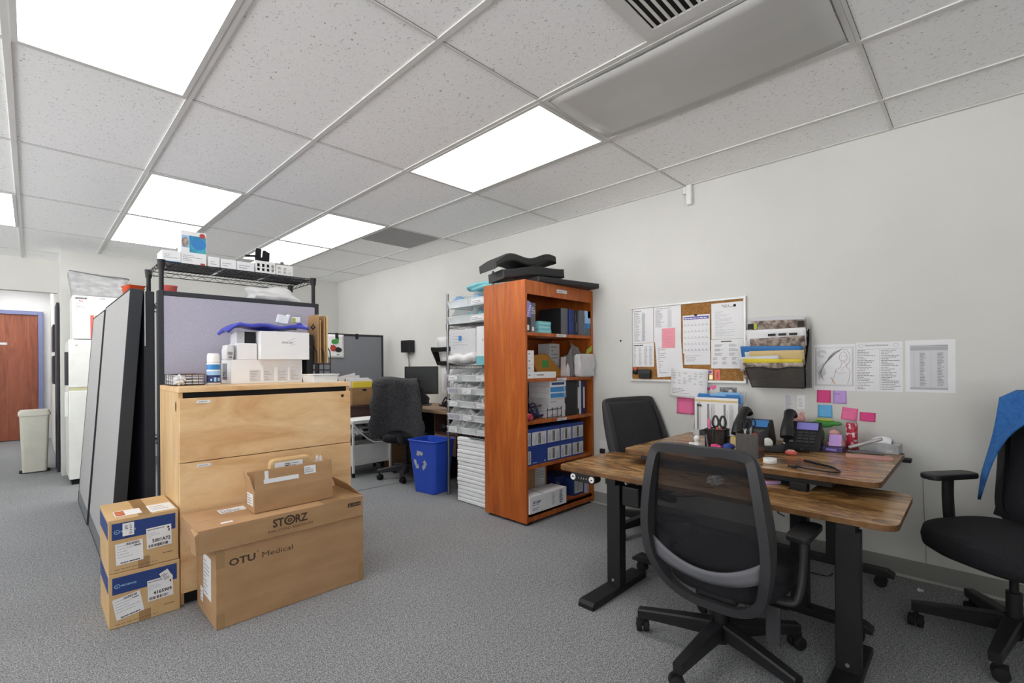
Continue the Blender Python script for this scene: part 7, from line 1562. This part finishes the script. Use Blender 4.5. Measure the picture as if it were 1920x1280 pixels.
# on the wall above it
t = thing('wall_charger', 'black ribbed charger box on the wall above the monitor', 'charger', (XW - 0.001, 5.36, 1.365))
b = MB(); b.box(-0.085, 0, -0.2, 0, 0, 0.155, 0, 0.008)
for k in range(5): b.box(-0.0885, -0.0855, -0.19 + k * 0.037, -0.175 + k * 0.037, 0.02, 0.135)
b.build('body', 'black', t)
b = MB(); b.tube(curve_pts([(-0.03, -0.1, 0.0), (-0.02, -0.1, -0.25), (-0.015, -0.1, -0.5), (-0.02, -0.09, -0.62)], 5), 0.007, 6); b.build('cord', 'greypl', t)
t = thing('wall_file', 'black open wall file with papers, behind the rack post', 'wall file', (XW - 0.001, 4.64, 1.20))
b = MB()
for y in (-0.42, -0.02): b.prism([(0.0, 0.0), (-0.03, 0.0), (-0.10, 0.17), (-0.10, 0.20), (0.0, 0.20)], 0, 0.012, 'x', 0, T=Matrix(((0, 1, 0, 0), (0, 0, 1, 0), (0, 0, 0, 1), (0, 0, 0, 1)))) if False else b.add([(0, y, 0), (-0.04, y, 0), (-0.13, y, 0.18), (-0.13, y, 0.21), (0, y, 0.21), (0, y + 0.012, 0), (-0.04, y + 0.012, 0), (-0.13, y + 0.012, 0.18), (-0.13, y + 0.012, 0.21), (0, y + 0.012, 0.21)], [(0, 1, 2, 3, 4), (9, 8, 7, 6, 5)] + [(i, 5 + i, 5 + (i + 1) % 5, (i + 1) % 5) for i in range(5)])
b.add([(-0.042, -0.42, 0.0), (-0.042, -0.008, 0.0), (-0.062, -0.008, 0.045), (-0.062, -0.42, 0.045), (-0.038, -0.42, 0.0), (-0.038, -0.008, 0.0), (-0.058, -0.008, 0.045), (-0.058, -0.42, 0.045)], [(0, 1, 2, 3), (7, 6, 5, 4), (3, 2, 6, 7), (0, 4, 5, 1)])
b.add([(-0.114, -0.42, 0.155), (-0.114, -0.008, 0.155), (-0.132, -0.008, 0.205), (-0.132, -0.42, 0.205), (-0.110, -0.42, 0.155), (-0.110, -0.008, 0.155), (-0.128, -0.008, 0.205), (-0.128, -0.42, 0.205)], [(0, 1, 2, 3), (7, 6, 5, 4), (3, 2, 6, 7), (0, 4, 5, 1)])
b.box(-0.006, 0, -0.42, -0.008, 0, 0.21); b.build('frame', 'black', t)
t2 = thing('paper_bundle', 'papers standing in the black wall file', 'papers', (XW - 0.001, 4.64, 1.205))
for k in range(2): b = MB(); b.sheet(lambda u, v: (-0.02 - 0.07 * v - 0.010 * k, -0.06 - 0.26 * u - 0.03 * k, 0.01 + (0.30 + 0.01 * k) * v), 4, 5, 0.006); b.build('sheet', 'paper', t2)
sheet_on_wall('white notice on the wall under the black wall file', 4.60, 0.87, 4.36, 1.17, 'paper', lambda b, w, h: b.rect(O, MY, Z_, w * 0.2, h * 0.15, w * 0.6, h * 0.6, 1), mats=('paperg',))
# brown board leaning under the desk, recycling bin
b = MB(); b.T = Matrix.Rotation(rad(-6), 4, 'X'); b.box(0, 0.5, -0.012, 0, 0, 0.56, 0, 0.002); tag(b.build('cardboard_sheet', 'cardd', None, (2.90 - 0.02, 5.10, 0.006), (0, 0, 0)), 'brown cardboard sheet leaning behind the jacketed chair', 'cardboard') if False else None
t = thing('cardboard_sheet', 'brown cardboard sheet standing behind the jacketed chair', 'cardboard', (2.86, 4.98, 0.0055)); b = MB(); b.box(0, 0.5, 0, 0.012, 0, 0.58, 0, 0.002); b.build('sheet', 'cardd', t)
t = thing('recycling_bin', 'blue recycling bin with a white arrow symbol beside the rack', 'bin', (2.662, 3.765, 0.001), rad(9))
b = MB(); o0, o1 = rrect(-0.10, 0.10, -0.135, 0.135, 0.03), rrect(-0.142, 0.142, -0.178, 0.178, 0.035); n = len(o0)
def ring(P, k, z): return [(x * k, y * k, z) for x, y in P]
vs = ring(o0, 0.97, 0) + ring(o0, 1.0, 0.008) + ring(o1, 1.0, 0.49) + ring(o1, 0.975, 0.49) + ring(o0, 0.96, 0.012)
fs = [tuple(reversed(range(n)))]
for r in range(4): fs += [(r * n + i, r * n + (i + 1) % n, (r + 1) * n + (i + 1) % n, (r + 1) * n + i) for i in range(n)]
fs.append(tuple(range(4 * n, 5 * n))); b.add(vs, fs); b.build('body', 'bin', t)
b = MB(); b.tube(ring(o1, 1.02, 0.492), 0.008, 6, closed=True); b.build('rim', 'bin', t)
b = MB(); tx = 0.042 / 0.48; o = Vector((-0.100 - tx * 0.27 - 0.0006, 0.02, 0.27)); vv = Vector((-tx, 0, 1)).normalized(); uu = Vector(MY); o = o + vv * 0.035; nn = uu.cross(vv)
def P2(a, c): return tuple(o + uu * a + vv * c + nn * 0.0025)
for k in range(3):
    th = 2 * PI * k / 3 + PI / 2; R2 = lambda r, a: (r * math.cos(a), r * math.sin(a) * 1.15)
    for i in range(5):
        a0 = th - 0.62 + i * 0.17; a1 = a0 + 0.175; q = [R2(0.05, a0), R2(0.082, a0), R2(0.082, a1), R2(0.05, a1)]; b.add([P2(*p) for p in q], [(0, 1, 2, 3)]); b.add([P2(*p) for p in q], [(3, 2, 1, 0)])
    a = th + 0.25; q = [R2(0.036, a), R2(0.096, a), R2(0.066, a + 0.5)]; b.add([P2(*p) for p in q], [(0, 1, 2)]); b.add([P2(*p) for p in q], [(2, 1, 0)])
b.build('recycling_symbol', 'symbolw', t)
# jacketed chair
t = thing('office_chair', 'grey office chair with a charcoal fleece over its back, at the corner desk', 'chair', (2.80, 4.42, 0.004), rad(-48))
star(t, rad(60), 0.28, 'char'); column_(t, 0.45); seat_(t, 0.455, 0.24, -0.2, 0.24, 0.07)
def jb(h): return -0.225 - 0.10 * h
f = MB(); half = [(0.03, 0.0), (0.15, 0.03), (0.21, 0.15), (0.215, 0.5), (0.205, 0.85), (0.17, 0.98)]
o = [(x, jb(h), 0.50 + 0.52 * h) for x, h in half] + [(-x, jb(h), 0.50 + 0.52 * h) for x, h in reversed(half)]; o = curve_pts(o + [o[0]], 3)[:-1]
loft_frame(f, o, lambda i: (0, 1, 0.1), 0.03, lambda i: 0.035); f.build('back_frame', 'char', t)
m = MB(); m.sheet(lambda u, v: ((v * 2 - 1) * 0.2, jb(u * 0.94 + 0.03) + 0.01, 0.51 + 0.49 * u), 8, 8, 0.012); m.build('backrest', 'mesh2', t)
m = MB(); m.tube(curve_pts([(0, -0.235, 0.51), (0, -0.2, 0.41), (0, -0.05, 0.365)], 5), 0.035, 8, ry=0.014, up=(1, 0, 0)); m.build('back_bracket', 'char', t)
fl = MB()
def fleece(u, v):
    s_ = u * 2 - 1; d = abs(s_); x = (v * 2 - 1) * (0.205 + 0.085 * d ** 0.8 + 0.012 * math.sin(18 * d)); ph = 16 * v
    L = 0.57 + 0.04 * math.sin(7 * v + 1) - 0.10 * (1 if s_ > 0 else 2.2) * 0
    if s_ <= 0: L = 0.27
    yb = jb(1.0 - 0.9 * d); off = 0.055 + 0.03 * d + 0.016 * math.sin(ph) * min(1, 3 * d) + 0.02 * math.sin(3 * d + 5 * v)
    z_ = 1.068 + 0.01 * math.sin(6 * v) - d * L
    if d < 0.03: off *= d / 0.03
    return (x, yb + (off if s_ <= 0 else -off), z_)
fl.sheet(fleece, 40, 36, 0.018)
tag(fl.build('fleece_jacket', 'fleece', None, (2.80, 4.42, 0.004), (0, 0, rad(-48))), 'charcoal fleece jacket hung over the back of the chair at the corner desk', 'jacket')
# ---------------------------------------------------------------- fridge corner and corridor things
FX0, FX1, FY0, FY1 = 0.268, 0.90, 6.66, 7.28
t = thing('refrigerator', 'white two door refrigerator standing at the end of the back wall', 'refrigerator', (FX0, FY0, 0.001))
w, d = FX1 - FX0, FY1 - FY0
b = MB(); b.box(0, w, 0.06, d, 0.05, 1.475, 0, 0.008); b.build('cabinet', 'fridge', t)
b = MB(); b.box(0.02, w - 0.02, 0.03, d - 0.02, 0.0, 0.0495); b.build('plinth', 'dark', t)
for nm, z0, z1, lab in (('door', 0.055, 0.965, None), ('door', 0.995, 1.488, None)):
    b = MB(); b.box(0, w, 0, 0.05, z0, z1, 0, 0.008); dr = b.build(nm, 'fridge', t)
    b = MB(); b.box(0.01, w - 0.01, 0.0505, 0.0595, z0 + 0.01, z1 - 0.01); b.build('gasket', 'ivory', dr)
    b = MB(); zz = z1 - 0.05 if z0 < 0.5 else z0 + 0.3
    b.box(-0.03, -0.001, 0.01, 0.035, (0.70 if z0 < 0.5 else 1.02), (0.95 if z0 < 0.5 else 1.36), 0, 0.006); b.build('handle', 'char' if z0 > 0.5 else 'fridge', dr)
b = MB(); b.box(0.004, w - 0.004, 0.003, 0.05, 0.9655, 0.9945); b.build('grip_strip', 'ivory', t)
for k, (x, z0, h) in enumerate(((0.215, 1.20, 0.13), (0.235, 0.72, 0.17))):
    b = MB(); b.box(x, x + 0.11, -0.0012, 0.0002, z0, z0 + h); b.lines((x, -0.0012, z0), X_, Z_, 0.008, 0.01, 0.09, h - 0.02, 8, 1, 3 + k, (0.4, 0.95), 0.3)
    tag(b.build('paper_notice', ['paper', 'inkb'], None, (FX0, FY0, 0.001)), 'small white paper stuck on the %s door of the refrigerator' % ('freezer', 'lower')[k], 'paper')
b = MB(); b.prism([(0.05, 1.43), (0.06, 1.42), (0.07, 1.43), (0.064, 1.437), (0.06, 1.433), (0.056, 1.437)], -0.004, 0.0002, 'y'); tag(b.build('fridge_magnet', 'silver', None, (FX0, FY0, 0.001)), 'small heart magnet on the freezer door', 'magnet')
# white appliance on it
t = thing('white_cabinet', 'white locked cabinet with a red notice standing on the refrigerator', 'cabinet', (0.30, 6.66, 1.4925))
b = MB(); b.box(0, 0.60, 0.025, 0.5, 0, 0.455, 0, 0.006); b.build('body', 'fridge', t)
b = MB(); b.box(0.002, 0.598, 0, 0.0245, 0.004, 0.452, 0, 0.006); dr = b.build('door', 'fridge', t)
b = MB(); b.box(0.235, 0.25, -0.002, -0.0003, 0.43, 0.436); b.lines((0.21, 0, 0.425), X_, Z_, 0, 0, 0.05, 0.012, 1, 0, 3, (0.9, 0.95), 0.6); b.build('badge', 'ink', dr)
b = MB(); b.box(0.02, 0.11, -0.0015, -0.0003, 0.32, 0.435); o = (0.02, -0.0015, 0.32); b.rect(o, X_, Z_, 0.002, 0.095, 0.086, 0.018, 1); b.write('NOTICE', o, X_, Z_, 0.01, 0.099, 0.011, 0, 0.001, width=0.068); b.write('No', o, X_, Z_, 0.03, 0.066, 0.022, 2, 0.0006, width=0.032, bold=0.02); b.lines(o, X_, Z_, 0.006, 0.006, 0.075, 0.05, 4, 1, 3, (0.4, 0.95), 0.25)
b.build('notice_label', ['paper', 'ink', 'inkr'], t)
b = MB(); b.box(0.09, 0.26, -0.0015, 0.0002, 0.01, 0.26); o = (0.09, -0.0015, 0.01); b.rect(o, X_, Z_, 0.045, 0, 0.03, 0.245, 1); b.rect(o, X_, Z_, 0.08, 0.06, 0.028, 0.185, 2); b.rect(o, X_, Z_, 0.115, 0.03, 0.02, 0.215, 1); tag(b.build('striped_sheet', ['paper', 'redp', 'lime'], None, (0.30, 6.66, 1.4925)), 'sheet with red and green stripes on the white cabinet door', 'sheet')
# felt tote
t = thing('felt_tote', 'grey felt storage tote on top of the white cabinet', 'tote', (0.515, 6.92, 1.9485))
b = MB(); w0, w1, d0, d1, h, e = 0.20, 0.235, 0.13, 0.16, 0.255, 0.008
b.box(-w0 + 0.01, w0 - 0.01, -d0 + 0.01, d0 - 0.01, 0.0, 0.006)
def side(p):
    b.sheet(p, 12, 8, 0.007)
sg = lambda u: -0.02 * math.sin(PI * u)
side(lambda u, v: ((-1 + 2 * u) * (w0 + (w1 - w0) * v), -(d0 + (d1 - d0) * v), 0.003 + (h + sg(u) * 0.4 - 0.03 * u) * v)); side(lambda u, v: ((1 - 2 * u) * (w0 + (w1 - w0) * v), (d0 + (d1 - d0) * v), 0.003 + (h + sg(u) - 0.02 * (1 - u)) * v))
side(lambda u, v: (-(w0 + (w1 - w0) * v), (1 - 2 * u) * (d0 + (d1 - d0) * v), 0.003 + h * v)); side(lambda u, v: ((w0 + (w1 - w0) * v), (-1 + 2 * u) * (d0 + (d1 - d0) * v), 0.003 + (h - 0.03 + 0.01 * u) * v))
b.build('body', 'felt', t)
b = MB(); b.tube(curve_pts([(-w1, -d1, h + 0.004), (0, -d1 - 0.004, h - 0.02), (w1, -d1, h - 0.028), (w1, d1, h - 0.018)], 6), 0.006, 6); b.build('piping', 'greypl', t)
b = MB(); b.sheet(lambda u, v: (-0.05 + 0.1 * u, d1 - 0.005, h - 0.03 + 0.06 * math.sin(PI * u) * v + 0.01 * v), 8, 4, 0.006); b.build('handle', 'felt', t)
# step bin
t = thing('waste_bin', 'tall putty coloured waste bin with a lid, in front of the corridor', 'waste bin', (0.028, 7.92, 0.001), rad(0))
b = MB(); o0, o1 = rrect(-0.10, 0.10, -0.15, 0.15, 0.025), rrect(-0.122, 0.122, -0.185, 0.185, 0.03); n = len(o0)
b.add([(x, y, 0.012) for x, y in o0] + [(x * 1.02, y * 1.02, 0.05) for x, y in o0] + [(x, y, 0.655) for x, y in o1], [tuple(reversed(range(n)))] + [(r * n + i, r * n + (i + 1) % n, (r + 1) * n + (i + 1) % n, (r + 1) * n + i) for r in range(2) for i in range(n)] + [tuple(range(2 * n, 3 * n))]); b.build('body', 'putty', t)
b = MB(); P = [(x * 1.09, y * 1.06) for x, y in o1]
b.add([(x, y, 0.656) for x, y in P] + [(x, y, 0.685) for x, y in P] + [(x * 0.85, y * 0.88, 0.708) for x, y in P], [tuple(reversed(range(n)))] + [(r * n + i, r * n + (i + 1) % n, (r + 1) * n + (i + 1) % n, (r + 1) * n + i) for r in range(2) for i in range(n)] + [tuple(range(2 * n, 3 * n))]); b.build('lid', 'putty', t)
b = MB(); b.box(-0.13, 0.13, -0.13, -0.1, 0.0, 0.0118) if False else b.box(-0.125, -0.08, -0.1, -0.05, 0.0, 0.03); b.box(0.08, 0.125, -0.1, -0.05, 0.0, 0.03); b.box(-0.08, 0.08, 0.05, 0.1, 0, 0.0115); b.build('wheel', 'black', t)
# boards against the corridor wall
t = thing('tall_board', 'tall dark board leaning against the corridor side of the back wall', 'board', (0.207, 7.60, 0.001))
b = MB(); b.box(0.0, 0.022, 0, 0.55, 0, 1.95, 0, 0.004); b.build('panel', 'pframe', t)
for k, (z0, z1, lab) in enumerate(((0.98, 1.36, 'lower'), (1.42, 1.78, 'upper'))):
    t = thing('notice_frame', '%s black notice frame on the corridor wall beside the door' % lab, 'frame', (0.234, 8.9, z0))
    b = MB(); b.box(-0.025, 0, 0, 0.6, 0, z1 - z0, 0, 0.004); b.build('frame', 'black', t)
    b = MB(); b.box(-0.0265, -0.0252, 0.03, 0.57, 0.03, z1 - z0 - 0.03); b.build('sheet', 'binderblk', t)
# ---------------------------------------------------------------- camera, world, view
yaw, roll = 0.8015, -0.0069
Rv = Vector((math.cos(yaw), -math.sin(yaw), 0)); Dv = Vector((math.sin(yaw), math.cos(yaw), 0)); Uv = Vector((0, 0, 1))
right = Rv * math.cos(roll) + Uv * math.sin(roll); up = Uv * math.cos(roll) - Rv * math.sin(roll); back = -Dv
cam = bpy.data.cameras.new('camera'); cam.sensor_width = 36.0; cam.lens = 888.77 / 1920 * 36.0
cam.shift_x = (960 - 975.4) / 1920; cam.shift_y = (682.47 - 640) / 1920; cam.clip_start = 0.02; cam.clip_end = 60
co = bpy.data.objects.new('camera', cam); C.objects.link(co)
mw = Matrix.Identity(4)
for i in range(3): mw[i][0], mw[i][1], mw[i][2] = right[i], up[i], back[i]
mw[0][3], mw[1][3], mw[2][3] = 0.0, 0.0, 1.205
co.matrix_world = mw
sc = bpy.context.scene; sc.camera = co
w = bpy.data.worlds.new('world'); sc.world = w; w.use_nodes = True
nt = w.node_tree; bg = nt.nodes['Background']       # bright lower half added to throw light up onto the ceiling, dim sky above
tc = nt.nodes.new('ShaderNodeTexCoord'); sp = nt.nodes.new('ShaderNodeSeparateXYZ'); rp = nt.nodes.new('ShaderNodeValToRGB')
mr = nt.nodes.new('ShaderNodeMapRange'); mr.inputs['From Min'].default_value = -0.06; mr.inputs['From Max'].default_value = 0.06
nt.links.new(tc.outputs['Generated'], sp.inputs[0]); nt.links.new(sp.outputs['Z'], mr.inputs['Value']); nt.links.new(mr.outputs[0], rp.inputs[0])
rp.color_ramp.elements[0].color = (0.985, 0.99, 1.0, 1); rp.color_ramp.elements[1].color = (0.10, 0.108, 0.12, 1)
nt.links.new(rp.outputs[0], bg.inputs[0]); bg.inputs[1].default_value = 10.5
vs = sc.view_settings; vs.view_transform = 'Standard'; vs.look = 'None'; vs.gamma = 1.0; vs.use_curve_mapping = False; vs.exposure = 0.55
sc.cycles.max_bounces = 8; sc.cycles.diffuse_bounces = 5; sc.cycles.transparent_max_bounces = 24; sc.cycles.caustics_reflective = False; sc.cycles.caustics_refractive = False
